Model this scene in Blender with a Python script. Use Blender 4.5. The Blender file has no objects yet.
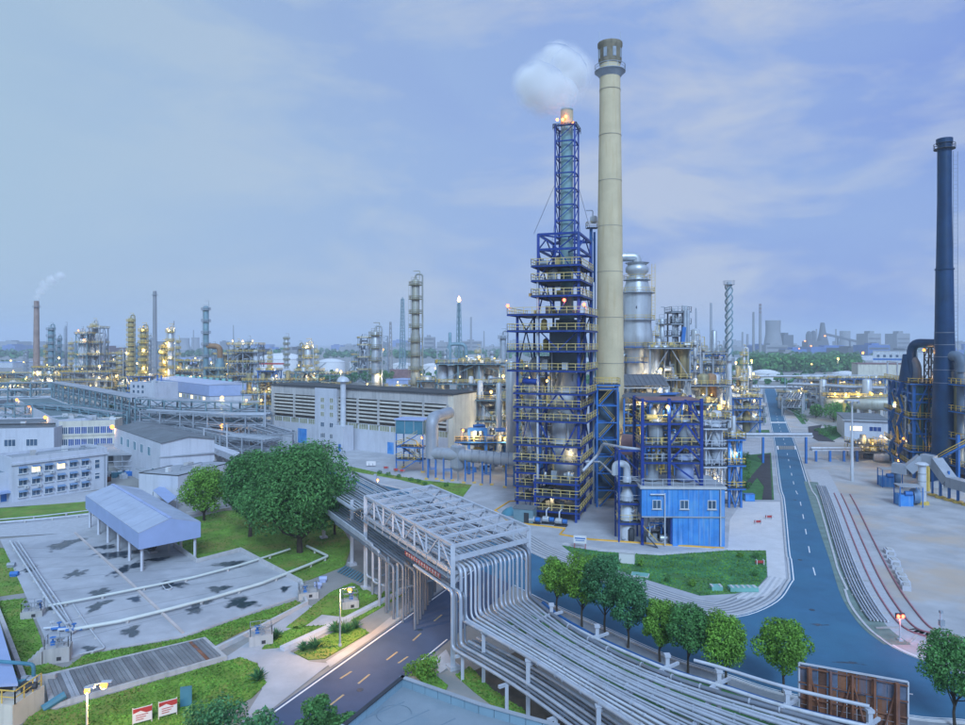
import bpy, math, random
from mathutils import Vector as V
R = math.radians
sc = bpy.context.scene
COL = sc.collection

# ---------------------------------------------------------------- camera, sky, sun, exposure
H, F, CX, YH = 32.0, 690.0, 482.5, 343.0          # eye height (m), focal length, centre column and horizon row in photo pixels
cam = bpy.data.cameras.new('camera'); camo = bpy.data.objects.new('camera', cam); COL.objects.link(camo)
camo.location = (0, 0, H); camo.rotation_euler = (R(90), 0, 0)
cam.sensor_width = 36; cam.lens = 36 * F / 965.0
cam.shift_y = -(362.5 - YH) / 965.0
cam.clip_start = .5; cam.clip_end = 30000
sc.camera = camo

SUN_EL, SUN_AZ = 38, 172                          # azimuth measured from +Y towards +X
w = bpy.data.worlds.new('World'); sc.world = w; w.use_nodes = True
nt = w.node_tree; N = nt.nodes; L = nt.links
bg = N['Background']
sky = N.new('ShaderNodeTexSky'); sky.sky_type = 'NISHITA'; sky.sun_disc = False
sky.sun_elevation = R(SUN_EL); sky.sun_rotation = R(SUN_AZ); sky.air_density = 1.6; sky.dust_density = 3.0
tc = N.new('ShaderNodeTexCoord')
def wmap(sc3, loc=(0, 0, 0)):
    m = N.new('ShaderNodeMapping'); m.inputs['Scale'].default_value = sc3; m.inputs['Location'].default_value = loc
    L.new(tc.outputs['Generated'], m.inputs['Vector']); return m
def wnoise(m, s, d, rough=.5, dist=0):
    n = N.new('ShaderNodeTexNoise'); n.inputs['Scale'].default_value = s; n.inputs['Detail'].default_value = d
    n.inputs['Roughness'].default_value = rough; n.inputs['Distortion'].default_value = dist
    L.new(m.outputs[0], n.inputs['Vector']); return n
def wramp(n, stops):
    r = N.new('ShaderNodeValToRGB'); e = r.color_ramp.elements
    e[0].position, e[0].color = stops[0][0], (*stops[0][1], 1); e[1].position, e[1].color = stops[-1][0], (*stops[-1][1], 1)
    for p, c in stops[1:-1]:
        x = e.new(p); x.color = (*c, 1)
    L.new(n, r.inputs[0]); return r
def wmix(fac, a, b, mode='MIX'):
    m = N.new('ShaderNodeMix'); m.data_type = 'RGBA'; m.blend_type = mode
    if isinstance(fac, float): m.inputs[0].default_value = fac
    else: L.new(fac, m.inputs[0])
    for v, i in ((a, 6), (b, 7)):
        if isinstance(v, tuple): m.inputs[i].default_value = (*v, 1)
        else: L.new(v, m.inputs[i])
    return m.outputs[2]
# an overcast dusk sky: even blue-lavender cloud deck, paler broad patches, over the physical sky
big = wnoise(wmap((1, 1, 2.2), (.35, 0, .1)), 1.3, 3, .5, .4)
mid = wnoise(wmap((1, 1, 2.8), (3.1, 1, .7)), 3.2, 7, .6, .35)
deck = wramp(big.outputs['Fac'], [(.38, (2.0, 3.1, 7.6)), (.60, (2.9, 4.3, 7.9))])
patch = wramp(mid.outputs['Fac'], [(.43, (0, 0, 0)), (.60, (1, 1, 1))])
clouds = wmix(patch.outputs[0], deck.outputs[0], (4.9, 5.7, 7.6))
sepx = N.new('ShaderNodeSeparateXYZ'); L.new(tc.outputs['Generated'], sepx.inputs[0])
west = wramp(sepx.outputs['X'], [(.0, (.0, .0, .0)), (.75, (1, 1, 1))])
mneg = N.new('ShaderNodeMath'); mneg.operation = 'MULTIPLY_ADD'; mneg.inputs[1].default_value = -1.1; mneg.inputs[2].default_value = .12
L.new(sepx.outputs['X'], mneg.inputs[0]); L.new(mneg.outputs[0], west.inputs[0])
clouds = wmix(west.outputs[0], clouds, (4.0, 5.6, 7.3))
L.new(wmix(.10, clouds, sky.outputs[0]), bg.inputs['Color'])
bg.inputs['Strength'].default_value = .0465

sun = bpy.data.lights.new('sun', 'SUN'); sun.energy = 1.5; sun.angle = R(22); sun.color = (.53, .74, 1.0)
suno = bpy.data.objects.new('sun', sun); COL.objects.link(suno)
sd = V((math.sin(R(SUN_AZ)) * math.cos(R(SUN_EL)), math.cos(R(SUN_AZ)) * math.cos(R(SUN_EL)), math.sin(R(SUN_EL))))
suno.rotation_euler = sd.to_track_quat('Z', 'Y').to_euler(); suno.location = (0, 0, 200)

sc.view_settings.view_transform = 'Standard'; sc.view_settings.look = 'None'
sc.view_settings.exposure = 1.1; sc.view_settings.gamma = 1; sc.view_settings.use_curve_mapping = False
sc.cycles.use_denoising = True; sc.cycles.max_bounces = 6; sc.cycles.diffuse_bounces = 3; sc.cycles.glossy_bounces = 2
sc.cycles.transmission_bounces = 3; sc.cycles.transparent_max_bounces = 12; sc.cycles.volume_bounces = 6
sc.cycles.caustics_reflective = False; sc.cycles.caustics_refractive = False; sc.cycles.sample_clamp_indirect = 3

# ---------------------------------------------------------------- pixels to places
def G(px, py, z=0.0):
    "the point at height z seen at a photo pixel"
    Y = (H - z) * F / (py - YH); return V(((px - CX) / F * Y, Y, z))
def D(px, Y, z=0.0): return V(((px - CX) / F * Y, Y, z))
def ZY(py, Y): return H - (py - YH) * Y / F
def xy(p, z): return V((p[0], p[1], z))
def lerp(a, b, t): return a + (b - a) * t

# ---------------------------------------------------------------- mesh collector
class MB:
    def __init__(s): s.v = []; s.f = []
    def add(s, vs, fs):
        o = len(s.v); s.v += [tuple(p) for p in vs]; s.f += [tuple(i + o for i in f) for f in fs]; return s
    def hexa(s, b, t):
        return s.add(list(b) + list(t), [(3, 2, 1, 0), (4, 5, 6, 7), (0, 1, 5, 4), (1, 2, 6, 5), (2, 3, 7, 6), (3, 0, 4, 7)])
    def box(s, c, sx, sy, sz, d=None):
        "box standing on c; d = direction of its x side"
        d = V((1, 0, 0)) if d is None else V((d[0], d[1], 0)).normalized()
        n = V((-d.y, d.x, 0)); c = V(c)
        q = [c - d * sx / 2 - n * sy / 2, c + d * sx / 2 - n * sy / 2, c + d * sx / 2 + n * sy / 2, c - d * sx / 2 + n * sy / 2]
        return s.hexa(q, [p + V((0, 0, sz)) for p in q])
    def prism(s, poly, z0, z1):
        n = len(poly); b = [xy(p, z0) for p in poly]; t = [xy(p, z1) for p in poly]
        return s.add(b + t, [tuple(range(n - 1, -1, -1)), tuple(range(n, 2 * n))] + [(i, (i + 1) % n, (i + 1) % n + n, i + n) for i in range(n)])
    def sheet(s, poly, z=None):
        return s.add([p if z is None else xy(p, z) for p in poly], [tuple(range(len(poly)))])
    def beam(s, p, q, w=.2, h=None):
        p, q = V(p), V(q); h = w if h is None else h; t = q - p
        if t.length < 1e-6: return s
        t.normalize(); up = V((0, 0, 1)) if abs(t.z) < .95 else V((0, 1, 0))
        a = t.cross(up).normalized() * w / 2; b = a.cross(t).normalized() * h / 2
        return s.hexa([p - a - b, p + a - b, p + a + b, p - a + b], [q - a - b, q + a - b, q + a + b, q - a + b])
    def tube(s, pts, r, n=8):
        pts = [V(p) for p in pts]; rs = r if isinstance(r, list) else [r] * len(pts)
        t0 = (pts[1] - pts[0]).normalized(); u = t0.cross(V((0, 0, 1)))
        if u.length < .05: u = V((1, 0, 0))
        u.normalize(); o = len(s.v); k = len(pts)
        for i, p in enumerate(pts):
            a = (pts[i] - pts[i - 1]).normalized() if i else t0
            b = (pts[i + 1] - pts[i]).normalized() if i < k - 1 else a
            t = (a + b).normalized() if (a + b).length > 1e-4 else a
            u = (u - t * u.dot(t)).normalized(); w_ = t.cross(u)
            for j in range(n):
                g = 2 * math.pi * j / n; s.v.append(tuple(p + (u * math.cos(g) + w_ * math.sin(g)) * rs[i]))
        for i in range(k - 1):
            for j in range(n):
                s.f.append((o + i * n + j, o + i * n + (j + 1) % n, o + (i + 1) * n + (j + 1) % n, o + (i + 1) * n + j))
        s.f.append(tuple(o + j for j in range(n - 1, -1, -1))); s.f.append(tuple(o + (k - 1) * n + j for j in range(n)))
        return s
    def lathe(s, c, prof, n=20):
        "prof: (radius, height above c) from the bottom up"
        c = V(c); o = len(s.v); k = len(prof)
        for r, z in prof:
            for j in range(n):
                g = 2 * math.pi * j / n; s.v.append((c.x + r * math.cos(g), c.y + r * math.sin(g), c.z + z))
        for i in range(k - 1):
            for j in range(n): s.f.append((o + i * n + j, o + i * n + (j + 1) % n, o + (i + 1) * n + (j + 1) % n, o + (i + 1) * n + j))
        s.f.append(tuple(o + j for j in range(n - 1, -1, -1))); s.f.append(tuple(o + (k - 1) * n + j for j in range(n)))
        return s
    def ring(s, c, r0, r1, h, n=20):
        c = V(c); o = len(s.v)
        for r, z in ((r0, 0), (r1, 0), (r1, h), (r0, h)):
            for j in range(n):
                g = 2 * math.pi * j / n; s.v.append((c.x + r * math.cos(g), c.y + r * math.sin(g), c.z + z))
        for i in range(4):
            for j in range(n): s.f.append((o + i * n + j, o + i * n + (j + 1) % n, o + (i + 1) % 4 * n + (j + 1) % n, o + (i + 1) % 4 * n + j))
        return s
    def rail(s, pts, h=1.1, step=2.2, t=.07):
        "handrail: posts, top rail, mid rail along a polyline"
        for a, b in zip(pts, pts[1:]):
            a, b = V(a), V(b); n = max(1, round((b - a).length / step)); u = V((0, 0, h))
            s.beam(a + u, b + u, t); s.beam(a + u * .5, b + u * .5, t * .8)
            for i in range(n + 1):
                p = lerp(a, b, i / n); s.beam(p, p + u, t)
        return s
def bend(pts, r, k=4):
    "round the corners of a polyline"
    pts = [V(p) for p in pts]; out = [pts[0]]
    for i in range(1, len(pts) - 1):
        a = pts[i - 1] - pts[i]; b = pts[i + 1] - pts[i]; q = min(r, a.length * .45, b.length * .45)
        p0 = pts[i] + a.normalized() * q; p1 = pts[i] + b.normalized() * q
        for j in range(k + 1):
            t = j / k; out.append(p0 * (1 - t) ** 2 + pts[i] * 2 * t * (1 - t) + p1 * t * t)
    return out + [pts[-1]]
def circ(c, r, n=20):
    return [V((c[0] + r * math.cos(2 * math.pi * i / n), c[1] + r * math.sin(2 * math.pi * i / n), c[2])) for i in range(n + 1)]

# ---------------------------------------------------------------- objects
def tag(o, label=None, cat=None, group=None, kind=None):
    for k, v in (('label', label), ('category', cat), ('group', group), ('kind', kind)):
        if v: o[k] = v
    return o
def thing(name, label, cat, loc=(0, 0, 0), group=None):
    o = bpy.data.objects.new(name, None); COL.objects.link(o); o.location = loc; o.empty_display_size = .2
    return tag(o, label, cat, group, 'thing')
def wloc(o):
    p = V((0, 0, 0))
    while o: p += o.location; o = o.parent
    return p
def obj(name, mb, mat, parent=None, smooth=False, origin=None):
    if parent is not None: org = wloc(parent); loc = V((0, 0, 0))
    else:
        n = len(mb.v); org = V(origin) if origin is not None else V((sum(p[0] for p in mb.v) / n, sum(p[1] for p in mb.v) / n, min(p[2] for p in mb.v))); loc = org
    me = bpy.data.meshes.new(name); me.from_pydata([(p[0] - org.x, p[1] - org.y, p[2] - org.z) for p in mb.v], [], mb.f)
    me.materials.append(mat)
    if smooth:
        me.polygons.foreach_set('use_smooth', [True] * len(me.polygons))
        try: me.set_sharp_from_angle(angle=R(50))
        except Exception: pass
    o = bpy.data.objects.new(name, me); COL.objects.link(o); o.parent = parent; o.location = loc
    return o
def single(name, mb, mat, label, cat, group=None, smooth=False): return tag(obj(name, mb, mat, None, smooth), label, cat, group, 'thing')
def struct(name, mb, mat, label=None, origin=(0, 0, 0), smooth=False):
    return tag(obj(name, mb, mat, None, smooth, origin), label, None, None, 'structure')
def dup(root, loc, label=None, rz=0, s=1.0):
    r = root.copy(); COL.objects.link(r); r.location = loc; r.rotation_euler = (0, 0, rz); r.scale = (s, s, s)
    if label: r['label'] = label
    for ch in root.children:
        c = ch.copy(); COL.objects.link(c); c.parent = r
        for g in ch.children:
            d = g.copy(); COL.objects.link(d); d.parent = c
    return r

# ---------------------------------------------------------------- materials
MATS = {}
def mat(name, col, rough=.65, metal=0.0, var=.18, scale=.35, streak=None, sfac=.5, bump=0.0, bscale=4, emit=0.0, patch=None, pfac=.6, pscale=.08, island=0.0, spec=.4, leafy=False):
    if name in MATS: return MATS[name]
    m = bpy.data.materials.new(name); m.use_nodes = True; MATS[name] = m
    t = m.node_tree; n = t.nodes; l = t.links; b = n['Principled BSDF']
    b.inputs['Roughness'].default_value = rough; b.inputs['Metallic'].default_value = metal
    b.inputs['Specular IOR Level'].default_value = spec
    geo = n.new('ShaderNodeNewGeometry')
    def noise(s, det=4, sc3=None, rgh=.55):
        x = n.new('ShaderNodeTexNoise'); x.inputs['Scale'].default_value = s; x.inputs['Detail'].default_value = det; x.inputs['Roughness'].default_value = rgh
        if sc3:
            mp = n.new('ShaderNodeMapping'); mp.inputs['Scale'].default_value = sc3
            l.new(geo.outputs['Position'], mp.inputs[0]); l.new(mp.outputs[0], x.inputs['Vector'])
        else: l.new(geo.outputs['Position'], x.inputs['Vector'])
        return x
    def ramp(src, lo, hi, p0=.3, p1=.7):
        r = n.new('ShaderNodeValToRGB'); e = r.color_ramp.elements
        e[0].position, e[0].color = p0, (*lo, 1); e[1].position, e[1].color = p1, (*hi, 1); l.new(src, r.inputs[0]); return r.outputs[0]
    def mix(f, a, c, mode='MIX'):
        x = n.new('ShaderNodeMix'); x.data_type = 'RGBA'; x.blend_type = mode
        for v, i in ((f, 0), (a, 6), (c, 7)):
            if isinstance(v, (int, float)): x.inputs[i].default_value = v
            elif isinstance(v, tuple): x.inputs[i].default_value = (*v, 1)
            else: l.new(v, x.inputs[i])
        return x.outputs[2]
    c = ramp(noise(scale, 6, None, .6).outputs['Fac'], tuple(x * (1 - var) for x in col), tuple(min(1, x * (1 + var)) for x in col))
    if patch:
        f = ramp(noise(pscale, 5, None, .65).outputs['Fac'], (0, 0, 0), (pfac,) * 3, .48, .62); c = mix(f, c, patch)
    if streak:
        f = ramp(noise(1.3, 4, (1, 1, .08)).outputs['Fac'], (0, 0, 0), (sfac,) * 3, .5, .72); c = mix(f, c, streak)
    if island:
        v = ramp(geo.outputs['Random Per Island'], (1 - island,) * 3, (1 + island,) * 3, 0, 1); c = mix(1.0, c, v, 'MULTIPLY')
    l.new(c, b.inputs['Base Color'])
    if bump:
        bp = n.new('ShaderNodeBump'); bp.inputs['Strength'].default_value = bump; bp.inputs['Distance'].default_value = .1
        l.new(noise(bscale, 5).outputs['Fac'], bp.inputs['Height']); l.new(bp.outputs[0], b.inputs['Normal'])
    if leafy:
        tr_ = n.new('ShaderNodeBsdfTranslucent'); l.new(c, tr_.inputs[0]); mx_ = n.new('ShaderNodeMixShader'); mx_.inputs[0].default_value = .4
        l.new(b.outputs[0], mx_.inputs[1]); l.new(tr_.outputs[0], mx_.inputs[2]); l.new(mx_.outputs[0], n['Material Output'].inputs['Surface'])
    if emit:
        b.inputs['Emission Color'].default_value = (*col, 1); b.inputs['Emission Strength'].default_value = emit
    return m
ASPH2 = mat('asphalt_side', (.062, .094, .17), .8, var=.16, scale=.25, patch=(.08, .11, .19), pfac=.6, pscale=.12, bump=.15, bscale=9)  # side road asphalt, darker and less blue than the main one
ASPH = mat('asphalt', (.040, .140, .245), .8, var=.14, scale=.25, patch=(.045, .165, .27), pfac=.7, pscale=.10, streak=None, bump=.15, bscale=9)
CONC = mat('concrete_yard', (.42, .44, .48), .85, var=.14, scale=.3, patch=(.32, .34, .38), pfac=.7, pscale=.09, bump=.1)
CONCY = mat('concrete_sandy', (.40, .41, .43), .85, var=.22, scale=.16, patch=(.50, .40, .31), pfac=.8, pscale=.05, bump=.1)
PAVE = mat('paving', (.44, .46, .5), .85, var=.1, scale=1.2)
PAVE2 = mat('paving_grey', (.24, .26, .29), .85, var=.12, scale=1.2)
SOIL = mat('soil', (.28, .28, .27), .95, var=.25, scale=.15, patch=(.29, .29, .29), pfac=.8, pscale=.03)
GRASS = mat('lawn', (.135, .26, .035), .95, var=.35, scale=.35, patch=(.24, .24, .06), pfac=.8, pscale=.16, bump=.4, bscale=7)
GRASSD = mat('lawn_dark', (.05, .16, .05), .95, var=.35, scale=.4, bump=.4, bscale=7)
WATERST0 = mat('wet_stain_plain', (.035, .055, .075), .12, var=.3, scale=.6)
WHITEL = mat('road_paint', (.75, .76, .78), .7, var=.1, scale=2)
YELLOWL = mat('road_paint_yellow', (.44, .35, .19), .7, var=.1, scale=2)
REDL = mat('red_paint', (.36, .15, .18), .7, var=.2, scale=1)
KERB = mat('kerb_stone', (.5, .51, .53), .8, var=.12, scale=1)
PIPE = mat('pipe_cladding', (.44, .48, .55), .42, .3, var=.12, scale=.5, streak=(.3, .32, .34), sfac=.45)
PIPED = mat('pipe_dull', (.19, .22, .27), .5, .3, var=.2, scale=.5, streak=(.2, .16, .13), sfac=.4)
PIPEB = mat('pipe_dark_blue', (.008, .085, .26), .45, .1, var=.2)
STEELW = mat('steel_pale', (.48, .52, .59), .5, .1, var=.12, scale=.6, streak=(.38, .33, .28), sfac=.3)
STEELG = mat('steel_grey', (.30, .34, .39), .55, .2, var=.2, scale=.5)
STEELT = mat('steel_teal', (.17, .28, .33), .55, .1, var=.2, scale=.4)
BLUE = mat('blue_steel', (.008, .038, .24), .5, var=.25, scale=.4, streak=(.04, .10, .26), sfac=.6)
BLUEL = mat('light_blue_steel', (.03, .16, .48), .5, var=.2, scale=.4, streak=(.12, .14, .2), sfac=.35)
BLUEC = mat('blue_cladding', (.05, .25, .66), .6, var=.22, scale=.5, streak=(.28, .44, .66), sfac=.65, patch=(.09, .30, .55), pfac=.6, pscale=.5)
BLUER = mat('blue_sheet_roof', (.30, .39, .62), .5, var=.08, scale=.4)
BLUEP = mat('pale_blue_sheet', (.34, .42, .66), .55, var=.1, scale=.3, streak=(.2, .24, .34), sfac=.3)
TEAL = mat('teal_sheet', (.06, .20, .28), .55, var=.2)
NAVY = mat('navy_steel', (.006, .040, .115), .5, .1, var=.3, scale=.3, streak=(.015, .06, .11), sfac=.5)
YEL = mat('yellow_rail', (.62, .44, .10), .55, var=.2, scale=1)
YELP = mat('pale_yellow_rail', (.62, .48, .18), .6, var=.2, scale=1)
GALV = mat('silver_vessel', (.50, .54, .58), .4, .45, var=.12, scale=.3, streak=(.3, .3, .3), sfac=.45)
VESW = mat('white_vessel', (.54, .58, .64), .5, .1, var=.12, scale=.4, streak=(.35, .33, .3), sfac=.5)
VESY = mat('yellowed_vessel', (.27, .25, .15), .5, .2, var=.2, scale=.3, streak=(.2, .15, .08), sfac=.5)
DARK = mat('dark_steel', (.045, .05, .06), .6, .2, var=.3)
DECK = mat('grating', (.06, .075, .10), .8, .2, var=.2)
RUST = mat('rust', (.20, .085, .045), .85, var=.45, scale=.6, streak=(.10, .13, .20), sfac=.7)
RUSTR = mat('rusty_roof', (.22, .13, .13), .75, var=.3)
WALLW = mat('white_wall', (.52, .55, .62), .8, var=.07, scale=.3, streak=(.34, .37, .43), sfac=.45)
WALLC = mat('concrete_wall', (.45, .45, .45), .85, var=.14, scale=.3, streak=(.24, .25, .26), sfac=.6)
WALLY = mat('cream_wall', (.60, .58, .50), .85, var=.1, scale=.3, streak=(.3, .28, .24), sfac=.4)
CHIM = mat('chimney_concrete', (.60, .51, .33), .85, var=.1, scale=.25, streak=(.48, .36, .19), sfac=.5)
BRICK = mat('brick_red', (.32, .24, .21), .9, var=.2)
ROOFG = mat('grey_roof', (.15, .17, .19), .85, var=.2, scale=.3)
ROOFL = mat('pale_roof', (.34, .37, .41), .8, var=.14, scale=.25, patch=(.24, .27, .31), pfac=.6, pscale=.2)
ROOFT = mat('teal_grey_roof', (.20, .27, .33), .8, var=.12, scale=.3, patch=(.15, .21, .26), pfac=.6, pscale=.3)
ROOFD = mat('dark_felt', (.06, .065, .07), .9, var=.2)
GLASS = mat('window_glass', (.06, .11, .18), .1, var=.3, scale=.3, spec=.8)
GLASSB = mat('blue_window_glass', (.03, .08, .28), .12, var=.5, scale=.5, spec=.8)
GLASSY = mat('dusty_glass', (.30, .31, .22), .4, var=.3, scale=.5)
FRAME = mat('white_frame', (.66, .68, .7), .6, var=.05)
CONE = mat('orange_cone', (.55, .16, .04), .6)
LITW = mat('lit_window', (1, .72, .3), .5, emit=1.2, var=.2)
LAMPO = mat('lamp_amber', (1, .30, .04), .5, emit=2.4, var=0)
LAMPW = mat('lamp_warm_white', (1, .56, .13), .5, emit=2.2, var=0)
LAMPR = mat('lamp_red', (1, .10, .05), .5, emit=4, var=0)
FLAME = mat('flame', (1, .45, .12), .5, emit=9, var=.1)
BARK = mat('bark', (.055, .045, .035), .9, var=.3, scale=2)
LEAF = mat('leaf', (.19, .39, .06), .6, var=.35, scale=.45, island=.5, spec=.2, leafy=True)
LEAFD = mat('leaf_dark', (.105, .28, .085), .6, var=.35, scale=.3, island=.5, spec=.2, leafy=True)
LEAFB = mat('leaf_bluish', (.09, .26, .11), .6, var=.35, scale=.3, island=.5, spec=.2, leafy=True)
ACW = mat('appliance_white', (.6, .62, .64), .5, var=.05)
SIGNW = mat('sign_white', (.7, .7, .72), .5, var=.05)
REDM = mat('red_metal', (.42, .05, .05), .5, var=.2)
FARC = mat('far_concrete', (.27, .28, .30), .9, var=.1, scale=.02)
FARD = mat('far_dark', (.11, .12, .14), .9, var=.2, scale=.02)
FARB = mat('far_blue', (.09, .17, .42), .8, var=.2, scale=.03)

# wet stain whose edge fades into the concrete: 'soft' is 1 in its middle and 0 at its rim
WATERST = bpy.data.materials.new('wet_stain'); WATERST.use_nodes = True
_t = WATERST.node_tree; _n = _t.nodes; _b = _n['Principled BSDF']; _b.inputs['Base Color'].default_value = (.035, .06, .085, 1); _b.inputs['Roughness'].default_value = .16
_at = _n.new('ShaderNodeAttribute'); _at.attribute_name = 'soft'; _nz = _n.new('ShaderNodeTexNoise'); _nz.inputs['Scale'].default_value = 1.1; _nz.inputs['Detail'].default_value = 6
_g = _n.new('ShaderNodeNewGeometry'); _t.links.new(_g.outputs['Position'], _nz.inputs['Vector'])
_ma = _n.new('ShaderNodeMath'); _ma.operation = 'MULTIPLY_ADD'; _ma.inputs[1].default_value = 1.5; _t.links.new(_nz.outputs['Fac'], _ma.inputs[0]); _t.links.new(_at.outputs['Fac'], _ma.inputs[2])
_mr = _n.new('ShaderNodeMapRange'); _mr.interpolation_type = 'SMOOTHSTEP'; _mr.inputs['From Min'].default_value = .85; _mr.inputs['From Max'].default_value = 1.5; _mr.inputs['To Max'].default_value = .88; _t.links.new(_ma.outputs[0], _mr.inputs['Value'])
_t.links.new(_mr.outputs[0], _b.inputs['Alpha'])

def lamp_light(parent, p, watt, col=(1, .62, .28), r=.3):
    l = bpy.data.lights.new('lamp_light', 'POINT'); l.energy = watt; l.color = col; l.shadow_soft_size = r
    o = bpy.data.objects.new('lamp_light', l); COL.objects.link(o); o.parent = parent; o.location = V(p) - (wloc(parent) if parent else V((0, 0, 0)))
    return o
def bulb(parent, p, r, m, watt=0, col=(1, .62, .28), name='lamp'):
    b = MB().lathe(V(p) - V((0, 0, r)), [(r * .3, 0), (r * .8, r * .3), (r, r), (r * .8, r * 1.7), (r * .3, 2 * r)], 10)
    o = obj(name, b, m, parent, True)
    if watt: lamp_light(parent, V(p) - V((0, 0, r * 1.6)), watt, col, r)
    return o

# ================================================================ THE GROUND
struct('ground', MB().sheet([(-7000, -200), (7000, -200), (7000, 12000), (-7000, 12000)], 0), SOIL, 'grey brown ground of the works')
def pxpoly(pts): return [G(*p) for p in pts]
def smooth_line(pts, k=5):
    "Catmull-Rom through points"
    P = [V(p) for p in pts]; P = [P[0] * 2 - P[1]] + P + [P[-1] * 2 - P[-2]]; out = []
    for i in range(1, len(P) - 2):
        for j in range(k):
            t = j / k; a, b, c, d = P[i - 1:i + 3]
            out.append(.5 * ((2 * b) + (c - a) * t + (2 * a - 5 * b + 4 * c - d) * t * t + (3 * b - a - 3 * c + d) * t ** 3))
    return out + [P[-2]]
def offset(line, d):
    out = []
    for i, p in enumerate(line):
        a = line[max(0, i - 1)]; b = line[min(len(line) - 1, i + 1)]; t = (b - a); t.z = 0; t.normalize()
        out.append(p + V((-t.y, t.x, 0)) * d)
    return out
def strip(mb, line, d0, d1, z):
    a, b = offset(line, d0), offset(line, d1)
    for i in range(len(line) - 1): mb.sheet([a[i], a[i + 1], b[i + 1], b[i]], z)
    return mb
def ridge(mb, line, d0, d1, z0, z1):
    "raised strip (kerb, low wall) along a line"
    a, b = offset(line, d0), offset(line, d1)
    for i in range(len(line) - 1):
        q = [a[i], a[i + 1], b[i + 1], b[i]]
        mb.hexa([xy(p, z0) for p in q], [xy(p, z1) for p in q])
    return mb
def dashes(line, along0, n, step, ln, wd, z, m):
    seg = []; acc = 0
    for i in range(n):
        s0 = along0 + i * step; pts = []
        for s in (s0, s0 + ln):
            acc = 0
            for a, b in zip(line, line[1:]):
                d = (b - a).length
                if acc + d >= s: pts.append(lerp(a, b, (s - acc) / d)); break
                acc += d
        if len(pts) == 2: seg.append(pts)
    for a, b in seg:
        t = (b - a).normalized(); nn = V((-t.y, t.x, 0)) * wd / 2
        yield [a - nn, b - nn, b + nn, a + nn]

# --- avenue running away between the plant blocks and the sandy yard
aveL = smooth_line(pxpoly([(791, 580), (789, 560), (787, 550), (782.7, 500), (779, 485), (774, 444), (769.8, 422), (766, 400), (763, 388)]))
aveR = smooth_line(pxpoly([(846, 590), (837, 570), (832, 552), (817, 500), (809, 485), (796, 444), (786.4, 422), (780, 400), (775, 388)]))
mb = MB()
n_ = min(len(aveL), len(aveR))
for i in range(n_ - 1): mb.sheet([aveL[i], aveR[i], aveR[i + 1], aveL[i + 1]], .03)
avenue = struct('avenue_road', mb, ASPH, 'straight asphalt avenue with white dashes')
# --- cross road along the pipe rack, junction mouth included
farE = pxpoly([(315, 466), (370, 483), (403, 490), (470, 520), (531, 553), (585, 575), (640, 597), (690, 612), (737, 616), (775, 601), (791, 580)])
nearE = [V((-46, 172, 0)), V((-35, 151.9, 0)), V((-10.5, 113, 0)), V((-1, 98.5, 0)), V((4, 91, 0)), V((8.8, 83.6, 0)), G(597, 626), G(664, 656), G(725, 676), G(785, 695), G(908, 718), G(965, 723), G(1040, 732)]
rightE = pxpoly([(846, 590), (852, 606), (867, 626), (882, 639), (899, 650), (931, 663), (965, 675), (1040, 694)])
mb = MB().sheet(farE + rightE + nearE[::-1], .026)
struct('junction_road', mb, ASPH, 'dark blue grey asphalt road curving along the pipe rack')
rdL = [V((-25.5, 44, 0)), G(270, 712), G(450, 585), V((-1, 98.5, 0))]
rdR = [V((-16.5, 42, 0)), G(385, 697), G(421, 664), G(450, 640), V((4, 91, 0))]
struct('side_road', MB().sheet(rdL + rdR[::-1], .022), ASPH2, 'asphalt side road passing under the pipe bridge')
# painted lines
mb = MB()
strip(mb, aveR, .25, .42, .036); strip(mb, aveL, -.25, -.42, .036)
strip(mb, smooth_line(rightE), .2, .42, .036)
strip(mb, smooth_line(farE[7:]), -.2, -.36, .036)
strip(mb, smooth_line(nearE[4:]), .15, .3, .036); strip(mb, smooth_line(nearE[5:]), .45, .58, .036)
strip(mb, rdL, -.25, -.45, .036); strip(mb, rdR[2:4], .25, .42, .036)
for i in range(9):
    t = .1 + i * .1; a = lerp(G(776.3, 446), G(796, 446), t); b = lerp(G(777, 449.6), G(797, 449.6), t)
    nn = V((.5, 0, 0)); mb.sheet([a - nn, a + nn, b + nn, b - nn], .037)
mb.sheet([G(770.5, 422), G(786.4, 422), G(786.6, 423), G(770.5, 423)], .037)
mid_ = [(a + b) / 2 for a, b in zip(aveL, aveR)]
for q in dashes(mid_, 4, 22, 11, 3.6, .15, .036, None): mb.sheet(q, .036)
mb.sheet([G(907, 693), G(913, 694), G(913, 695.2), G(907, 694.2)], .036)
tag(struct('road_markings', mb, WHITEL, 'white painted road lines and dashes'), kind='structure')
mb = MB()
cl = pxpoly([(337, 700), (364, 679), (392, 656), (417, 637), (438, 618), (459, 601)])
for p, nx in zip(cl, cl[1:] + [cl[-1] * 2 - cl[-2]]):
    t = (nx - p).normalized(); nn = V((-t.y, t.x, 0)) * .1; mb.sheet([p - t * 1.0 - nn, p + t * 1.0 - nn, p + t * 1.0 + nn, p - t * 1.0 + nn], .03)
for p in (G(403, 660), G(346, 675)):
    mb.sheet([p + V((-.5, -.7, 0)), p + V((-.3, -.75, 0)), p + V((.5, .7, 0)), p + V((.3, .75, 0))], .03)
struct('yellow_road_dashes', mb, YELLOWL, 'amber centre dashes on the side road')

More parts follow.
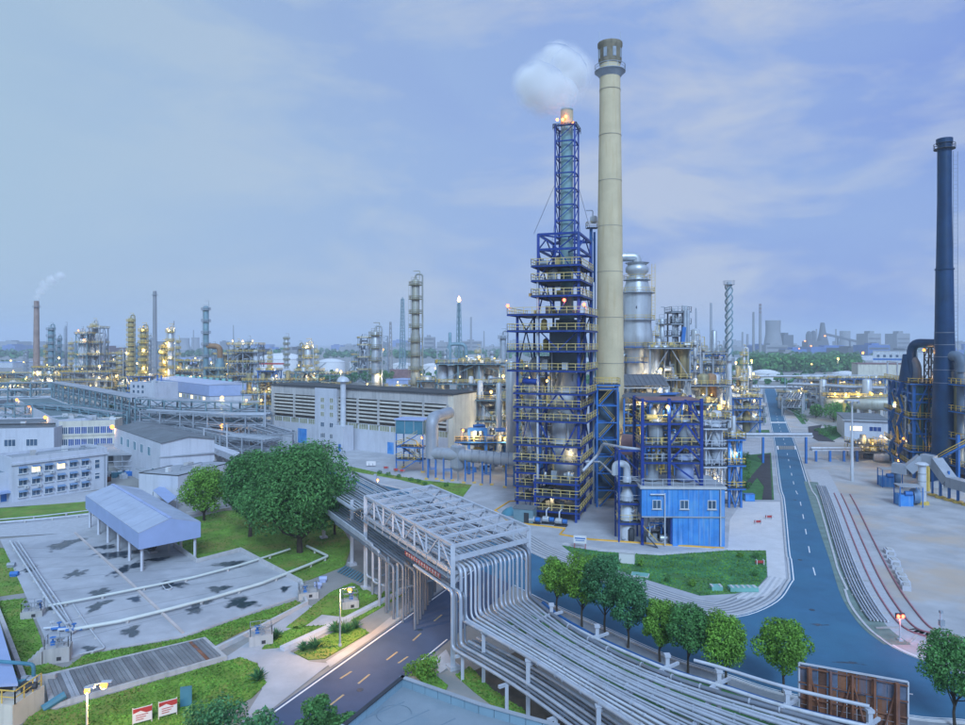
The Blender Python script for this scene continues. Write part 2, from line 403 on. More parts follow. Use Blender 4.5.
# --- pavements, islands, lawns of the plant block
def slab(name, pts, z, m, label, thick=True):
    poly = pxpoly(pts) if len(pts[0]) == 2 and not isinstance(pts[0], V) else pts
    mb = MB().prism(poly, -.05, z) if thick else MB().sheet(poly, z)
    return struct(name, mb, m, label)
blockE = farE[2:] + aveL[1:30]
back_ = [D(720, 400), D(300, 420), D(300, 190)]
struct('plant_yard', MB().sheet([p for p in farE[1:]] + aveL[1:n_] + [D(560, 420), D(330, 300), D(330, 190)], .05), CONC, 'pale concrete yard under the plant block')
kerb = ridge(MB(), smooth_line(farE[1:], 4), .0, .28, 0, .15); ridge(kerb, aveL, .0, .28, 0, .15)
struct('plant_kerb', kerb, KERB, 'pale kerb round the plant block')
kerb = ridge(MB(), smooth_line(nearE[5:], 4), -.28, 0, 0, .15)
struct('tree_walk_kerb', kerb, KERB, 'kerb along the tree walk')
kerb = ridge(MB(), aveR, -.28, 0, 0, .13); ridge(kerb, smooth_line(rightE, 4), -.28, 0, 0, .13)
struct('yard_kerb', kerb, KERB, 'kerb along the sandy yard')
# striped footway
foot = smooth_line([G(505, 537)] + farE[4:10] + [G(791, 580)], 4)
struct('footway', strip(MB(), foot, .35, 4.4, .054), PAVE2, 'striped paved footway along the kerb')
fw = bpy.data.objects['footway']
for k in range(6):
    obj('paving_strip', strip(MB(), foot, .5 + k * .66, .82 + k * .66, .062), KERB if k % 2 else PAVE, fw)
walkL = smooth_line(nearE[5:], 4)
struct('tree_walk', strip(MB(), walkL, -.3, -2.6, .05), PAVE2, 'blue grey paved walk under the roadside trees')
struct('rack_verge', strip(MB(), walkL, -2.6, -9.5, .04), GRASSD, 'dark grass verge beside the pipe rack')
# lawns: each is a bed of turf
LAWNS = [
 ('plant_lawn', [(562, 546), (600, 552), (660, 556), (728, 551), (766, 551), (767, 577), (757, 588), (735, 594), (700, 596), (640, 578), (575, 556)], mat('lawn_bluegreen', (.05, .19, .065), .95, var=.35, scale=.35, patch=(.11, .20, .06), pfac=.6, pscale=.12, bump=.4, bscale=7), 'kept lawn in front of the blue cladded hall'),
 ('long_lawn', [(347, 466), (378, 473), (425, 481), (472, 485), (463, 497), (436, 489), (400, 480), (350, 471)], GRASS, 'narrow green lawn beside the louvred hall'),
 ('tree_lawn', [(176, 546), (190, 519), (225, 511), (330, 508), (352, 545), (345, 566), (302, 583), (240, 551), (197, 563)], GRASS, 'shaded lawn under the broad trees'),
 ('office_lawn', [(-30, 511), (86, 502), (90, 513), (-30, 524)], GRASS, 'grass strip in front of the office block'),
 ('yard_side_lawn', [(-40, 545), (6, 549), (16, 571), (24, 593), (-40, 602)], GRASS, 'grass bed beside the stained concrete yard'),
 ('corner_lawn', [(-60, 608), (25, 599), (40, 637), (47, 664), (66, 669), (46, 678), (24, 682), (-60, 606)], GRASS, 'grass bed inside the low corner wall'),
 ('band_lawn', [(66, 669), (84, 656), (183, 639), (240, 619), (296, 601), (303, 605), (240, 633), (212, 647), (202, 641), (50, 677)], GRASS, 'band of grass between yard and plank cover'),
 ('front_lawn', [(34, 707), (56, 711), (222, 663), (240, 658), (257, 664), (266, 684), (252, 698), (215, 716), (190, 740), (10, 740), (30, 717)], GRASS, 'bright lawn with the street lamp'),
 ('lamp_lawn', [(286, 628), (330, 593), (352, 583), (378, 596), (372, 607), (348, 618), (322, 615), (300, 630)], GRASS, 'worn grass around the valve pits'),
 ('strip_lawn', [(268, 640), (296, 627), (330, 626), (300, 641), (282, 648), (262, 650)], GRASS, 'small grass strip by the white kerb wall'),
 ('path_lawn', [(362, 613), (384, 592), (405, 594), (355, 623), (350, 620)], GRASS, 'grass strip along the white kerb wall'),
 ('bush_island', [(294, 653), (351, 624), (369, 633), (325, 659), (308, 660)], GRASS, 'traffic island with spiky bushes'),
 ('rack_foot_lawn', [(456, 676), (470, 667), (492, 690), (530, 715), (500, 712), (474, 692)], GRASS, 'grass under the pipe rack posts'),
 ('hedge_lawn', [(412, 674), (424, 667), (448, 686), (446, 690), (426, 685)], GRASS, 'grass island behind the flat roof'),
 ('avenue_bed', [(742, 456), (771, 453), (774, 500), (741, 500)], GRASSD, 'planting bed with winding dark paths'),
 ('far_bed', [(748, 410), (765, 409), (766, 423), (747, 424)], GRASSD, 'small planting bed by the crossing'),
 ('gate_bed', [(738, 431), (769, 430), (770, 434), (737, 435)], GRASSD, 'thin grass bed below the gantry'),
 ('house_bed', [(812, 430), (836, 426), (842, 436), (832, 441), (814, 439)], GRASSD, 'clipped garden bed beside the white pump house'),
 ('verge_lawn', [(789, 408), (796, 408), (806, 424), (802, 424)], GRASSD, 'thin grass verge with hedges'),
]
for nm, pts, m_, lb in LAWNS: struct(nm, MB().prism(pxpoly(pts), -.05, .11), m_, lb)
# loose grass blades on the lawns near the camera
rng = random.Random(5)
def tufts(polys, n, hmin, hmax, name, m_):
    mb = MB()
    for pts, k in polys:
        P = pxpoly(pts); x0, x1 = min(p.x for p in P), max(p.x for p in P); y0, y1 = min(p.y for p in P), max(p.y for p in P)
        done = 0; tries = 0
        while done < k and tries < k * 6:
            tries += 1
            x, y = rng.uniform(x0, x1), rng.uniform(y0, y1); ins = False; j = len(P) - 1
            for i in range(len(P)):
                if (P[i].y > y) != (P[j].y > y) and x < (P[j].x - P[i].x) * (y - P[i].y) / (P[j].y - P[i].y) + P[i].x: ins = not ins
                j = i
            if not ins: continue
            done += 1; a = rng.uniform(0, 6.28); h = rng.uniform(hmin, hmax); dx, dy = math.cos(a) * .13, math.sin(a) * .13
            lx, ly = rng.uniform(-.15, .15), rng.uniform(-.15, .15)
            mb.add([(x - dx, y - dy, .1), (x + dx, y + dy, .1), (x + lx, y + ly, .1 + h)], [(0, 1, 2)])
    return tag(obj(name, mb, m_, None, origin=(0, 0, 0)), 'short uneven grass blades on the lawns', 'grass', None, 'stuff')
LW = {l[0]: l[1] for l in LAWNS}
GRASSB = mat('grass_blade', (.11, .25, .04), .9, var=.4, scale=.35, island=.35, spec=.1)
tufts([(LW['front_lawn'], 5200), (LW['band_lawn'], 2600), (LW['corner_lawn'], 2600), (LW['yard_side_lawn'], 900), (LW['tree_lawn'], 5000), (LW['plant_lawn'], 5000),
       (LW['lamp_lawn'], 900), (LW['strip_lawn'], 600), (LW['path_lawn'], 400), (LW['bush_island'], 500), (LW['rack_foot_lawn'], 500), (LW['hedge_lawn'], 300), (LW['long_lawn'], 900)], 0, .05, .17, 'grass_blades', GRASSB)
# dark winding paths in the avenue bed, beds by the pump house
DPATH = mat('dark_gravel', (.05, .05, .06), .95, var=.2)
for pts, lb in (([(757, 456), (770, 454), (772, 500), (762, 500), (764, 487), (757, 478), (748, 490), (745, 484), (757, 470), (763, 463)], 'dark winding gravel path in the avenue bed'),
                ([(752, 411), (765, 410), (765, 423), (753, 423)], 'dark gravel square in the small bed'),
                ([(808, 427), (822, 425), (818, 433), (835, 442), (818, 441), (809, 436)], 'dark gravel curve in the pump house garden')):
    struct('gravel_path', MB().prism(pxpoly(pts), -.05, .16), DPATH, lb)

# --- stained concrete yard with kerbs and stains
struct('stained_yard', MB().prism(pxpoly([(0, 540), (75, 533), (110, 529), (176, 546), (197, 564), (240, 553), (301, 585), (304, 595), (240, 617), (183, 637), (84, 654), (62, 662), (52, 655), (30, 606)]), -.05, .16), CONC, 'concrete yard with dark wet stains')
yard = bpy.data.objects['stained_yard']
def kwall(name, pts, wd, h, m, label, cat, z0=0):
    return single(name, ridge(MB(), [G(*p) for p in pts], -wd / 2, wd / 2, z0, h), m, label, cat)
obj('divider_kerb', ridge(MB(), [G(75, 534), G(130, 584), G(183, 635)], -.15, .15, .1, .34), mat('pink_kerb', (.52, .47, .46), .85), yard)
kwall('low_wall', [(174, 547), (197, 563.5), (240, 552), (301, 585), (304, 596)], .35, .7, KERB, 'low concrete wall round the stained yard beside the tree lawn', 'wall')
kwall('low_wall', [(-8, 600), (24, 686), (56, 683)], .4, .9, WALLC, 'grey corner wall beside the blue sheet roof', 'wall')
kwall('low_wall', [(213, 653), (240, 640), (307, 605), (300, 590)], .35, .5, KERB, 'low kerb wall along the band of grass', 'wall')
kwall('kerb_wall', [(282, 651), (310, 638), (347, 621), (380, 604), (414, 588), (436, 577)], .7, .45, WALLW, 'white low kerb wall running to the pipe bridge', 'wall')
kwall('low_wall', [(186, 385 + 130), (225, 511), (240, 508)], .4, .6, KERB, 'pale low wall behind the broad trees', 'wall')
rs = random.Random(11)
def blob(px, py, rx, ry, seed, z):
    q = random.Random(seed); c = G(px, py); k = 22; ph = [q.uniform(0, 6.28) for _ in range(4)]; pts = []
    fx = c.y / F; fy = c.y * c.y / (H * F)
    for i in range(k):
        a = 2 * math.pi * i / k; r = 1 + .28 * math.sin(2 * a + ph[0]) + .22 * math.sin(3 * a + ph[1]) + .16 * math.sin(5 * a + ph[2]) + .1 * math.sin(8 * a + ph[3])
        pts.append(V((c.x + math.cos(a) * rx * r * fx, c.y + math.sin(a) * ry * r * fy, z)))
    return pts
for i, (px, py, rx, ry) in enumerate([(65, 545, 13, 5), (120, 555, 18, 5), (128, 569, 11, 7), (105, 548, 10, 3), (75, 575, 7, 5), (100, 594, 12, 4), (98, 607, 9, 5), (172, 586, 12, 4), (218, 590, 9, 4), (240, 604, 16, 6),
                                        (195, 610, 9, 5), (131, 633, 10, 5), (135, 600, 7, 3), (232, 565, 12, 4), (160, 560, 9, 3), (50, 610, 10, 4), (30, 570, 5, 4), (90, 650, 8, 3), (205, 603, 8, 3), (285, 590, 6, 3)]):
    ring_ = blob(px, py, rx * 1.25, ry * 1.3, i, .166 + .0006 * i); ce = sum(ring_, V((0, 0, 0))) / len(ring_); kx = len(ring_); sm = MB()
    sm.add([ce] + [lerp(ce, p, .5) for p in ring_] + ring_, [(0, 1 + j, 1 + (j + 1) % kx) for j in range(kx)] + [(1 + j, 1 + kx + j, 1 + kx + (j + 1) % kx, 1 + (j + 1) % kx) for j in range(kx)])
    so = obj('wet_stain', sm, WATERST, yard); at_ = so.data.attributes.new('soft', 'FLOAT', 'POINT'); at_.data.foreach_set('value', [1.0] + [.6] * kx + [0.0] * kx)
JNT = mat('slab_joint', (.17, .18, .20), .95)
for i in range(9):
    a, b = lerp(G(20, 540), G(60, 655), i / 8.5), lerp(G(170, 548), G(300, 590), i / 8.5)
    if 0 < i: obj('slab_joint', MB().beam(xy(a, .158), xy(lerp(a, b, .97), .158), .07, .012), JNT, yard)
jr = bpy.data.objects['junction_road']
for i, (px, py, rx, ry) in enumerate([(850, 663, 15, 2.2), (820, 625, 9, 2), (770, 640, 12, 2.5), (690, 640, 10, 2)]):
    ring_ = blob(px, py, rx, ry, 40 + i, .0275 + .0004 * i); ce = sum(ring_, V((0, 0, 0))) / len(ring_); kx = len(ring_); sm = MB()
    sm.add([ce] + [lerp(ce, p, .5) for p in ring_] + ring_, [(0, 1 + j, 1 + (j + 1) % kx) for j in range(kx)] + [(1 + j, 1 + kx + j, 1 + kx + (j + 1) % kx, 1 + (j + 1) % kx) for j in range(kx)])
    so = obj('oil_stain', sm, WATERST, jr); at_ = so.data.attributes.new('soft', 'FLOAT', 'POINT'); at_.data.foreach_set('value', [.8] + [.45] * kx + [0.0] * kx)
for i, (px, py) in enumerate([(800, 560), (812, 610), (740, 650), (420, 630), (360, 690), (795, 500)]):
    p = G(px, py); single('manhole_cover', MB().lathe(xy(p, .0), [(.33, .0), (.33, .04), (.28, .045), (.26, .038)], 16), mat('cast_iron', (.035, .06, .09), .7), ['iron manhole cover in the avenue mouth', 'iron manhole cover in the middle of the junction', 'iron manhole cover by the roadside trees', 'iron manhole cover in the side road near the bridge', 'iron manhole cover in the side road near the forecourt', 'iron manhole cover in the avenue beside the planting bed'][i], 'manhole')
# plank-covered pit
cov = thing('plank_cover', 'long low pit covered with weathered grey planks', 'cover', G(140, 672))
Q = [G(46, 681), G(203, 643), G(221, 660), G(56, 707)]
obj('pit_wall', MB().prism([Q[0] + V((-.5, .5, 0)), Q[1] + V((0, .6, 0)), Q[2] + V((.6, 0, 0)), Q[3] + V((-.3, -.5, 0))], 0, .42), WALLC, cov)
PLANK = mat('plank', (.19, .205, .22), .85, var=.25, scale=.5, island=.2)
PLANKM = [mat('plank_%d' % i, c, .85, var=.2, scale=.5) for i, c in enumerate([(.19, .205, .22), (.23, .245, .26), (.16, .17, .185)])]
npk = 38
for i in range(npk):
    t0, t1 = (i + .06) / npk, (i + .94) / npk
    q = [lerp(Q[0], Q[1], t0), lerp(Q[0], Q[1], t1), lerp(Q[3], Q[2], t1), lerp(Q[3], Q[2], t0)]
    mm = RUST if i == npk - 4 else ROOFL if i in (3, 4) else rs.choice(PLANKM)
    obj('plank', MB().prism(q, .43, .49 + rs.uniform(0, .05)), mm, cov)
# concrete paths and forecourts of the near side
for kz, (nm, pts, lb, m_) in enumerate((('forecourt', [(222, 660), (306, 604), (330, 615), (350, 620), (290, 652), (310, 662), (330, 664), (270, 711), (240, 725), (262, 690), (258, 663)], 'worn concrete forecourt beside the side road', CONC),
                        ('garden_path', [(318, 622), (370, 590), (385, 583), (392, 590), (345, 617), (330, 630)], 'concrete garden path by the valve pits', PAVE),
                        ('road_shoulder', [(326, 662), (370, 634), (440, 578), (452, 583), (330, 668)], 'grey road shoulder of the side road', CONCY),
                        ('office_road', [(-60, 532), (90, 513), (110, 529), (75, 533), (-60, 541)], 'concrete lane in front of the office block', PAVE),
                        ('office_walk', [(-60, 506), (110, 490), (90, 502), (-60, 512)], 'pale footpath along the office block', PAVE),
                        ('corner_patch', [(430, 664), (446, 650), (454, 664), (440, 674)], 'pale concrete patch at the foot of the bridge column', PAVE))):
    struct(nm, MB().sheet(pxpoly(pts), .06 + .006 * kz), m_, lb)
struct('rack_soil', MB().sheet([V((-2.2, 66, 0)), V((4, 72, 0)), V((6.5, 64.5, 0)), V((13.5, 55.5, 0)), V((26, 43, 0)), V((14, 40, 0)), V((5, 54, 0)), V((-.5, 64, 0))], .046), mat('dark_soil', (.10, .085, .065), .95, var=.4, scale=.5), 'dark bare soil under the pipe rack')
# --- sandy yard beyond the avenue, pipe trench with red edging
struct('sandy_yard', MB().sheet(aveR[2:n_ - 8] + [D(900, 200), D(1100, 200), D(1150, 60), G(1040, 692)] + rightE[::-1][1:-1], .02), CONCY, 'stained sandy concrete yard')
struct('yard_verge', strip(MB(), smooth_line(pxpoly([(812, 482), (826, 520), (842, 560), (856, 597), (876, 626), (900, 645)])), -1.7, 1.2, .05), mat('verge', (.17, .24, .22), .95, var=.25, scale=.6), 'grey green verge between avenue and pipe trench')
tr = smooth_line(pxpoly([(820, 470), (834, 500), (849, 540), (863, 575), (878, 603), (898, 628), (930, 640), (965, 645)]))
struct('trench_floor', strip(MB(), tr, -3.0, 1.75, .045), PAVE, 'pale floor of the pipe trench')
trench = thing('trench_pipes', 'bundle of low pipes laid in the trench beside the avenue', 'pipes', tr[20])
for k in range(6):
    ln = offset(tr[3:-11], -1.1 - k * .36 + .6)
    obj('pipe', MB().tube([xy(p, .22 + .03 * (k % 2)) for p in ln], .12, 6), PIPE if k % 3 else VESW, trench, True)
for k in range(7):
    p = tr[10 + k * 3]; t = (tr[11 + k * 3] - p).normalized(); nn = V((-t.y, t.x, 0))
    obj('sleeper', MB().beam(xy(p + nn * -2.6, .09), xy(p + nn * .3, .09), .25, .14), WALLC, trench)
for d, lb in ((.6, 'red edging rail between the pipes and the trench slabs'), (1.9, 'red edging rail in the middle of the trench slabs'), (3.6, 'red edging rail beside the sandy yard')):
    single('edging_rail', ridge(MB(), offset(tr[4:] if d < 3 else tr[4:-9], d), -.07, .07, .0, .2), REDL, lb, 'edging')
for i in range(7):
    p = tr[-12 + i] if i < 11 else tr[-1]; t = (tr[-11 + i] - p).normalized(); nn = V((-t.y, t.x, 0))
    single('trench_cover', MB().prism([p + nn * .75, p + nn * 1.6, p + nn * 1.6 + t * .9, p + nn * .75 + t * .9], .05, .16), WALLC, 'concrete cover slab over the trench end', 'slab', 'trench cover slabs')
for i in range(8):
    c = G(889 + i * 2.5, 553 + i * 5.2); t = (G(891.5, 558.2) - G(889, 553)).normalized(); rr = random.Random(i)
    tt = V((t.x + rr.uniform(-.2, .2), t.y, 0))
    b = thing('concrete_block', 'pale concrete block laid in a row on the sandy yard', 'block', c, 'concrete blocks on the sandy yard')
    obj('block_body', MB().box(xy(c, .02), 1.5, .95 + rr.uniform(0, .3), .6, tt), WALLW, b)
    obj('block_top', MB().box(xy(c, .62), 1.3, .7, .08 + rr.uniform(0, .12), tt), WALLC, b)
# yellow painted line round the furnace yard
mb = MB()
ridge(mb, pxpoly([(495, 511), (509, 502), (528, 500)]), -.15, .15, 0, .22); ridge(mb, pxpoly([(495, 511), (510, 523), (530, 525), (565, 529), (560, 535), (590, 540), (660, 545), (724, 549)]), -.17, .17, 0, .24)
single('yellow_kerb', mb, mat('yellow_kerb_paint', (.75, .42, .06), .7, var=.15), 'yellow painted kerb bounding the furnace yard', 'kerb')
struct('hall_apron', MB().sheet(pxpoly([(596, 541), (660, 546), (724, 550), (728, 551), (766, 551), (768, 578), (757, 589), (737, 596), (737, 600), (768, 596), (786, 580), (783, 540), (780, 502), (742, 502), (730, 520), (728, 548), (724, 548.5), (660, 544.5), (600, 540)]), .058), mat('white_apron', (.60, .60, .62), .85, var=.08, scale=.5), 'pale concrete apron beside the blue hall')
struct('white_curb', ridge(MB(), pxpoly([(562, 544.5), (600, 551), (660, 555), (728, 550)]), .0, .9, 0, .14), KERB, 'white curb along the lawn top')

# ================================================================ TREES AND PLANTS
def crown_mesh(rx, rz, cz, nl, leaf, lobes, seed, egg=0.0, squash=1.0):
    "leaf-sized faces gathered on uneven lobes round a crown's volume"
    q = random.Random(seed); mb = MB(); LB = []
    for i in range(lobes):
        a = i * 2.399963 + q.uniform(-.3, .3); zz = -0.85 + 1.75 * (i + .5) / lobes; rr = math.sqrt(max(0.03, 1 - zz * zz)) * q.uniform(.45, .88)
        w_ = 1 - egg * max(0, zz) + egg * .25 * min(0, zz)
        LB.append((V((math.cos(a) * rr * rx * w_, math.sin(a) * rr * rx * w_, cz + zz * rz * q.uniform(.6, .78))), rx * q.uniform(.22, .46)))
    tot = sum(r * r for _, r in LB)
    for c, r in LB:
        for k in range(int(nl * r * r / tot)):
            d = V((q.gauss(0, 1), q.gauss(0, 1), q.gauss(.15, 1))).normalized()
            p = c + V((d.x, d.y, d.z * squash)) * r * (q.uniform(.72, 1.08) if q.random() < .8 else q.uniform(.2, .8))
            n = (d + V((q.gauss(0, .45), q.gauss(0, .45), q.gauss(.25, .45)))).normalized()
            u = n.cross(V((q.gauss(0, 1), q.gauss(0, 1), q.gauss(0, 1)))).normalized(); v = n.cross(u); s = leaf * q.uniform(.45, 1.4)
            mb.add([p - u * s, p - v * s * .55, p + u * s + n * s * .2, p + v * s * .55], [(0, 1, 2, 3)])
    return mb, LB
def tree(name, label, loc, h, rx, trunk, m, seed, nl=3000, leaf=.2, lobes=16, egg=0.2, tr=.14, group=None):
    t = thing(name, label, 'tree', loc, group); rz = (h - trunk) / 2 * 1.08; cz = trunk + rz * .92
    mb, LB = crown_mesh(rx, rz, cz, nl, leaf, lobes, seed, egg)
    base = V(loc); mb.v = [tuple(V(p) + base) for p in mb.v]
    q = random.Random(seed + 1); tb = MB(); top = V((q.uniform(-.2, .2), q.uniform(-.2, .2), trunk + rz * .7))
    tb.tube([base + V((0, 0, -.1)), base + V((q.uniform(-.1, .1), q.uniform(-.1, .1), trunk * .6)), base + V((0, 0, trunk)), base + top], [tr * 1.25, tr, tr * .85, tr * .35], 7)
    obj('trunk', tb, BARK, t, True)
    lm = MB()
    for c, r in sorted(LB, key=lambda x: -x[1])[:8]:
        st = base + V((0, 0, trunk * q.uniform(.75, 1.15))); e = base + c
        lm.tube([st, lerp(st, e, .5) + V((0, 0, -.15 * rx)), e], [tr * .55, tr * .38, tr * .12], 5)
    obj('limbs', lm, BARK, t, True)
    obj('crown', mb, m, t)
    return t
def bush(label, loc, r, h, m, seed, n=500, leaf=.14, group=None, name='bush'):
    mb, LB = crown_mesh(r, h / 2, h * .5, n, leaf, 9, seed, 0)
    b = V(loc); mb.v = [(p[0] + b.x, p[1] + b.y, max(p[2], .02) + b.z) for p in mb.v]
    return single(name, mb, m, label, 'bush', group)
def spiky(label, loc, r, seed, group=None):
    q = random.Random(seed); mb = MB(); b = V(loc)
    for i in range(110):
        a = q.uniform(0, 6.28); el = q.uniform(.25, 1.45); d = V((math.cos(a) * math.cos(el), math.sin(a) * math.cos(el), math.sin(el))); s = V((-d.y, d.x, 0)).normalized() * .05; ln = r * q.uniform(.7, 1.1)
        o = b + V((0, 0, q.uniform(0, .3))); mb.add([o - s, o + s, o + d * ln * .6 + s * .8 + V((0, 0, .05)), o + d * ln, o + d * ln * .6 - s * .8 + V((0, 0, .05))], [(0, 1, 2, 3, 4)])
    return single('spiky_bush', mb, LEAFB, label, 'bush', group)

# roadside trees between the walk and the road
RT = [(557, 613, 561, 17, LEAF, 'small roadside tree beside the tall pipe bridge'), (582, 627, 555, 21, LEAF, 'roadside tree with bright crown second from the pipe bridge'),
      (605, 637, 556, 25, LEAFB, 'dark bluish roadside tree third from the pipe bridge'), (628, 648, 579, 23, LEAFB, 'roadside tree with bluish crown facing the striped footway'),
      (660, 662, 603, 20, LEAF, 'slim roadside tree between two wider crowns'), (688, 674, 605, 24, LEAFD, 'roadside tree facing the lawn of the blue hall'),
      (726, 686, 617, 26, LEAF, 'rounded bright green roadside tree facing the junction mouth'), (783, 694, 622, 26, LEAF, 'neat egg shaped tree beside the rusty hoarding'),
      (955, 728, 638, 33, LEAFD, 'dark green tree past the rusty hoarding near the red signal')]
for i, (px, py, ty, wpx, m_, lb) in enumerate(RT):
    b = G(px, py); h = ZY(ty, b.y) * 1.08; rx = wpx * b.y / F
    tree('roadside_tree', lb, b, h, rx * .97, h * .27, m_, 40 + i, 9500, .125, 24, .25, .11, 'trees along the junction road')
# broad trees on the shaded lawn
for i, (px, py, ty, wpx, m_, lb) in enumerate([(300, 553, 444, 56, LEAFD, 'huge broad tree on the lawn beside the pipe bridge'), (250, 537, 446, 33, LEAFD, 'medium tree behind the huge broad tree'),
                                                (204, 521, 466, 27, LEAF, 'rounded bright tree beside the white annex'), (335, 535, 470, 20, LEAFD, 'slender tree tucked between the huge tree and the road'),
                                                (272, 520, 445, 22, LEAFB, 'narrow bluish tree behind the huge broad tree')]):
    b = G(px, py); h = ZY(ty, b.y); rx = wpx * b.y / F
    tree('broad_tree', lb, b, h, rx * .93, h * .17, m_, 70 + i, [38000, 17000, 11000, 8000, 8000][i], [.225, .21, .19, .19, .19][i], [34, 22, 18, 14, 14][i], .25, [.42, .28, .22, .2, .2][i], 'trees on the shaded lawn')
# crowns rising from below the frame, by the forecourt
for i, (px, Y, ty, r, lb) in enumerate([(212, 54, 706, 2.6, 'leafy tree beside the red and white notice boards'), (255, 50, 712, 2.3, 'leafy tree at the mouth of the forecourt'),
                                         (318, 53, 695, 1.7, 'feathery young tree beside the side road'), (345, 51, 712, 1.6, 'young tree against the flat roofed building')]):
    p = D(px, Y); tree('young_tree', lb, p, ZY(ty, Y), r, 1.2, LEAFB if i < 2 else LEAFD, 90 + i, 2600, .15, 14, .4, .09, 'young trees beside the forecourt')
for i, (px, py, r, lb) in enumerate([(315, 650, .95, 'spiky bush at the tip of the traffic island'), (303, 652, .8, 'small spiky bush on the traffic island edge'), (345, 634, 1.15, 'spiky bush beside the lamp post'),
                                      (335, 633, 1.0, 'spiky bush just behind the lamp post'), (355, 630, .9, 'spiky bush at the inner end of the traffic island'), (276, 640, .9, 'spiky bush beside the concrete valve pit'), (258, 682, 1.0, 'spiky bush on the rounded corner of the lawn')]):
    spiky(lb, G(px, py) + V((0, 0, .1)), r * 1.2, i, 'spiky bushes')
bush('rounded green bush behind the flat roofed building', G(424, 677), 1.7, 1.9, LEAF, 3, 1200)
bush('low dark bush beside the corner wall', G(28, 694), 1.0, .9, LEAFD, 4, 500)
for i, (px, py, r, lb) in enumerate([(692, 587, .6, 'dry brown bush on the lawn'), (668, 583, .55, 'dark bush on the lawn'), (640, 567, .6, 'clipped bush near the white box on the lawn'), (756, 559, .55, 'round bush at the lawn corner'), (740, 558, .5, 'dark round bush at the lawn edge'), (755, 577, .6, 'yellow green bush by the lawn bench')]):
    bush(lb, G(px, py) + V((0, 0, .1)), r, r * 1.7, LEAFD if i % 2 else LEAF, 20 + i, 260, .1)
for i, (px, py, r) in enumerate([(746, 458, 1.2), (746, 470, 1.2), (746, 479, 1.3), (746, 488, 1.1), (747, 465, 1.0)]):
    bush('clipped round shrub in the avenue planting bed', G(px, py), r, r * 1.5, LEAFD, 30 + i, 260, .16, 'shrubs in the avenue bed')
for i, (px, py, r) in enumerate([(816, 418, 3.2), (834, 422, 4.6), (842, 420, 4.4), (838, 415, 4.2)]):
    p = G(px, py); tree('round_tree', ['rounded small tree standing alone by the avenue verge', 'low round tree beside the pump house', 'low round tree hugging the pump house wall', 'low round tree behind the pump house garden'][i], p, r * 1.9, r, .6, LEAFD, 100 + i, 1100, .34, 12, .1, .16, 'trees by the pump house')
for i, (px, py, r) in enumerate([(818, 432, 1.3), (822, 436, 1.6), (828, 430, 1.6), (832, 434, 1.7), (827, 437, 1.4), (836, 431, 1.2), (799, 410, 1.6), (801, 414, 1.5), (803, 418, 1.5), (805, 422, 1.3), (750, 414, 1.2), (750, 419, 1.2)]):
    bush(['clipped dark shrub in the pump house garden', 'clipped shrub of the hedge along the avenue verge', 'clipped shrub in the small bed by the crossing'][0 if i < 6 else 1 if i < 10 else 2], G(px, py), r, r * 1.3, LEAFD, 50 + i, 200, .2, 'garden bed shrubs')

# ================================================================ THE PIPE RACK
Lf, Rf, Lb, Rb = V((-2.9, 67.9, 0)), V((5.0, 74.6, 0)), V((-15.2, 89.8, 0)), V((-7.3, 96.5, 0))
ax = (Lf - Lb).normalized()
rack = thing('pipe_rack', 'long pale steel pipe rack bridging the side road and carrying parallel pipes', 'pipe rack', lerp(Lf, Rf, .5))
ZT, ZB, ZP = 12.1, 9.4, 9.75
up = lambda p, z: xy(p, z)
for p, z in ((Lf, ZT), (Rf, ZT), (Lb, ZT), (Rb, ZT), (V((-18.8, 99.5, 0)), 9.4), (V((-11, 106, 0)), 9.4), (V((-26, 113, 0)), 9.4), (V((-18.5, 119, 0)), 9.4)):
    m_ = MB().beam(up(p, 0), up(p, z), .46, .46); m_.box(up(p, 0), 1.1, 1.1, .35, ax)
    obj('column', m_, STEELW, rack)
nb = 8
for A, B in ((Lf, Lb), (Rf, Rb)):
    obj('top_chord', MB().beam(up(A, ZT), up(B, ZT), .28, .28), STEELW, rack)
    obj('bottom_chord', MB().beam(up(A, ZB), up(B, ZB), .34, .4), STEELW, rack)
    tr_ = MB()
    for i in range(nb + 1):
        p = lerp(A, B, i / nb)
        if 0 < i < nb: tr_.beam(up(p, ZB), up(p, ZT), .2)
        if i < nb:
            q = lerp(A, B, (i + 1) / nb); tr_.beam(up(p, ZT if i % 2 else ZB), up(q, ZB if i % 2 else ZT), .14)
    obj('truss_web', tr_, STEELW, rack)
for i in range(nb + 1):
    a, b = lerp(Lf, Lb, i / nb), lerp(Rf, Rb, i / nb)
    obj('cross_beam', MB().beam(up(a, ZT - .1), up(b, ZT - .1), .46, .26), STEELW, rack)
    obj('pipe_support', MB().beam(up(a, ZB - .05), up(b, ZB - .05), .3, .3), STEELW, rack)
lat = MB()
for i in range(nb):
    for j in range(4):
        a = lerp(lerp(Lf, Lb, i / nb), lerp(Rf, Rb, i / nb), j / 4); b = lerp(lerp(Lf, Lb, (i + 1) / nb), lerp(Rf, Rb, (i + 1) / nb), (j + 1) / 4)
        c = lerp(lerp(Lf, Lb, i / nb), lerp(Rf, Rb, i / nb), (j + 1) / 4); d = lerp(lerp(Lf, Lb, (i + 1) / nb), lerp(Rf, Rb, (i + 1) / nb), j / 4)
        lat.beam(up(a, ZT + .02), up(b, ZT + .02), .06); lat.beam(up(c, ZT - .06), up(d, ZT - .06), .06)
for j in range(1, 4): lat.beam(up(lerp(Lf, Rf, j / 4), ZT - .02), up(lerp(Lb, Rb, j / 4), ZT - .02), .16)
obj('roof_bracing', lat, STEELW, rack)
for z in (10.75,):
    obj('portal_beam', MB().beam(up(Lf, z), up(Rf, z), .4, .4), STEELW, rack); obj('portal_beam', MB().beam(up(Lb, z), up(Rb, z), .4, .4), STEELW, rack)
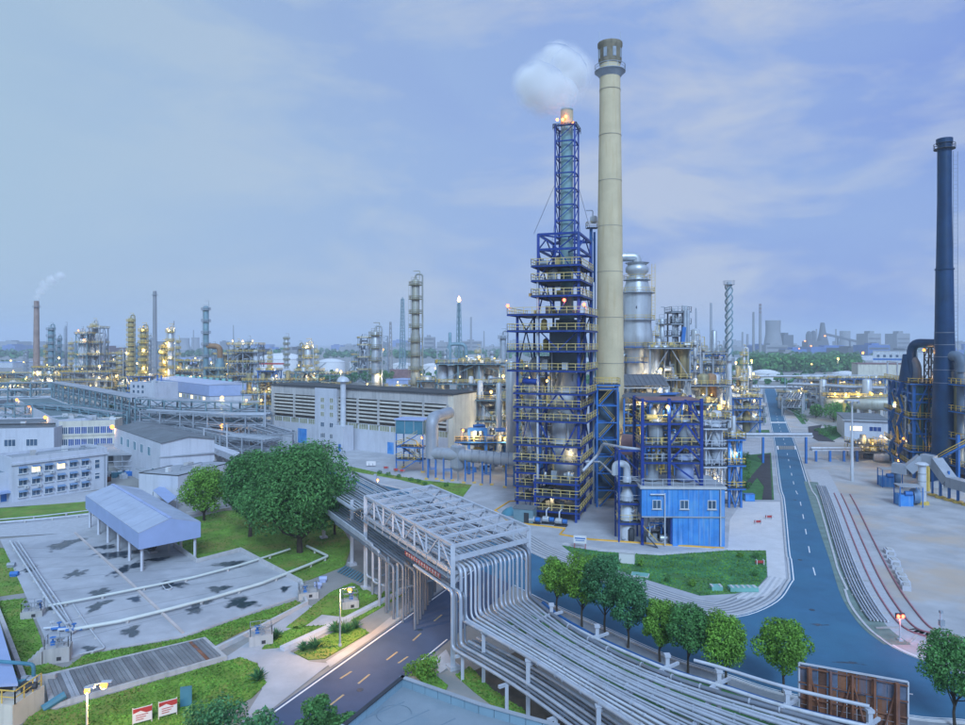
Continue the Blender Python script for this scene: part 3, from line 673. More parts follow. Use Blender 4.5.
obj('knee_brace', MB().beam(up(Lf, 8.2), up(lerp(Lf, Rf, .12), ZB), .2).beam(up(Rf, 8.2), up(lerp(Rf, Lf, .12), ZB), .2), STEELW, rack)
wk = MB(); wk.rail([up(Lf + V((-.5, -.4, 0)), ZB - .3), up(Lb + V((-.5, -.4, 0)), ZB - .3)], 1.0, 2.5, .07)
for i in range(40): pass
wk.beam(up(Lf + V((-.3, -.25, 0)), ZB - .4), up(Lb + V((-.3, -.25, 0)), ZB - .4), .4, .06)
obj('walkway', wk, STEELG, rack)
ban = MB(); ban.beam(up(lerp(Lf, Lb, .06) + V((-.55, -.45, 0)), 8.75), up(lerp(Lf, Lb, .42) + V((-.55, -.45, 0)), 8.75), .06, .45)
banner = obj('banner', ban, mat('faded_red', (.20, .045, .06), .8, var=.3), rack); banner['label'] = 'faded red slogan banner hung along the bridge'
bw = MB()
for i in range(13):
    p = up(lerp(Lf, Lb, .075 + i * .0265) + V((-.6, -.49, 0)), 8.75); t = (Lb - Lf).normalized()
    bw.beam(p - t * .18, p + t * .18, .03, .07).beam(p + V((0, 0, .12)) - t * .2, p + V((0, 0, .12)) + t * .2, .03, .06).beam(p + V((0, 0, -.18)), p + V((0, 0, .2)), .06, .03)
obj('character', bw, mat('faded_white', (.4, .36, .36), .8), banner)
S = [(V((-2.2, 66.7, 0)), V((5.7, 73.4, 0))), (V((3.4, 59.6, 0)), V((10.4, 64.4, 0))), (V((8.4, 51.8, 0)), V((17.4, 55.8, 0))), (V((15, 41, 0)), V((30, 48, 0)))]
UP = Lb - ax * 32; UPR = Rb - ax * 32
rk = random.Random(2); NPP = 17
ZL = 4.75
for i in range(NPP):
    u = .05 + .9 * i / (NPP - 1) + rk.uniform(-.007, .007); r = rk.choice([.09, .11, .12, .13, .14, .16, .19])
    e = lerp(Lf, Rf, u) + ax * (.7 + rk.uniform(0, .25))
    ul = .04 + .80 * (u - .05) / .9; low = [lerp(a, b, ul) for a, b in S]; low[0] = e + ax * 0
    cv = smooth_line(low, 4)
    zz = ZP + r; zl = ZL + r + rk.choice([0, 0, .05])
    pts = bend([up(lerp(UP, UPR, u), 8.6 + r), up(lerp(Lb, Rb, u) - ax * 6, 8.6 + r), up(lerp(Lb, Rb, u) - ax * 3, zz), up(e, zz), up(e, zl), up(cv[2], zl)], .8, 4) + [up(p, zl) for p in cv[3:]]
    po = obj('pipe', MB().tube(pts, r, 8), PIPE if rk.random() < .75 else rk.choice([PIPED, VESW]), rack, True)
    fb_ = MB(); tot_ = len(cv)
    for k in range(3, tot_ - 1):
        p0, p1 = up(cv[k], zl), up(cv[k + 1], zl); f_ = rk.random(); p = lerp(p0, p1, f_); t = (p1 - p0).normalized(); fb_.tube([p - t * .06, p + t * .06], r * 1.32, 8)
    for s_ in (.2, .5, .8):
        p = up(lerp(e, lerp(Lb, Rb, u), s_ + rk.uniform(-.08, .08)), zz); fb_.tube([p - ax * .06, p + ax * .06], r * 1.3, 8)
    tag(obj('flange_bands', fb_, PIPE, po, True), kind='stuff')
# slimmer lines between, low run only
for i in range(5):
    u = .08 + .72 * (i + .5) / 5; low = [lerp(a, b, u) for a, b in S]; low[0] = low[0] + ax * .8
    obj('small_pipe', MB().tube([up(p, ZL + .06) for p in smooth_line(low, 4)], .055, 6), PIPE if i % 3 else PIPED, rack, True)
# lower tier of the low run
for i in range(7):
    o_ = -.9 + i * .5; low = offset([a for a, b in S], o_); lz = 2.75 + .03 * i; sl = [up(p, lz) for p in smooth_line(low, 4)]
    if i < 4: sl = bend([up(sl[0] - ax * 9, 8.2 - .2 * i), up(sl[0], 8.2 - .2 * i), sl[0], sl[2]], .6, 4) + sl[3:]
    obj('lower_pipe', MB().tube(sl, [.16, .12, .18, .13, .16, .11, .16][i], 8), PIPED if i % 2 else PIPE, rack, True)
# lower tier of the bridge: pipes drop to the ground before the road
for i in range(18):
    u = .02 + .9 * i / 17; s = .50 + .02 * i - (.12 if i % 2 else 0); p = lerp(lerp(Lf, Lb, s), lerp(Rf, Rb, s), u * .8 - .02); z = 6.6
    pts = bend([up(lerp(UP, UPR, u), z), up(p, z), up(p, .1)], .6, 3)
    obj('drop_pipe', MB().tube(pts, [.13, .17, .10, .15][i % 4], 8), PIPED, rack, True)
for i in range(5):
    p = lerp(Lb, Lf, .08 + .09 * i) + V((-.5, -.4, 0)); z = 7.2 - .25 * i
    pts = bend([up(p - ax * 22, z), up(p, z), up(p, 2.4 if i < 2 else .1)] + ([up(p + ax * 2.4 + V((.6, .4, 0)), 2.4)] if i < 2 else []), .5, 3)
    obj('drop_pipe', MB().tube(pts, .16, 8), PIPE if i < 3 else PIPED, rack, True)
for k in range(4):
    p = lerp(Lb, Lf, .1 + .11 * k); q = lerp(Rb, Rf, .1 + .11 * k)
    obj('trestle', MB().beam(up(p, 0), up(p, 6.4), .26).beam(up(q, 0), up(q, 6.4), .26).beam(up(p, 6.3), up(q, 6.3), .26).beam(up(p, 3.3), up(q, 3.3), .2), STEELG, rack)
# posts of the low run
lp = [V((.1, 65.0, 0)), V((3.9, 59.2, 0)), V((8.7, 51.8, 0)), V((12.6, 45.6, 0))]
rp = [V((6.9, 69.1, 0)), V((10.6, 63.9, 0)), V((15.5, 57.9, 0)), V((18.9, 55.2, 0)), V((22.9, 51.9, 0)), V((27.6, 49.2, 0))]
for p in lp: obj('post', MB().beam(up(p, 0), up(p, 4.75), .34).box(up(p, 4.75), .5, .5, .08), STEELW, rack)
for p in rp:
    obj('post', MB().beam(up(p, 0), up(p, 5.7), .32).box(up(p, 5.7), .5, .5, .22), STEELW, rack)
    obj('arm', MB().beam(up(p, 4.9), up(p + V((-2.2, -1.8, 0)), 4.55), .22).beam(up(p, 4.75), up(p + V((1.2, .9, 0)), 4.75), .22), STEELW, rack)
for a, b in ((lp[0], rp[0]), (lp[1], rp[1]), (lp[2], rp[2]), (lp[3], rp[3])):
    obj('pipe_support', MB().beam(up(a, 4.5), up(b, 4.5), .3, .35), STEELW, rack)
for p in [V((3.0, 60.3, 0)), V((6.7, 55.0, 0)), V((-1.0, 66, 0)), V((10.5, 48.5, 0))]:
    p = p + V((-.9, -.5, 0)); obj('low_trestle', MB().beam(up(p, 0), up(p, 2.5), .3).beam(up(p + V((-.7, -.4, 0)), 2.4), up(p + V((2.4, 1.6, 0)), 2.4), .25), STEELW, rack)
rl = smooth_line([V((5.7, 73.4, 0)), V((7.3, 69.3, 0))] + rp[1:] + [V((36, 45, 0))], 4)
obj('large_blue_pipe', MB().tube([up(p, 4.25) for p in offset(rl, .8)], .21, 10), PIPEB, rack, True)
obj('edge_pipe', MB().tube([up(p, 4.85) for p in offset(rl, -.45)], .16, 8), VESW, rack, True)
obj('edge_pipe', MB().tube([up(p, 4.75) for p in offset(rl, -1.5)], .13, 8), PIPE, rack, True)
obj('edge_pipe', MB().tube([up(p, 6.05) for p in offset(rl[14:-4], .1)], .14, 8), STEELW, rack, True)

# ================================================================ NEAR SIDE THINGS
# rusty hoarding seen from behind
hb0, hb1 = D(799, 53.2), D(908, 50.2); hz = 7.35
hd = (hb1 - hb0).normalized(); hn = V((-hd.y, hd.x, 0)); hw = (hb1 - hb0).length
hoard = thing('hoarding', 'rusty sheet metal hoarding seen from behind beside the road', 'hoarding', lerp(hb0, hb1, .5))
RP = [mat('rust_sheet_%d' % i, c, .85, var=.4, scale=.9, streak=s_, sfac=.8) for i, (c, s_) in enumerate([((.17, .07, .04), (.08, .05, .05)), ((.23, .10, .05), (.10, .13, .19)), ((.12, .15, .22), (.16, .08, .05)), ((.11, .055, .04), (.2, .09, .04))])]
for i in range(11):
    for j in range(4):
        a = hb0 + hd * (hw * (i + .03) / 11) + hn * rk.uniform(.0, .06); z0 = 1.2 + j * 1.52; z1 = z0 + 1.48
        a1 = a + hd * (hw * .93 / 11); th = hn * .04
        m_ = RP[2] if (j == 3 and rk.random() < .65) or rk.random() < .12 else rk.choice([RP[0], RP[1], RP[3]])
        obj('sheet', MB().hexa([up(a, z0), up(a1, z0), up(a1 + th, z0), up(a + th, z0)], [up(a, z1), up(a1, z1), up(a1 + th, z1), up(a + th, z1)]), m_, hoard)
for i in range(5):
    p = hb0 + hd * hw * (.1 + .2 * i) - hn * .3; obj('upright', MB().beam(up(p, 0), up(p, hz - .1), .28 if i in (0, 4) else .16), RUST, hoard)
for j in range(6): obj('rail', MB().beam(up(hb0 - hn * .12, 1.3 + j * 1.16), up(hb1 - hn * .12, 1.3 + j * 1.16), .09), RUST, hoard)
for i in range(4):
    p, q = hb0 + hd * hw * (.1 + .2 * i) - hn * .2, hb0 + hd * hw * (.3 + .2 * i) - hn * .2
    obj('diagonal', MB().beam(up(p, 1.3 if i % 2 else 6.9), up(q, 6.9 if i % 2 else 1.3), .1), RUST, hoard)
obj('edge_trim', MB().beam(up(hb0, hz), up(hb1, hz), .12).beam(up(hb0, 1.1), up(hb0, hz), .12).beam(up(hb1, 1.1), up(hb1, hz), .12), STEELW, hoard)

# flat roofed building at the bottom of the picture
zr = 9.0
RQ = [G(402, 676, zr), G(480, 703, zr), G(560, 725, zr), V((10, 33, zr)), V((-16, 30, zr)), G(342, 725, zr)]
fb = thing('flat_roof_building', 'flat roofed building with a blue grey parapet by the side road', 'building', xy(RQ[0], 0))
ROOFB = mat('roof_membrane', (.24, .30, .35), .75, var=.1, scale=.4, patch=(.19, .27, .33), pfac=.6, pscale=.35)
ctr = sum(RQ, V((0, 0, 0))) / len(RQ); ctr.z = 0
obj('wall', MB().prism([lerp(xy(p, 0), ctr, .01) for p in RQ], 0, zr - .75), WALLC, fb)
obj('roof', MB().prism([lerp(xy(p, 0), ctr, .02) for p in RQ], zr - .74, zr - .6), ROOFB, fb)
PARA = mat('parapet', (.22, .34, .42), .7, var=.1)
for k, (A, B) in enumerate(((RQ[0], RQ[1]), (RQ[1], RQ[2]), (RQ[5], RQ[0]), (RQ[4], RQ[5]))):
    n__ = max(2, round((B - A).length / 1.1)); inn = ctr - xy(A, 0); t = (B - A).normalized(); nn = V((-t.y, t.x, 0)); nn = nn if nn.dot(inn) > 0 else -nn
    for i in range(n__):
        p, q = lerp(A, B, (i + .02) / n__), lerp(A, B, (i + .98) / n__)
        obj('parapet_panel', MB().prism([p, q, q + nn * .18, p + nn * .18], zr - 1.0, zr), PARA, fb)
    obj('coping', MB().prism([A, B, B + nn * .3, A + nn * .3], zr + .003, zr + .08), DARK if k == 2 else ROOFL, fb)
for i in range(5):
    p = lerp(RQ[0], RQ[1], .3 + .28 * i) + V((-1.2 + .2 * i, -1.2, -.585)); q = p + V((-3.5, -3.2, 0)); obj('roof_seam', MB().beam(xy(p, zr - .585), xy(q, zr - .585), .07, .03), ROOFT, fb)
obj('roof_cable', MB().tube([xy(p, zr - .57) for p in circ(G(394, 714, zr - .6), 1.1, 28)[:19]], .022, 5), ROOFT, fb)

# shed with blue sheet roof and machinery in the bottom corner
ps = thing('pump_shed', 'low shed with a plain blue sheet roof beside the corner wall', 'shed', G(-10, 650))
BR = [G(-60, 600, 3.2), G(-1, 620, 3.2), G(18, 683, 3.2), G(-40, 686, 3.2)]
obj('roof', MB().hexa([xy(p, 2.95) for p in BR], [xy(p, 3.2) for p in BR]), BLUER, ps)
for p in BR: obj('post', MB().beam(xy(lerp(p, BR[0], .03), 0), xy(lerp(p, BR[0], .03), 2.96), .2), STEELG, ps)
obj('wall', MB().prism([lerp(p, BR[3], .06) for p in BR], 0, 1.6), WALLC, ps)
dk = thing('pump_platform', 'cluttered pump platform with a yellow handrail', 'platform', G(4, 712))
c0 = G(2, 716)
obj('plinth', MB().box(xy(c0, 0), 5.2, 3.4, 2.0, (1, -.15)), WALLY, dk); obj('doorway', MB().box(xy(c0 + V((1.2, -1.66, 0)), .0), 1.2, .3, 1.5, (1, -.15)), DARK, dk)
obj('railing', MB().rail([xy(c0 + V((-2.5, -1.2, 0)), 2.0), xy(c0 + V((2.4, -1.9, 0)), 2.0), xy(c0 + V((2.6, 1.2, 0)), 2.0)], 1.1, 1.1, .08), YEL, dk)
for i in range(7):
    p = c0 + V((-2 + i * .65, .1 + .5 * (i % 3), 0)); obj('pump', MB().tube([xy(p, 2.5), xy(p + V((.9, .2, 0)), 2.5)], .3, 8).box(xy(p, 2.0), .5, .4, .9), [DARK, TEAL, STEELG][i % 3], dk)
obj('pipework', MB().tube(bend([xy(c0 + V((1.8, 1.4, 0)), .1), xy(c0 + V((1.8, 1.4, 0)), 3.8), xy(c0 + V((-2, 2, 0)), 3.8)], .4), .16).tube([xy(c0 + V((3.0, .8, 0)), .2), xy(c0 + V((4.3, 1.9, 0)), .9)], .35), TEAL, dk)

# street lamps
def street_lamp(label, base, h, heads, m, watt, col, pm=STEELG, group='street lamps'):
    t = thing('street_lamp', label, 'street lamp', base, group)
    obj('pole', MB().tube([xy(base, 0), xy(base, h * .6), xy(base, h)], [.11, .08, .06], 8).lathe(xy(base, 0), [(.2, 0), (.2, .3), (.12, .4)], 8), pm, t, True)
    for (dx, dy, dz, r) in heads:
        e = xy(base, h) + V((dx, dy, dz))
        if abs(dx) + abs(dy) > .2: obj('arm', MB().tube(bend([xy(base, h - .1), xy(base, h + max(0, dz) * .6 + .1), e + V((0, 0, .12))], .4), .04, 6), pm, t, True)
        hd_ = V((dx, dy, 0)).normalized() if abs(dx) + abs(dy) > .2 else V((1, 0, 0))
        obj('lamp_head', MB().beam(e + V((0, 0, .16)) - hd_ * .15, e + V((0, 0, .16)) + hd_ * .55, .26, .1), STEELW, t)
        bulb(t, e - V((0, 0, .1)), r, m, watt, col)
    return t
AMB = (1, .55, .2); WRM = (1, .78, .42)
street_lamp('lit twin headed street lamp on the bright lawn', D(87, 50), ZY(690, 50), [(0, 0, .05, .2), (1.1, .2, .35, .26)], LAMPO, 700, AMB, WALLY)
street_lamp('lit amber street lamp among spiky bushes on the traffic island', G(340, 647), ZY(591, G(340, 647).y), [(1.0, .1, .2, .22)], LAMPO, 1300, AMB)
street_lamp('lit street lamp by the kerb behind the pipe bridge', D(374, 136), ZY(480, 136), [(.7, .1, .1, .24)], LAMPO, 1500, AMB)
# signals and masts
b = G(900, 641); sg = thing('signal_post', 'white post with two lit red signal lamps at the junction corner', 'signal', b)
obj('post', MB().tube([xy(b, 0), xy(b, 2.6)], .09).box(xy(b, 0), .45, .45, .25), STEELW, sg, True); obj('housing', MB().box(xy(b, 2.45), .95, .2, .55), DARK, sg)
for s_ in (-1, 1): bulb(sg, xy(b + V((.25 * s_, -.13, 0)), 2.72), .17, LAMPR, 40, (1, .15, .08))
b = G(941, 646); cp = thing('camera_post', 'pale post with a grey camera box near the edging rails', 'post', b)
obj('post', MB().tube([xy(b, 0), xy(b, 3.6)], .1).box(xy(b, 0), .5, .5, .3), STEELW, cp, True); obj('camera_box', MB().box(xy(b + V((0, -.1, 0)), 2.2), .5, .35, .6).box(xy(b, 3.5), .3, .3, .25), STEELG, cp)
b = G(852, 481); hm = thing('high_mast', 'tall white lighting mast in the sandy yard', 'mast', b)
obj('pole', MB().tube([xy(b, 0), xy(b, 10), xy(b, ZY(400, b.y))], [.42, .3, .18], 10), VESW, hm, True)
obj('head_frame', MB().ring(xy(b, ZY(401, b.y)), .7, 1.6, .25, 12), STEELW, hm)
for k in range(6): obj('floodlight', MB().box(xy(b + V((1.5 * math.cos(k * 1.047), 1.5 * math.sin(k * 1.047), 0)), ZY(401, b.y) - .5), .5, .4, .4), STEELG, hm)

# notice boards on the lawn
for i, (x0, x1, y0, lb) in enumerate([(133, 152, 728, 'white notice board with a red wavy band'), (159, 177, 721, 'red and white notice board second in the row')]):
    A, B = G(x0, y0), G(x1, y0 - 5); t = (B - A).normalized(); nn = V((-t.y, t.x, 0)) * -1
    nbd = thing('notice_board', lb, 'notice board', lerp(A, B, .5))
    obj('panel', MB().prism([A, B, B - nn * .06, A - nn * .06], .35, 1.55), SIGNW, nbd)
    obj('red_band', MB().add([xy(A + nn * .02, 1.15), xy(lerp(A, B, .4) + nn * .02, 1.3), xy(lerp(A, B, .7) + nn * .02, 1.05), xy(B + nn * .02, 1.1), xy(B + nn * .02, 1.52), xy(A + nn * .02, 1.52)], [(0, 1, 2, 3, 4, 5)]), REDM, nbd)
    tx = MB()
    for r_ in range(3): tx.beam(xy(lerp(A, B, .15) + nn * .02, .95 - r_ * .18), xy(lerp(A, B, .8 - .12 * r_) + nn * .02, .95 - r_ * .18), .02, .05)
    obj('print_line', tx, REDM, nbd)
    for e in (A, B): obj('leg', MB().beam(xy(e - nn * .1, 0), xy(e - nn * .1, 1.6), .07), WALLY, nbd)
A = G(186, 708); sb = thing('notice_board', 'narrow blue grey board standing behind the notice boards', 'notice board', A)
obj('panel', MB().box(xy(A, .2), .95, .08, 1.7, (1, .3)), TEAL, sb); obj('leg', MB().box(xy(A + V((-.4, -.1, 0)), 0), .08, .06, .3, (1, .3)).box(xy(A + V((.4, .14, 0)), 0), .08, .06, .3, (1, .3)), STEELG, sb)

# valve pits with small railings
def valve_pit(label, p, sx, sy, h, steps=False, seed=0, rail_m=STEELG):
    q = random.Random(seed); t = thing('valve_pit', label, 'valve pit', p); d = V((1, .35, 0)).normalized(); n_2 = V((-d.y, d.x, 0))
    obj('plinth', MB().box(xy(p, 0), sx, sy, h, d), WALLC, t)
    cs = [p + d * sx * .45 * a + n_2 * sy * .45 * b_ for a, b_ in ((-1, -1), (1, -1), (1, 1), (-1, 1), (-1, -1))]
    obj('railing', MB().rail([xy(c, h) for c in cs], 1.0, 1.0, .05), rail_m, t)
    for k in range(3):
        c = p + d * q.uniform(-.3, .3) * sx + n_2 * q.uniform(-.25, .25) * sy
        obj('valve', MB().tube([xy(c, h - .02), xy(c, h + .7)], .1, 6).ring(xy(c, h + .7), .12, .3, .07, 10).box(xy(c, h), .4, .3, .35, d), BLUEL if k == 0 else STEELG, t)
    obj('opening', MB().box(xy(p - n_2 * sy * .5 + d * sx * .1, .25), .4, .06, .35, d), DARK, t)
    if steps:
        for k in range(4): obj('step', MB().box(xy(p - d * (sx * .5 + .25 + .35 * k) - n_2 * .2, 0), .36, 1.3, h * (1 - .22 * (k + .5)), d), WALLC, t)
    return t
valve_pit('concrete valve pit with four steps at the yard corner', G(58, 660), 2.3, 1.5, 1.5, True, 1)
valve_pit('concrete valve pit with a low rail beside the side lawn', G(33, 617), 2.2, 1.5, .9, False, 2)
valve_pit('concrete valve pit beside the band of grass', G(261, 643), 2.4, 1.7, 1.1, False, 3)
valve_pit('small valve pit with pale tanks beside the tree lawn', G(308, 597), 2.4, 1.8, .8, False, 4)
valve_pit('small pale valve box behind the amber lamp', G(350, 608), 2.0, 1.2, 1.0, False, 5)
for i, (px, py) in enumerate([(11, 568), (14, 577), (323, 582), (318, 588)]):
    p = G(px, py); single('pump_motor', MB().tube([xy(p + V((-.5, 0, 0)), .45), xy(p + V((.5, .15, 0)), .45)], .33, 10).box(xy(p, 0), .8, .5, .3), [STEELG, BLUEL, BLUEP, BLUEP][i],
        ['grey pump motor on the yard edge by the side lawn', 'blue pump motor on the yard edge', 'pale blue pump drum by the tree lawn', 'pale blue pump drum next to its twin by the lawn'][i], 'pump', None, True)
gm = thing('drain_grate', 'green drain grating on the grass under the broad tree', 'grate', G(352, 578))
for i in range(9): obj('bar', MB().beam(lerp(G(338, 573), G(360, 583), i / 8) + V((0, 0, .15)), lerp(G(346, 567), G(366, 576), i / 8) + V((0, 0, .15)), .25, .08), TEAL, gm)
# pipes lying across the stained yard
def ground_pipe(label, pts, r, m, z=.55, legs=6):
    ln = [xy(G(*p[:2], z), z) if len(p) < 3 else G(p[0], p[1], p[2]) for p in pts]; t = thing('yard_pipe', label, 'pipe', xy(ln[0], 0))
    obj('pipe_run', MB().tube(bend(ln, .4, 3), r, 8), m, t, True); tot = len(ln) - 1
    for i in range(legs):
        k = (i + .5) / legs * tot; p = lerp(ln[int(k)], ln[min(tot, int(k) + 1)], k - int(k)); obj('saddle', MB().box(xy(p, .1), .28, .28, z - r * .6 - .1), WALLC, t)
PALE = mat('pale_green_pipe', (.56, .62, .60), .5, var=.1)
ground_pipe('long pale pipe crossing the yard below the shed', [(48, 606), (90, 598), (140, 588), (190, 578), (240, 565), (290, 549)], .16, PALE)
ground_pipe('long pale green pipe crossing the yard to the tree lawn', [(74, 629), (120, 621), (165, 610), (215, 597), (262, 583), (310, 564), (328, 556), (307, 546)], .2, PALE, .6, 9)
ground_pipe('white pipe along the yard edge beside the side lawn', [(10, 541), (30, 572), (50, 603), (72, 632)], .14, VESW)
ground_pipe('grey pipe paired with the white pipe along the yard edge', [(13, 540), (34, 571), (54, 602), (75, 630)], .12, PIPE)
ground_pipe('thin pipe next to the edge pipes of the yard', [(18, 541), (40, 575), (59, 602), (72, 625)], .1, VESW)
ground_pipe('thin white bent pipe on the yard near the valve pits', [(73, 604), (88, 626), (105, 648), (80, 654)], .07, VESW, .35, 3)
ground_pipe('short loop of white pipe over a dark stain', [(160, 582), (166, 590), (173, 588), (166, 582)], .06, VESW, .3, 1)
ground_pipe('pair of white pipes along the office lane', [(-20, 524), (40, 519), (90, 514), (100, 512)], .14, VESW, .5, 6)
ground_pipe('slim white pipe behind the office lane pipes', [(-20, 521), (40, 516), (92, 510), (99, 509)], .1, VESW, .5, 5)
vm = thing('valve_manifold', 'cluster of blue valves where the yard pipes meet', 'valves', G(65, 634))
for k in range(4):
    p = lerp(G(52, 632), G(74, 634), k / 3); obj('valve', MB().tube([xy(p + V((-.8, -.2, 0)), .5), xy(p + V((.8, .2, 0)), .5)], .15).tube([xy(p, .5), xy(p, 1.1)], .07).ring(xy(p, 1.1), .1, .26, .06, 10), [VESW, BLUEL][k % 2], vm, True)
    obj('saddle', MB().box(xy(p, .1), .3, .3, .3), WALLC, vm)
# sign, boxes and bench on the plant lawn
A = G(580, 549); sgn = thing('lawn_sign', 'small framed sign board on the lawn below the furnace', 'sign', A)
obj('panel', MB().box(xy(A, .9), 2.0, .08, 1.2, (1, -.25)), SIGNW, sgn); obj('leg', MB().box(xy(A + V((-.8, .2, 0)), 0), .1, .1, .9).box(xy(A + V((.8, -.2, 0)), 0), .1, .1, .9), REDM, sgn); obj('print_line', MB().box(xy(A + V((0, -.06, 0)), 1.3), 1.4, .06, .1, (1, -.25)).box(xy(A + V((0, -.06, 0)), 1.6), 1.6, .06, .16, (1, -.25)), BLUEL, sgn)
A = G(627, 563); bx = thing('white_cabinet', 'white equipment cabinet on the lawn', 'cabinet', A); obj('cabinet_body', MB().box(xy(A, .1), 2.2, 1.2, 1.5, (1, -.3)), ACW, bx); obj('cabinet_lid', MB().box(xy(A, 1.6), 2.4, 1.4, .08, (1, -.3)), KERB, bx)
A = G(640, 576); gc = thing('green_cover', 'pale green pit cover beside the footway', 'cover', A); obj('cover_frame', MB().box(xy(A, .05), 2.4, 1.6, .2, (1, -.4)), KERB, gc); obj('cover_plate', MB().box(xy(A, .25), 2.2, 1.4, .05, (1, -.4)), mat('green_sheet', (.18, .42, .38), .6), gc)
for nm, (px, py), lb in (('lawn_bench', (743, 591), 'pale green slatted cover frame at the lawn end'), ('lawn_bench', (716, 590), 'pale green cover box at the lawn front')):
    A = G(px, py); bn = thing(nm, lb, 'cover', A); wd = 3.6 if px > 730 else 1.4
    obj('frame', MB().box(xy(A, .1), wd, 1.2, .5), mat('green_sheet', (.18, .42, .38)), bn)
    for k in range(5 if wd > 2 else 2): obj('slat', MB().box(xy(A + V((-wd * .4 + wd * .8 * k / (4 if wd > 2 else 1), 0, 0)), .6), .3, 1.0, .06), KERB, bn)
for i, (px, py, lb) in enumerate([(758, 524, 'small red barrier on the hall forecourt'), (769, 519, 'red barrier board lying on the hall forecourt'), (760, 565, 'red marker block on the lawn')]):
    A = G(px, py); t = thing('barrier', lb, 'barrier', A); obj('board', MB().box(xy(A, .3), 1.3, .12, .35), REDM, t); obj('leg', MB().box(xy(A + V((-.5, 0, 0)), 0), .08, .5, .8).box(xy(A + V((.5, 0, 0)), 0), .08, .5, .8), SIGNW, t)
A = G(749, 501); t = thing('blue_bin', 'bright blue bin at the end of the avenue planting bed', 'bin', A); obj('bin_body', MB().box(xy(A, .1), 1.9, 1.2, 1.3), BLUEC, t); obj('bin_lid', MB().box(xy(A, 1.4), 2.0, 1.3, .1), BLUEL, t)

# ================================================================ BUILDINGS ON THE OFFICE SIDE
def frame2(A, B):
    A, B = xy(A, 0), xy(B, 0); d = (B - A).normalized(); n = V((-d.y, d.x, 0))
    if n.y < 0: n = -n
    return A, B, d, n, (B - A).length
def wall_rect(mb, A, d, n, u0, u1, z0, z1, out, th):
    "a thin block on a wall face: out = how far it stands proud"
    a, b = A + d * u0 - n * out, A + d * u1 - n * out
    q = [a, b, b + n * th, a + n * th]; return mb.hexa([xy(p, z0) for p in q], [xy(p, z1) for p in q])
def window(root, A, d, n, u0, u1, z0, z1, glass=None, mull=1, sill=False, fm=None, bars=1):
    fr = MB(); t = .09; fm = fm or FRAME
    wall_rect(fr, A, d, n, u0, u1, z0, z0 + t, .07, .13); wall_rect(fr, A, d, n, u0, u1, z1 - t, z1, .07, .13)
    for k in range(mull + 2):
        u = u0 + (u1 - u0 - t) * k / (mull + 1); wall_rect(fr, A, d, n, u, u + t, z0 + t, z1 - t, .066, .12)
    o = obj('window', fr, fm, root)
    obj('pane', wall_rect(MB(), A, d, n, u0 + .02, u1 - .02, z0 + .02, z1 - .02, .03, .08), glass or GLASS, o)
    if sill: obj('sill', wall_rect(MB(), A, d, n, u0 - .12, u1 + .12, z0 - .12, z0 - .003, .2, .25), KERB, o)
    return o
def hall(name, label, cat, A, B, depth, h, wall_m=WALLW, roof_m=ROOFG, parapet=.5, pm=None, group=None):
    A, B, d, n, ln = frame2(A, B); t = thing(name, label, cat, lerp(A, B, .5), group)
    P = [A, B, B + n * depth, A + n * depth]
    obj('wall', MB().prism(P, 0, h), wall_m, t)
    if parapet:
        for i in range(4):
            p, q = P[i], P[(i + 1) % 4]; e = (q - p).normalized(); m_ = V((-e.y, e.x, 0)); m_ = m_ if m_.dot((P[0] + P[2]) / 2 - p) > 0 else -m_
            obj('parapet', MB().prism([p + e * .003, q - e * .003, q - e * .003 + m_ * .25, p + e * .003 + m_ * .25], h + .002, h + parapet), pm or wall_m, t)
        c = (P[0] + P[2]) / 2
        obj('roof', MB().prism([p + (c - p).normalized() * .45 for p in P], h + .004, h + .12), roof_m, t)
    else:
        c = (P[0] + P[2]) / 2; obj('roof', MB().prism([p + (p - c).normalized() * .5 for p in P], h + .002, h + .3), roof_m, t)
    if parapet and ln < 60:
        q = random.Random(int(abs(A.x * 7 + A.y)))
        for k in range(5):
            p = A + d * ln * q.uniform(.1, .9) + n * depth * q.uniform(.25, .8)
            obj('roof_unit', MB().box(xy(p, h + .12), q.uniform(.6, 1.8), q.uniform(.6, 1.3), q.uniform(.4, 1.1), d), q.choice([ACW, STEELG, WALLC]), t)
        p = A + d * ln * .7 + n * depth * .4; obj('roof_pipe', MB().tube(bend([xy(p, h + .1), xy(p, h + .8), xy(p - d * ln * .4, h + .8), xy(p - d * ln * .4, h + .1)], .3, 2), .09, 6), STEELG, t, True)
    return t, A, B, d, n, ln
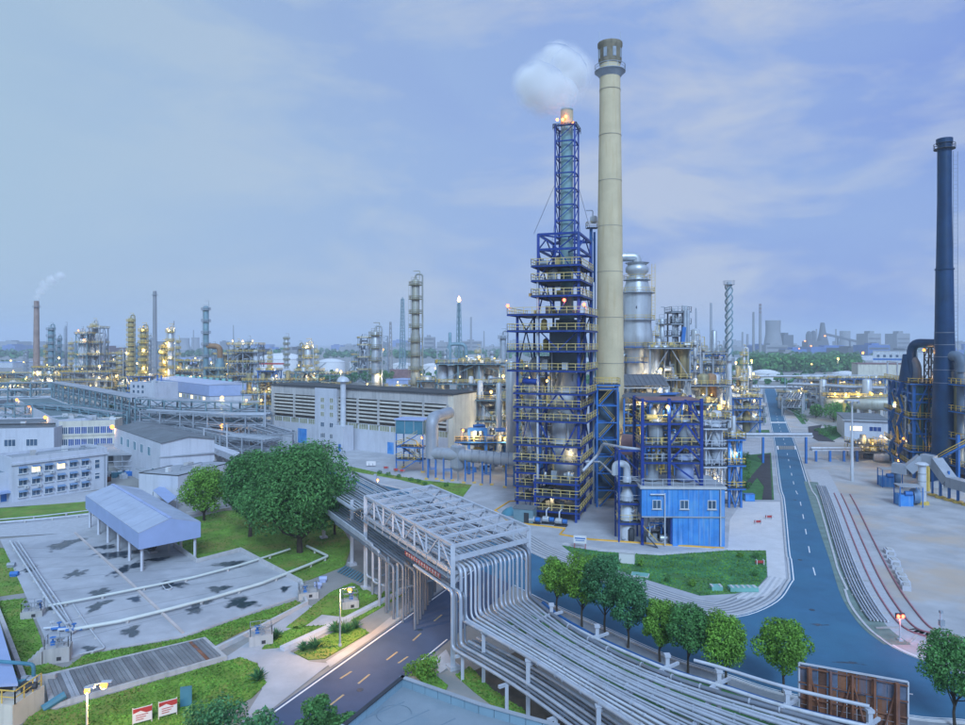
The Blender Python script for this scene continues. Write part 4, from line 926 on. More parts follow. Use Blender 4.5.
# --- three-storey office block
of, A, B, d, n, ln = hall('office_block', 'pale three storey office block with awnings over its windows', 'office', G(12, 503), G(107, 488), 9, 8.3, WALLW, ROOFL, .7)
obj('cornice', wall_rect(MB(), A, d, n, -.3, ln + .3, 7.5, 7.9, .35, .4), WALLW, of)
AWN = mat('awning', (.16, .26, .42), .6, var=.15)
for r_ in range(3):
    for c_ in range(6):
        u = 1.2 + c_ * 2.35; z = .9 + r_ * 2.4; lit = (r_ == 2 and c_ in (1, 3))
        wn = window(of, A, d, n, u - .12, u + 1.5, z - .1, z + 1.28, LITW if lit else GLASS, 1, True)
        a = A + d * (u - .1) - n * .05; b_ = A + d * (u + 1.45) - n * .05
        obj('awning', MB().hexa([xy(a, z + 1.3), xy(b_, z + 1.3), xy(b_ - n * .65, z + 1.02), xy(a - n * .65, z + 1.02)], [xy(a, z + 1.36), xy(b_, z + 1.36), xy(b_ - n * .65, z + 1.08), xy(a - n * .65, z + 1.08)]), AWN, wn)
        if (r_ * 5 + c_ * 3) % 4 < 2 and r_ > 0:
            ac = obj('air_conditioner', wall_rect(MB(), A, d, n, u + .9, u + 1.6, z - .75, z - .2, .45, .4), ACW, of)
            p = A + d * (u + 1.25) - n * .452; obj('fan_grille', MB().tube([xy(p, z - .47) - n * .01, xy(p, z - .47) + n * .02], .2, 10), STEELG, ac)
for z in (2.3, 3.2, 4.6, 5.6): window(of, A, d, n, ln - 2.6, ln - 1.5, z, z + (.5 if z in (3.2, 5.6) else .8) + .5 * (z > 4), GLASS, 0)
obj('downpipe', MB().beam(A + d * (ln - .5) - n * .08 + V((0, 0, .1)), A + d * (ln - .5) - n * .08 + V((0, 0, 8)), .12), STEELG, of)
# --- low building at its left, with lit window
lo, A, B, d, n, ln = hall('gate_house', 'low pale building with one lit window beside the office block', 'building', G(-60, 512), G(10, 501), 20, 5.6, WALLW, ROOFT, .35)
window(lo, A, d, n, ln - 3.3, ln - 2.1, 2.6, 3.8, LITW, 1); obj('entrance_roof', wall_rect(MB(), A, d, n, ln - 4.5, ln - .3, 1.9, 2.3, 1.6, 1.6), BLUER, lo); obj('door', wall_rect(MB(), A, d, n, ln - 1.6, ln - .6, 0, 1.85, .04, .1), BLUEL, lo)
# --- long hall with three dark windows
h2, A, B, d, n, ln = hall('long_hall', 'long pale hall with a row of wide dark windows and a grey roof', 'hall', G(-60, 459), G(54, 456), 30, 7.6, WALLW, ROOFG, .45)
for k in range(5): u = ln - 4.2 - k * 5.6; window(h2, A, d, n, u - 3, u, 3.0, 5.0, GLASS, 2)
obj('roof_kerb', MB().prism([A + n * 8, B + n * 8, B + n * 8.5, A + n * 8.5], 8.06, 8.5), ROOFD, h2)
# --- two-storey building with blue glazed bands
h3, A, B, d, n, ln = hall('glazed_building', 'cream two storey building with two bands of blue windows', 'building', G(59, 453), G(115, 451), 9, 8.8, WALLY, ROOFL, .4)
for z in (1.9, 5.4):
    for k in range(8):
        u = .6 + k * (ln - 1.2) / 8; window(h3, A, d, n, u + .06, u + (ln - 1.2) / 8 - .06, z, z + 2.1, [GLASSB, GLASS, GLASSB, GLASSB][(k * 3 + int(z)) % 4], 2)
    obj('band', wall_rect(MB(), A, d, n, 0, ln, z - .5, z - .15, .18, .18), WALLY, h3)
# --- receding service building with dark green roof
h4, A, B, d, n, ln = hall('service_building', 'long white service building with a green roof and amber lamps', 'building', G(15, 416), G(52, 441), 13, 7.2, WALLW, mat('green_roof', (.13, .19, .21), .8), .5)
for k in range(7): window(h4, A, d, n, 4 + k * (ln - 8) / 7, 6.6 + k * (ln - 8) / 7, 2, 4.6, GLASS, 1)
for u in (.12, .5): bulb(h4, xy(lerp(A, B, u) - n * .6, 7.9), .5, LAMPO, 120, AMB)
h5, A, B, d, n, ln = hall('stair_block', 'white stair block between the long hall and the glazed building', 'building', G(47, 448), G(58, 453), 9, 9.2, WALLW, mat('green_roof', (.07, .17, .19)), .5)
bulb(h5, xy(A - n * .5, 9.4), .45, LAMPO, 120, AMB); window(h5, A, d, n, 1, 2.2, 5.5, 7.2, GLASS, 0)
# low flat roofs filling the court
for i, (a, b, dp, hh, lb, rm) in enumerate([((60, 452), (100, 449), 8, 4.2, 'low flat roofed link behind the office block', ROOFT), ((-50, 428), (12, 424), 26, 5.0, 'low shed with a tan roof behind the long hall', mat('tan_roof', (.33, .28, .24), .9)),
                                             ((-60, 408), (8, 409), 10, 4.0, 'low white range below the steel trestle', ROOFL)]):
    hall('low_range', lb, 'building', G(*a), G(*b), dp, hh, WALLW, rm, .3)
# carport between office and warehouse
cpq = [G(97, 443.6, 5.2), G(114, 443.6, 5.2), G(138, 454, 5.2), G(108, 455, 5.2)]
cp_ = thing('carport', 'dark open carport between office block and warehouse', 'carport', xy(cpq[3], 0))
obj('roof', MB().prism(cpq, 5.0, 5.25), ROOFL, cp_)
for q_ in cpq + [lerp(cpq[3], cpq[2], .5)]: obj('post', MB().beam(xy(lerp(q_, cpq[0], .02), 0), xy(lerp(q_, cpq[0], .02), 5.0), .2), STEELG, cp_)
obj('back_wall', MB().prism([cpq[0], cpq[1], cpq[1] + V((0, .3, 0)), cpq[0] + V((0, .3, 0))], 0, 4.9), DARK, cp_)  # dark colour stands in for the shade inside the carport
obj('cross_tie', MB().beam(xy(cpq[3], 3.6), xy(cpq[2], 3.6), .12).beam(xy(cpq[3], 2.4), xy(cpq[2], 2.4), .1), STEELW, cp_)
q = random.Random(4)
for i in range(11):
    p = lerp(lerp(cpq[3], cpq[2], q.uniform(.05, .95)), lerp(cpq[0], cpq[1], .5), q.uniform(.02, .25)) + V((0, -1 - 3 * (i % 3), 0)); p.z = 0
    m_ = [DARK, TEAL, STEELG, BLUEL, VESW, RUST][i % 6]
    t = thing('stored_machine', ['black', 'teal', 'grey', 'bright blue', 'white', 'rusty brown'][i % 6] + (' machine part with a drum stored before the carport' if i < 6 else ' machine part stored further out in front of the carport'), 'machine', p, 'machines stored by the carport')
    obj('machine_body', MB().box(p, q.uniform(.9, 2), q.uniform(.8, 1.3), q.uniform(.6, 1.4), (1, q.uniform(-1, 1))), m_, t); obj('machine_drum', MB().tube([p + V((-.4, 0, 1)), p + V((.5, .3, 1.1))], .35, 8), STEELG, t)
# --- white warehouse, gable roof
wA, wC, wD = V((-95, 178, 0)), V((-70, 150, 0)), V((-61, 157, 0)); wB = wA + (wD - wC); hz_ = 10.1
wh = thing('warehouse', 'white gabled warehouse with a grey roof and five small windows', 'warehouse', lerp(wC, wD, .5))
obj('wall', MB().prism([wA, wC, wD, wB], 0, hz_), WALLW, wh)
r1, r2 = lerp(wA, wB, .5), lerp(wC, wD, .5)
obj('gable', MB().add([xy(wC, hz_), xy(wD, hz_), xy(r2, hz_ + .95), xy(wA, hz_), xy(wB, hz_), xy(r1, hz_ + .95)], [(0, 1, 2), (4, 3, 5), (0, 2, 5, 3), (2, 1, 4, 5)]), WALLW, wh)
ee = (wC - wA).normalized()
for a, b, rA, rB in ((wA, wC, r1, r2), (wB, wD, r1, r2)):
    obj('roof_slope', MB().hexa([xy(a - ee * .3, hz_ + .05), xy(b + ee * .3, hz_ + .05), xy(rB + ee * .3, hz_ + 1.0), xy(rA - ee * .3, hz_ + 1.0)], [xy(a - ee * .3, hz_ + .2), xy(b + ee * .3, hz_ + .2), xy(rB + ee * .3, hz_ + 1.15), xy(rA - ee * .3, hz_ + 1.15)]), ROOFG, wh)
_, _, d, n, ln = frame2(wA, wC)
for k in range(5): window(wh, wA, d, n, 6 + k * 5.6, 8.2 + k * 5.6, 6.5, 8.6, TEAL, 1)
window(wh, wA, d, n, ln - 6, ln - 3.2, 1.0, 4.2, TEAL, 1); obj('door', wall_rect(MB(), wA, d, n, ln - 11, ln - 8.5, 0, 3.0, .05, .1), BLUEL, wh); obj('door_canopy', wall_rect(MB(), wA, d, n, ln - 12, ln - 7.6, 3.2, 3.4, 1.8, 1.8), ROOFL, wh)
bulb(wh, xy(wA - n * .5, hz_ + .3), .5, LAMPO, 120, AMB)
obj('ledge', MB().prism([wC + V((-.2, -.3, 0)), wD + V((.4, -.4, 0)), wD + V((.6, 1, 0)), wC], 7.0, 7.25), ROOFL, wh)
an, A, B, d, n, ln = hall('warehouse_annex', 'white flat roofed annex at the gable end of the warehouse', 'building', G(178, 501), G(232, 485), 10, 5.0, WALLW, ROOFL, .2, ROOFD)
lean = thing('lean_to', 'small blue lean to roof beside the annex', 'lean to', G(165, 506))
LQ = [G(153, 490, 2.6), G(162, 485, 2.6), G(177, 497, 2.3), G(168, 503, 2.3)]
obj('roof', MB().hexa([p - V((0, 0, .1)) for p in LQ], LQ), BLUER, lean)
for p in LQ: obj('post', MB().beam(xy(p, 0), xy(p, 2.25), .12), STEELG, lean)
# --- open shed in the stained yard
sA, sB, sC = G(90, 528), G(142, 572), G(195, 560); sD = sA + (sC - sB)
shed = thing('open_shed', 'open sided shed with a pale blue ribbed roof in the stained yard', 'shed', lerp(sA, sC, .5))
ez, rz_ = 5.6, 6.9
u_ = (sB - sA).normalized(); v_ = (sC - sB).normalized()
eA, eB, eC, eD = sA - u_ * .5 - v_ * .6, sB + u_ * .6 - v_ * .6, sC + u_ * .6 + v_ * .6, sD - u_ * .5 + v_ * .6
rA, rB = lerp(eA, eD, .5), lerp(eB, eC, .5)
SHR = mat('shed_roof', (.38, .44, .56), .6, var=.1, scale=.3, patch=(.30, .35, .45), pfac=.6, pscale=.25)
npn = 16
for (a, b, ra, rb) in ((eA, eB, rA, rB), (eD, eC, rA, rB)):
    for i in range(npn):
        t0, t1 = (i + .015) / npn, (i + .985) / npn; Q4 = [xy(lerp(a, b, t0), ez), xy(lerp(a, b, t1), ez), xy(lerp(ra, rb, t1), rz_), xy(lerp(ra, rb, t0), rz_)]
        obj('roof_sheet', MB().hexa(Q4, [p + V((0, 0, .09 + .02 * (i % 2))) for p in Q4]), SHR, shed)
obj('ridge_cap', MB().beam(xy(rA, rz_ + .1), xy(rB, rz_ + .1), .5, .08), BLUEP, shed)
for a, b in ((eA, eB), (eD, eC)): obj('fascia', MB().hexa([xy(a, 3.4), xy(b, 3.4), xy(b + v_ * .05, 3.4), xy(a + v_ * .05, 3.4)], [xy(a, ez - .01), xy(b, ez - .01), xy(b + v_ * .05, ez - .01), xy(a + v_ * .05, ez - .01)]), BLUER, shed)
for a, b, r_ in ((eB, eC, rB), (eA, eD, rA)):
    obj('gable_fascia', MB().add([xy(a, 3.4), xy(b, 3.4), xy(b, ez), xy(r_, rz_), xy(a, ez)] + [xy(p, z) + u_ * .06 for p, z in ((a, 3.4), (b, 3.4), (b, ez), (r_, rz_), (a, ez))], [(0, 1, 2, 3, 4), (9, 8, 7, 6, 5), (0, 5, 6, 1), (1, 6, 7, 2), (0, 4, 9, 5)]), BLUER, shed)
for i in range(6):
    for a, b in ((sA, sB), (sD, sC)):
        p = lerp(a, b, i / 5); obj('post', MB().beam(xy(p, .1), xy(p, ez), .32), WALLW, shed)
for i in range(6): obj('roof_beam', MB().beam(xy(lerp(sA, sB, i / 5), 3.9), xy(lerp(sD, sC, i / 5), 3.9), .2), STEELG, shed)
c = lerp(sA, sD, .5) + u_ * 13
tk = thing('horizontal_tank', 'pale tank standing under the open shed', 'tank', c); obj('tank_shell', MB().tube([xy(c, 1.7), xy(c + u_ * 3.4, 1.7)], 1.2, 14), VESW, tk, True)
for k in (.6, 2.8): obj('saddle', MB().box(xy(c + u_ * k, .1), .5, 1.8, .9, u_), WALLC, tk)
pm_ = thing('dark_pump_set', 'dark pump set under the open shed', 'pump', c + u_ * 8); obj('pump_casing', MB().tube([xy(c + u_ * 8, 1), xy(c + u_ * 10, 1)], .6, 10), DARK, pm_); obj('pump_base', MB().box(xy(c + u_ * 9, .12), 2.8, 1.2, .35, u_), STEELG, pm_); obj('pump_pipe', MB().tube(bend([xy(c + u_ * 9, 1), xy(c + u_ * 9, 2.6), xy(c + u_ * 11 + v_ * 2, 2.6), xy(c + u_ * 11 + v_ * 2, .1)], .4), .2), STEELG, pm_)

# ================================================================ STEEL TRESTLES AND PIPE BRIDGES
def trestle(label, line, wd, h, levels, bay, npipe, m, seed=0, cover=None, pr=.22, name='pipe_trestle', pm=None, diag=True):
    q = random.Random(seed); t = thing(name, label, 'pipe rack', xy(line[0], 0)); st = [line[0]]
    for a, b in zip(line, line[1:]):
        k = max(1, round((b - a).length / bay)); st += [lerp(a, b, (i + 1) / k) for i in range(k)]
    st = [xy(p, 0) for p in st]; l_, r_ = offset(st, wd / 2), offset(st, -wd / 2)
    for i in range(len(st)):
        f = MB().beam(l_[i], xy(l_[i], h), .42).beam(r_[i], xy(r_[i], h), .42)
        for z in levels: f.beam(xy(l_[i], z), xy(r_[i], z), .28)
        if diag: f.beam(xy(l_[i], levels[0]), xy(r_[i], 0.2), .12)
        obj('bent', f, m, t)
    for z in levels + [h]:
        f = MB()
        for e in (l_, r_):
            for i in range(len(st) - 1): f.beam(xy(e[i], z), xy(e[i + 1], z), .24)
        obj('girder', f, m, t)
    f = MB()
    for e in (l_, r_):
        for i in range(len(st) - 1):
            zs = levels + [h]
            for z0, z1 in zip(zs, zs[1:]): f.beam(xy(e[i], z0 if i % 2 else z1), xy(e[i + 1], z1 if i % 2 else z0), .2)
    if f.v: obj('bracing', f, m, t)
    for z in levels:
        for k in range(npipe):
            o_ = -wd * .42 + wd * .84 * (k + .5) / npipe; r = pr * q.choice([.6, .8, 1, 1.3]); pl = [xy(p, z + .16 + r) for p in offset(st, o_)]
            obj('pipe', MB().tube(pl, r, 6), (pm or [PIPE, PIPED, PIPE, STEELG])[k % len(pm or [0] * 4)], t, True)
    if cover:
        f = MB(); strip(f, st, wd * .55, -wd * .55, h + .25); obj('cover', f, cover, t)
    return t
tp = lambda pts, z: [xy(G(a, b, z), 0) for a, b in pts]
trestle('tall grey steel trestle turning behind the service building', tp([(-40, 384), (10, 383), (57, 382.5), (87, 388), (139, 398)], 13), 6, 13, [6, 9.5], 9, 4, STEELT, 1, ROOFL, .3)
trestle('tall grey trestle with a flat top in front of the blue roofed hall', tp([(142, 398.5), (186, 401), (261, 402.5)], 13), 5, 13, [7, 10], 8, 5, STEELT, 2, ROOFL, .3)
trestle('low pipe trestle behind the white warehouse', [G(141, 436), G(176, 441), G(215, 450), G(238, 456)], 6, 5.5, [3.2, 5.2], 7, 4, STEELG, 3, None, .24)
trestle('wide pipe trestle beside the louvred hall', [G(170, 430), G(215, 436), G(262, 448), G(282, 455)], 8, 6.5, [3, 6.2], 7, 5, STEELG, 4, None, .28)
trestle('pipe trestle under the amber lamp behind the warehouse', [G(135, 425), G(185, 427), G(240, 430), G(266, 434)], 6, 8, [4, 7.6], 8, 4, STEELG, 5, None, .3)
dct = thing('beige_duct', 'long round beige duct on steel legs behind the warehouse', 'duct', G(225, 440)); a, b = G(199, 422, 6), G(250, 419.5, 6)
obj('duct_shell', MB().tube([a, b], 1.0, 12), mat('beige_clad', (.45, .42, .38), .5), dct, True)
for k in range(5): p = lerp(a, b, (k + .3) / 5); obj('leg', MB().beam(xy(p, 0), xy(p, 5.1), .3), STEELG, dct)
sw = thing('pale_boundary_wall', 'pale raised concrete channel leading behind the broad trees', 'wall', G(220, 470)); 
obj('channel', MB().prism([G(203, 444, 4), G(208, 442, 4), G(240, 453, 4), G(236, 457, 4)], 2.6, 4.2), WALLW, sw)
for k in range(4): p = lerp(G(205, 443, 4), G(238, 455, 4), (k + .4) / 4); obj('leg', MB().beam(xy(p, 0), xy(p, 2.7), .5), WALLC, sw)
for i, (px, py, h, lb) in enumerate([(227, 461, 10, 'slim grey pole standing beside the warehouse annex'), (265, 448, 17, 'slim pole near the corner of the louvred hall'), (204, 452, 7, 'short white pole at the warehouse corner')]):
    p = G(px, py); t = thing('utility_pole', lb, 'pole', p, 'poles of the pipe court'); obj('shaft', MB().tube([p, xy(p, h)], .22, 8), VESW, t, True); obj('cross_arm', MB().beam(xy(p, h - .4) + V((-.7, 0, 0)), xy(p, h - .4) + V((.7, 0, 0)), .14), STEELG, t)
for i, (px, py, z, lb, m_, w_) in enumerate([(222, 426, 6.5, 'amber lamp on a post under the trestle behind the warehouse', LAMPO, 300), (222, 398, 14, 'bright white lamp on a tall post before the blue hall', LAMPW, 700)]):
    p = xy(G(px, py, z), 0); street_lamp(lb, p, z, [(0, 0, .2, .55)], m_, w_, AMB if m_ is LAMPO else WRM)
# --- hall with lavender blue sheet roof
bA, bB = V((-178, 374, 0)), V((-125, 316, 0)); bC = bB + (V((-108.5, 322, 0)) - V((-125, 316, 0))) * 1.2; bD = bA + (bC - bB)
bh = thing('blue_hall', 'large hall with lavender blue sheet walls and pale roof', 'hall', lerp(bB, bC, .5))
obj('wall', MB().prism([bA, bB, bC, bD], 0, 7.4), WALLW, bh); obj('cladding', MB().prism([bA + V((-.2, -.2, 0)), bB + V((0, -.4, 0)), bC + V((.3, -.1, 0)), bD], 7.6, 12.6), BLUER, bh)
r1, r2 = lerp(bA, bD, .5), lerp(bB, bC, .5)
obj('roof', MB().add([xy(bA, 12.7), xy(bB + V((0, -.6, 0)), 12.7), xy(r2 + V((0, -.6, 0)), 14.1), xy(r1, 14.1), xy(bC, 12.7), xy(bD, 12.7)], [(0, 1, 2, 3), (3, 2, 4, 5), (1, 4, 2), (5, 0, 3)]), mat('pale_lav_roof', (.42, .47, .62), .6, var=.06), bh)
_, _, d, n, ln = frame2(bA, bB)
for k in range(14): window(bh, bA, d, n, 3 + k * (ln - 6) / 14, 6 + k * (ln - 6) / 14, 5.2, 7.0, LITW if k % 3 == 1 else GLASSY, 1)
for k in range(10): obj('roof_vent', MB().box(lerp(xy(r1, 14.1), xy(r2, 14.1), (k + .5) / 10), 1.6, 1.2, .9), mat('green_vent', (.2, .42, .36)), bh)
for u in (.82, .9): obj('downpipe', MB().beam(xy(lerp(bA, bB, 1 - u) - n * .7, 0), xy(lerp(bA, bB, 1 - u) - n * .7, 15), .5), BLUEL, bh)
wb, A, B, d, n, ln = hall('control_house', 'small white three storey house attached to the blue hall', 'building', G(130, 411), G(155, 413), 12, 13.2, WALLW, ROOFL, .5)
for z in (5.6, 8.6, 11):
    for k in range(3): window(wb, A, d, n, 2 + k * 3.4, 3.8 + k * 3.4, z, z + 1.5, GLASS, 0)
hall('control_annex', 'low white flat annex before the control house', 'building', G(118, 420), G(148, 424), 10, 5.5, WALLW, ROOFL, .4)

# ================================================================ THE LOUVRED HALL
hA, hB = G(272, 439), G(453, 462); hC = D(475.5, 196); hD = hA + (hC - hB)
lh = thing('louvred_hall', 'large concrete hall with long horizontal louvres and white lower wall', 'hall', lerp(hA, hB, .5))
_, _, d, n, ln = frame2(hA, hB); HZ = 18.0
obj('lower_wall', MB().prism([hA, hB, hC, hD], 0, 8.0), WALLW, lh)
ins = .9
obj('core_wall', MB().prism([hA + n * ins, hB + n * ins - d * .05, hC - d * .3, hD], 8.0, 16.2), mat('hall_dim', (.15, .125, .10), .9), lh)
obj('top_band', MB().prism([hA - n * .15, hB - n * .15, hC + d * .1, hD], 15.4, HZ), WALLC, lh)
obj('roof', MB().prism([hA - n * .6 - d * .4, hB - n * .6 + d * .4, hC + d * .4 + n * .3, hD], HZ + .002, HZ + .45), ROOFD, lh)
obj('end_wall', MB().prism([hB - n * .25 - d * 1.5, hB - n * .25 + d * .25, hC + d * .3, hC - d * 1.2], 0.02, HZ - .01), WALLY, lh)
obj('end_wall', MB().prism([hA - n * .25 - d * .1, hA - n * .25 + d * 1.2, hD + d * 1.2, hD - d * .1], 0.02, HZ - .01), WALLC, lh)
t0, t1 = (318 - 272) / 181 * 1.12, .42
u0, u1 = ln * .29, ln * .42
obj('stair_tower', wall_rect(MB(), hA, d, n, u0, u1, 0, HZ - .02, .8, 2.0), WALLW, lh)
for z in (2.5, 6.0, 9.2, 11.5, 13.6):
    for uu in (.27, .68): window(lh, hA - n * .8, d, n, u0 + (u1 - u0) * uu, u0 + (u1 - u0) * (uu + .17), z, z + 1.5, GLASSY if z > 8 else GLASS, 1)
for (a, b) in ((1.3, u0), (u1, ln - 1.6)):
    for k in range(6):
        z = 9.0 + k * 1.1
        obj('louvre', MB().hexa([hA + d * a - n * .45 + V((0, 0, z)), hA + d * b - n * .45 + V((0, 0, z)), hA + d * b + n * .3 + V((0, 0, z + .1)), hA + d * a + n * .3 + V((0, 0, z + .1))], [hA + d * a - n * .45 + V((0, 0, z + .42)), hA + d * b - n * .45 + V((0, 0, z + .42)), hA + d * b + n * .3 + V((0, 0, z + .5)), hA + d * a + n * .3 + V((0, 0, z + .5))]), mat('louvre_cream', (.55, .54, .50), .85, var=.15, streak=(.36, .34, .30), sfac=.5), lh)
    nbay = max(2, round((b - a) / 9))
    for k in range(nbay + 1): u = a + (b - a) * k / nbay; obj('pilaster', wall_rect(MB(), hA, d, n, u - .25, u + .25, 8.0, 15.4, .6, .6), WALLC, lh)
    nw = max(3, round((b - a) / 4.4))
    for k in range(nw):
        u = a + (b - a) * k / nw; window(lh, hA, d, n, u + .2, u + (b - a) / nw - .2, 6.3, 8.0, GLASSY, 3)
for u, w_, z in ((u0 - 9, 4.2, 4.6), (u1 + 2.5, 3.2, 4.8), (ln - 24, 2.4, 3.4)): obj('door', wall_rect(MB(), hA, d, n, u, u + w_, 0, z, .06, .1), BLUEC, lh)
for u in (u0 + 3.2, u0 + 7.0): window(lh, hA - n * .8, d, n, u, u + 1.6, 2.6, 4.2, GLASS, 1)
# vent stack with mushroom cap on its plinth
p = hA + d * ln * .49 - n * 3.2
vs = thing('vent_stack', 'pale vent stack with domed cap before the louvred hall', 'vent', p)
obj('plinth', MB().box(p, 4.6, 4.2, 7.4, d), WALLW, vs); obj('plinth_door', MB().box(p - n * 2.13 + d * .8, 1.0, .06, 2.2, d), BLUEL, vs)
obj('pipe_shaft', MB().tube([xy(p, 7.4), xy(p, 20.6)], .85, 14), VESW, vs, True); obj('cap', MB().lathe(xy(p, 20.3), [(1.6, 0), (1.9, .25), (1.7, 1.0), (1.1, 1.5), (.3, 1.75)], 16), VESW, vs, True)
lb_ = thing('side_annex', 'white lean-on block at the corner of the louvred hall', 'building', G(270, 452)); obj('wall', MB().prism([G(269, 452), G(292, 457), G(294, 449), G(272, 445)], 0, 5.5), WALLW, lb_); obj('roof', MB().prism([G(269, 452), G(292, 457), G(294, 449), G(272, 445)], 5.502, 5.75), ROOFL, lb_)

# ================================================================ PLANT HELPERS
def quadf(A, u, v, a0, a1, b0, b1): return [A + u * a0 + v * b0, A + u * a1 + v * b0, A + u * a1 + v * b1, A + u * a0 + v * b1]
def deckp(root, q, z, dm, rm, rails=(0, 1, 2, 3), edge=None, t=.09, name='platform', rh=1.15):
    o = obj(name, MB().prism(q, z - .12, z), dm, root)
    if edge:
        f = MB()
        for i in range(4): f.beam(xy(q[i], z - .26), xy(q[(i + 1) % 4], z - .26), .16, .26)
        obj('edge_beam', f, edge, o)
    if rails:
        f = MB()
        for i in rails: f.rail([xy(q[i], z), xy(q[(i + 1) % 4], z)], rh, 1.6, t)
        obj('railing', f, rm, o)
    return o
def bracing(root, P, zs, m, t=.16, faces=(0, 1, 2, 3), x=False):
    for i in faces:
        f = MB(); a, b = P[i], P[(i + 1) % 4]
        for k, (z0, z1) in enumerate(zip(zs, zs[1:])):
            c = (a + b) / 2
            f.beam(xy(a, z0), xy(c, z1), t).beam(xy(b, z0), xy(c, z1), t) if (k + i) % 2 else f.beam(xy(a, z1), xy(c, z0), t).beam(xy(b, z1), xy(c, z0), t)
            if x: f.beam(xy(a, z0), xy(b, z1), t * .8)
        obj('bracing', f, m, root)
def zstairs(root, p, d, w_, z0, z1, rise, m, rm, name='stair', side=None):
    "zigzag flights between z0 and z1 along direction d"
    n = V((-d.y, d.x, 0)) if side is None else side; k = max(1, round((z1 - z0) / rise)); hh = (z1 - z0) / k
    for i in range(k):
        a, b = (p, p + d * w_) if i % 2 == 0 else (p + d * w_, p); off = n * (0 if i % 2 == 0 else 1.0)
        s = obj(name, MB().beam(xy(a + off, z0 + i * hh), xy(b + off, z0 + (i + 1) * hh), .85, .16), m, root)
        obj('handrail', MB().beam(xy(a + off - n * .4, z0 + i * hh + 1.0), xy(b + off - n * .4, z0 + (i + 1) * hh + 1.0), .08).beam(xy(a + off - n * .4, z0 + i * hh + .5), xy(b + off - n * .4, z0 + (i + 1) * hh + .5), .07), rm, s)
def ringdeck(root, c, r0, r1, z, dm, rm, n=18, s=1.0):
    o = obj('platform', MB().ring(xy(c, z - .12 * s), r0, r1, .14 * s, n), dm, root)
    f = MB(); pts = circ(xy(c, z), r1 - .05, n)
    for i in range(n):
        a, b = pts[i], pts[i + 1]; f.beam(a + V((0, 0, 1.1)), b + V((0, 0, 1.1)), .09 * s).beam(a + V((0, 0, .55)), b + V((0, 0, .55)), .07 * s)
        if i % 2 == 0: f.beam(a, a + V((0, 0, 1.1)), .07 * s)
    obj('railing', f, rm, o); return o
def ladder(root, p, z0, z1, m, wd=.6, step=.6):
    f = MB().beam(xy(p, z0) + V((-wd / 2, 0, 0)), xy(p, z1) + V((-wd / 2, 0, 0)), .09).beam(xy(p, z0) + V((wd / 2, 0, 0)), xy(p, z1) + V((wd / 2, 0, 0)), .09)
    k = int((z1 - z0) / step)
    for i in range(k): f.beam(xy(p, z0 + i * step) + V((-wd / 2, 0, 0)), xy(p, z0 + i * step) + V((wd / 2, 0, 0)), .06)
    obj('ladder', f, m, root)
def vessel(root, c, r, z0, z1, m, name='vessel', n=16, dome=.5):
    return obj(name, MB().lathe(xy(c, z0), [(r * .5, -r * dome * .8), (r * .86, -r * dome * .5), (r, 0), (r, z1 - z0), (r * .86, z1 - z0 + r * dome * .5), (r * .5, z1 - z0 + r * dome * .85), (.05, z1 - z0 + r * dome)], n), m, root, True)
def clutter(root, A, u, v, lu, lv, z0, z1, n, seed, mats, rmax=.35, name='process_pipe'):
    "vertical and horizontal process piping inside a frame"
    q = random.Random(seed)
    for i in range(n):
        p = A + u * q.uniform(.08, .92) * lu + v * q.uniform(.1, .9) * lv; za = q.uniform(z0, z0 + (z1 - z0) * .6); zb = za + q.uniform(.15, .45) * (z1 - z0); r = q.uniform(.1, rmax)
        e = A + u * q.uniform(.05, .95) * lu + v * q.uniform(.1, .9) * lv; pts = [xy(p, za), xy(p, zb)]
        if q.random() < .7: pts += [xy(e, zb)]
        if q.random() < .4: pts += [xy(e, zb + q.uniform(-.3, .3) * (zb - za))]
        if (pts[-1] - pts[-2]).length < .3: pts = pts[:-1]
        obj(name, MB().tube(bend(pts, .4, 2), r, 6), q.choice(mats), root, True)
def equip(root, A, u, v, lu, lv, z, n, seed, mats, name='equipment'):
    q = random.Random(seed)
    for i in range(n):
        p = A + u * q.uniform(.08, .92) * lu + v * q.uniform(.1, .9) * lv; s = q.uniform(.5, 1.2); k = q.random()
        if k < .4: m_ = MB().box(xy(p, z), s, s * .8, s * q.uniform(.8, 1.8), u)
        elif k < .75: m_ = MB().tube([xy(p, z + .6 * s), xy(p + u * s * 1.6, z + .6 * s)], .45 * s, 10).box(xy(p + u * s * .8, z), s * .8, s * .5, .3 * s, u)
        else: m_ = MB().lathe(xy(p, z), [(.4 * s, 0), (.5 * s, .3), (.5 * s, 1.6 * s), (.2 * s, 1.9 * s)], 10)
        obj(name, m_, q.choice(mats), root, True)

# ================================================================ BLUE FURNACE TOWER
A, C, Dd = V((6.5, 128.7, 0)), V((17.4, 125, 0)), V((22, 137, 0)); u = (C - A).normalized(); v = V((-u.y, u.x, 0)); LU, LV = 11.5, 12.6; UB = 4.0
ft = thing('furnace_tower', 'tall blue steel furnace tower with yellow railed decks and a smoking stack', 'furnace', A + u * 6 + v * 6)
ZW = [10.4, 13.4, 17.9, 20.4, 22.9, 27.1, 30.7, 34.4, 37.4]; ZU = [40.8, 43.6, 46.3]; ZTOP = 52
P0 = quadf(A, u, v, 0, LU, 0, LV); P1 = quadf(A, u, v, UB, LU, 0, LV)
for k, (a, b, zt) in enumerate([(0, 0, 37.4), (UB, 0, ZTOP), (LU, 0, ZTOP), (LU, LV, ZTOP), (0, LV, 37.4), (UB, LV, ZTOP), (LU, LV * .5, 37.4), (UB, LV * .5, 27)]):
    p = A + u * a + v * b; obj('column', MB().beam(xy(p, 0), xy(p, zt), .5 if b == 0 else .42), BLUE, ft)
for p_ in (A + u * UB + v * -.5, A + u * (LU + .6) + v * LV): obj('riser_pipe', MB().tube([xy(p_, 3), xy(p_, 44)], .2, 8), VESW, ft, True)
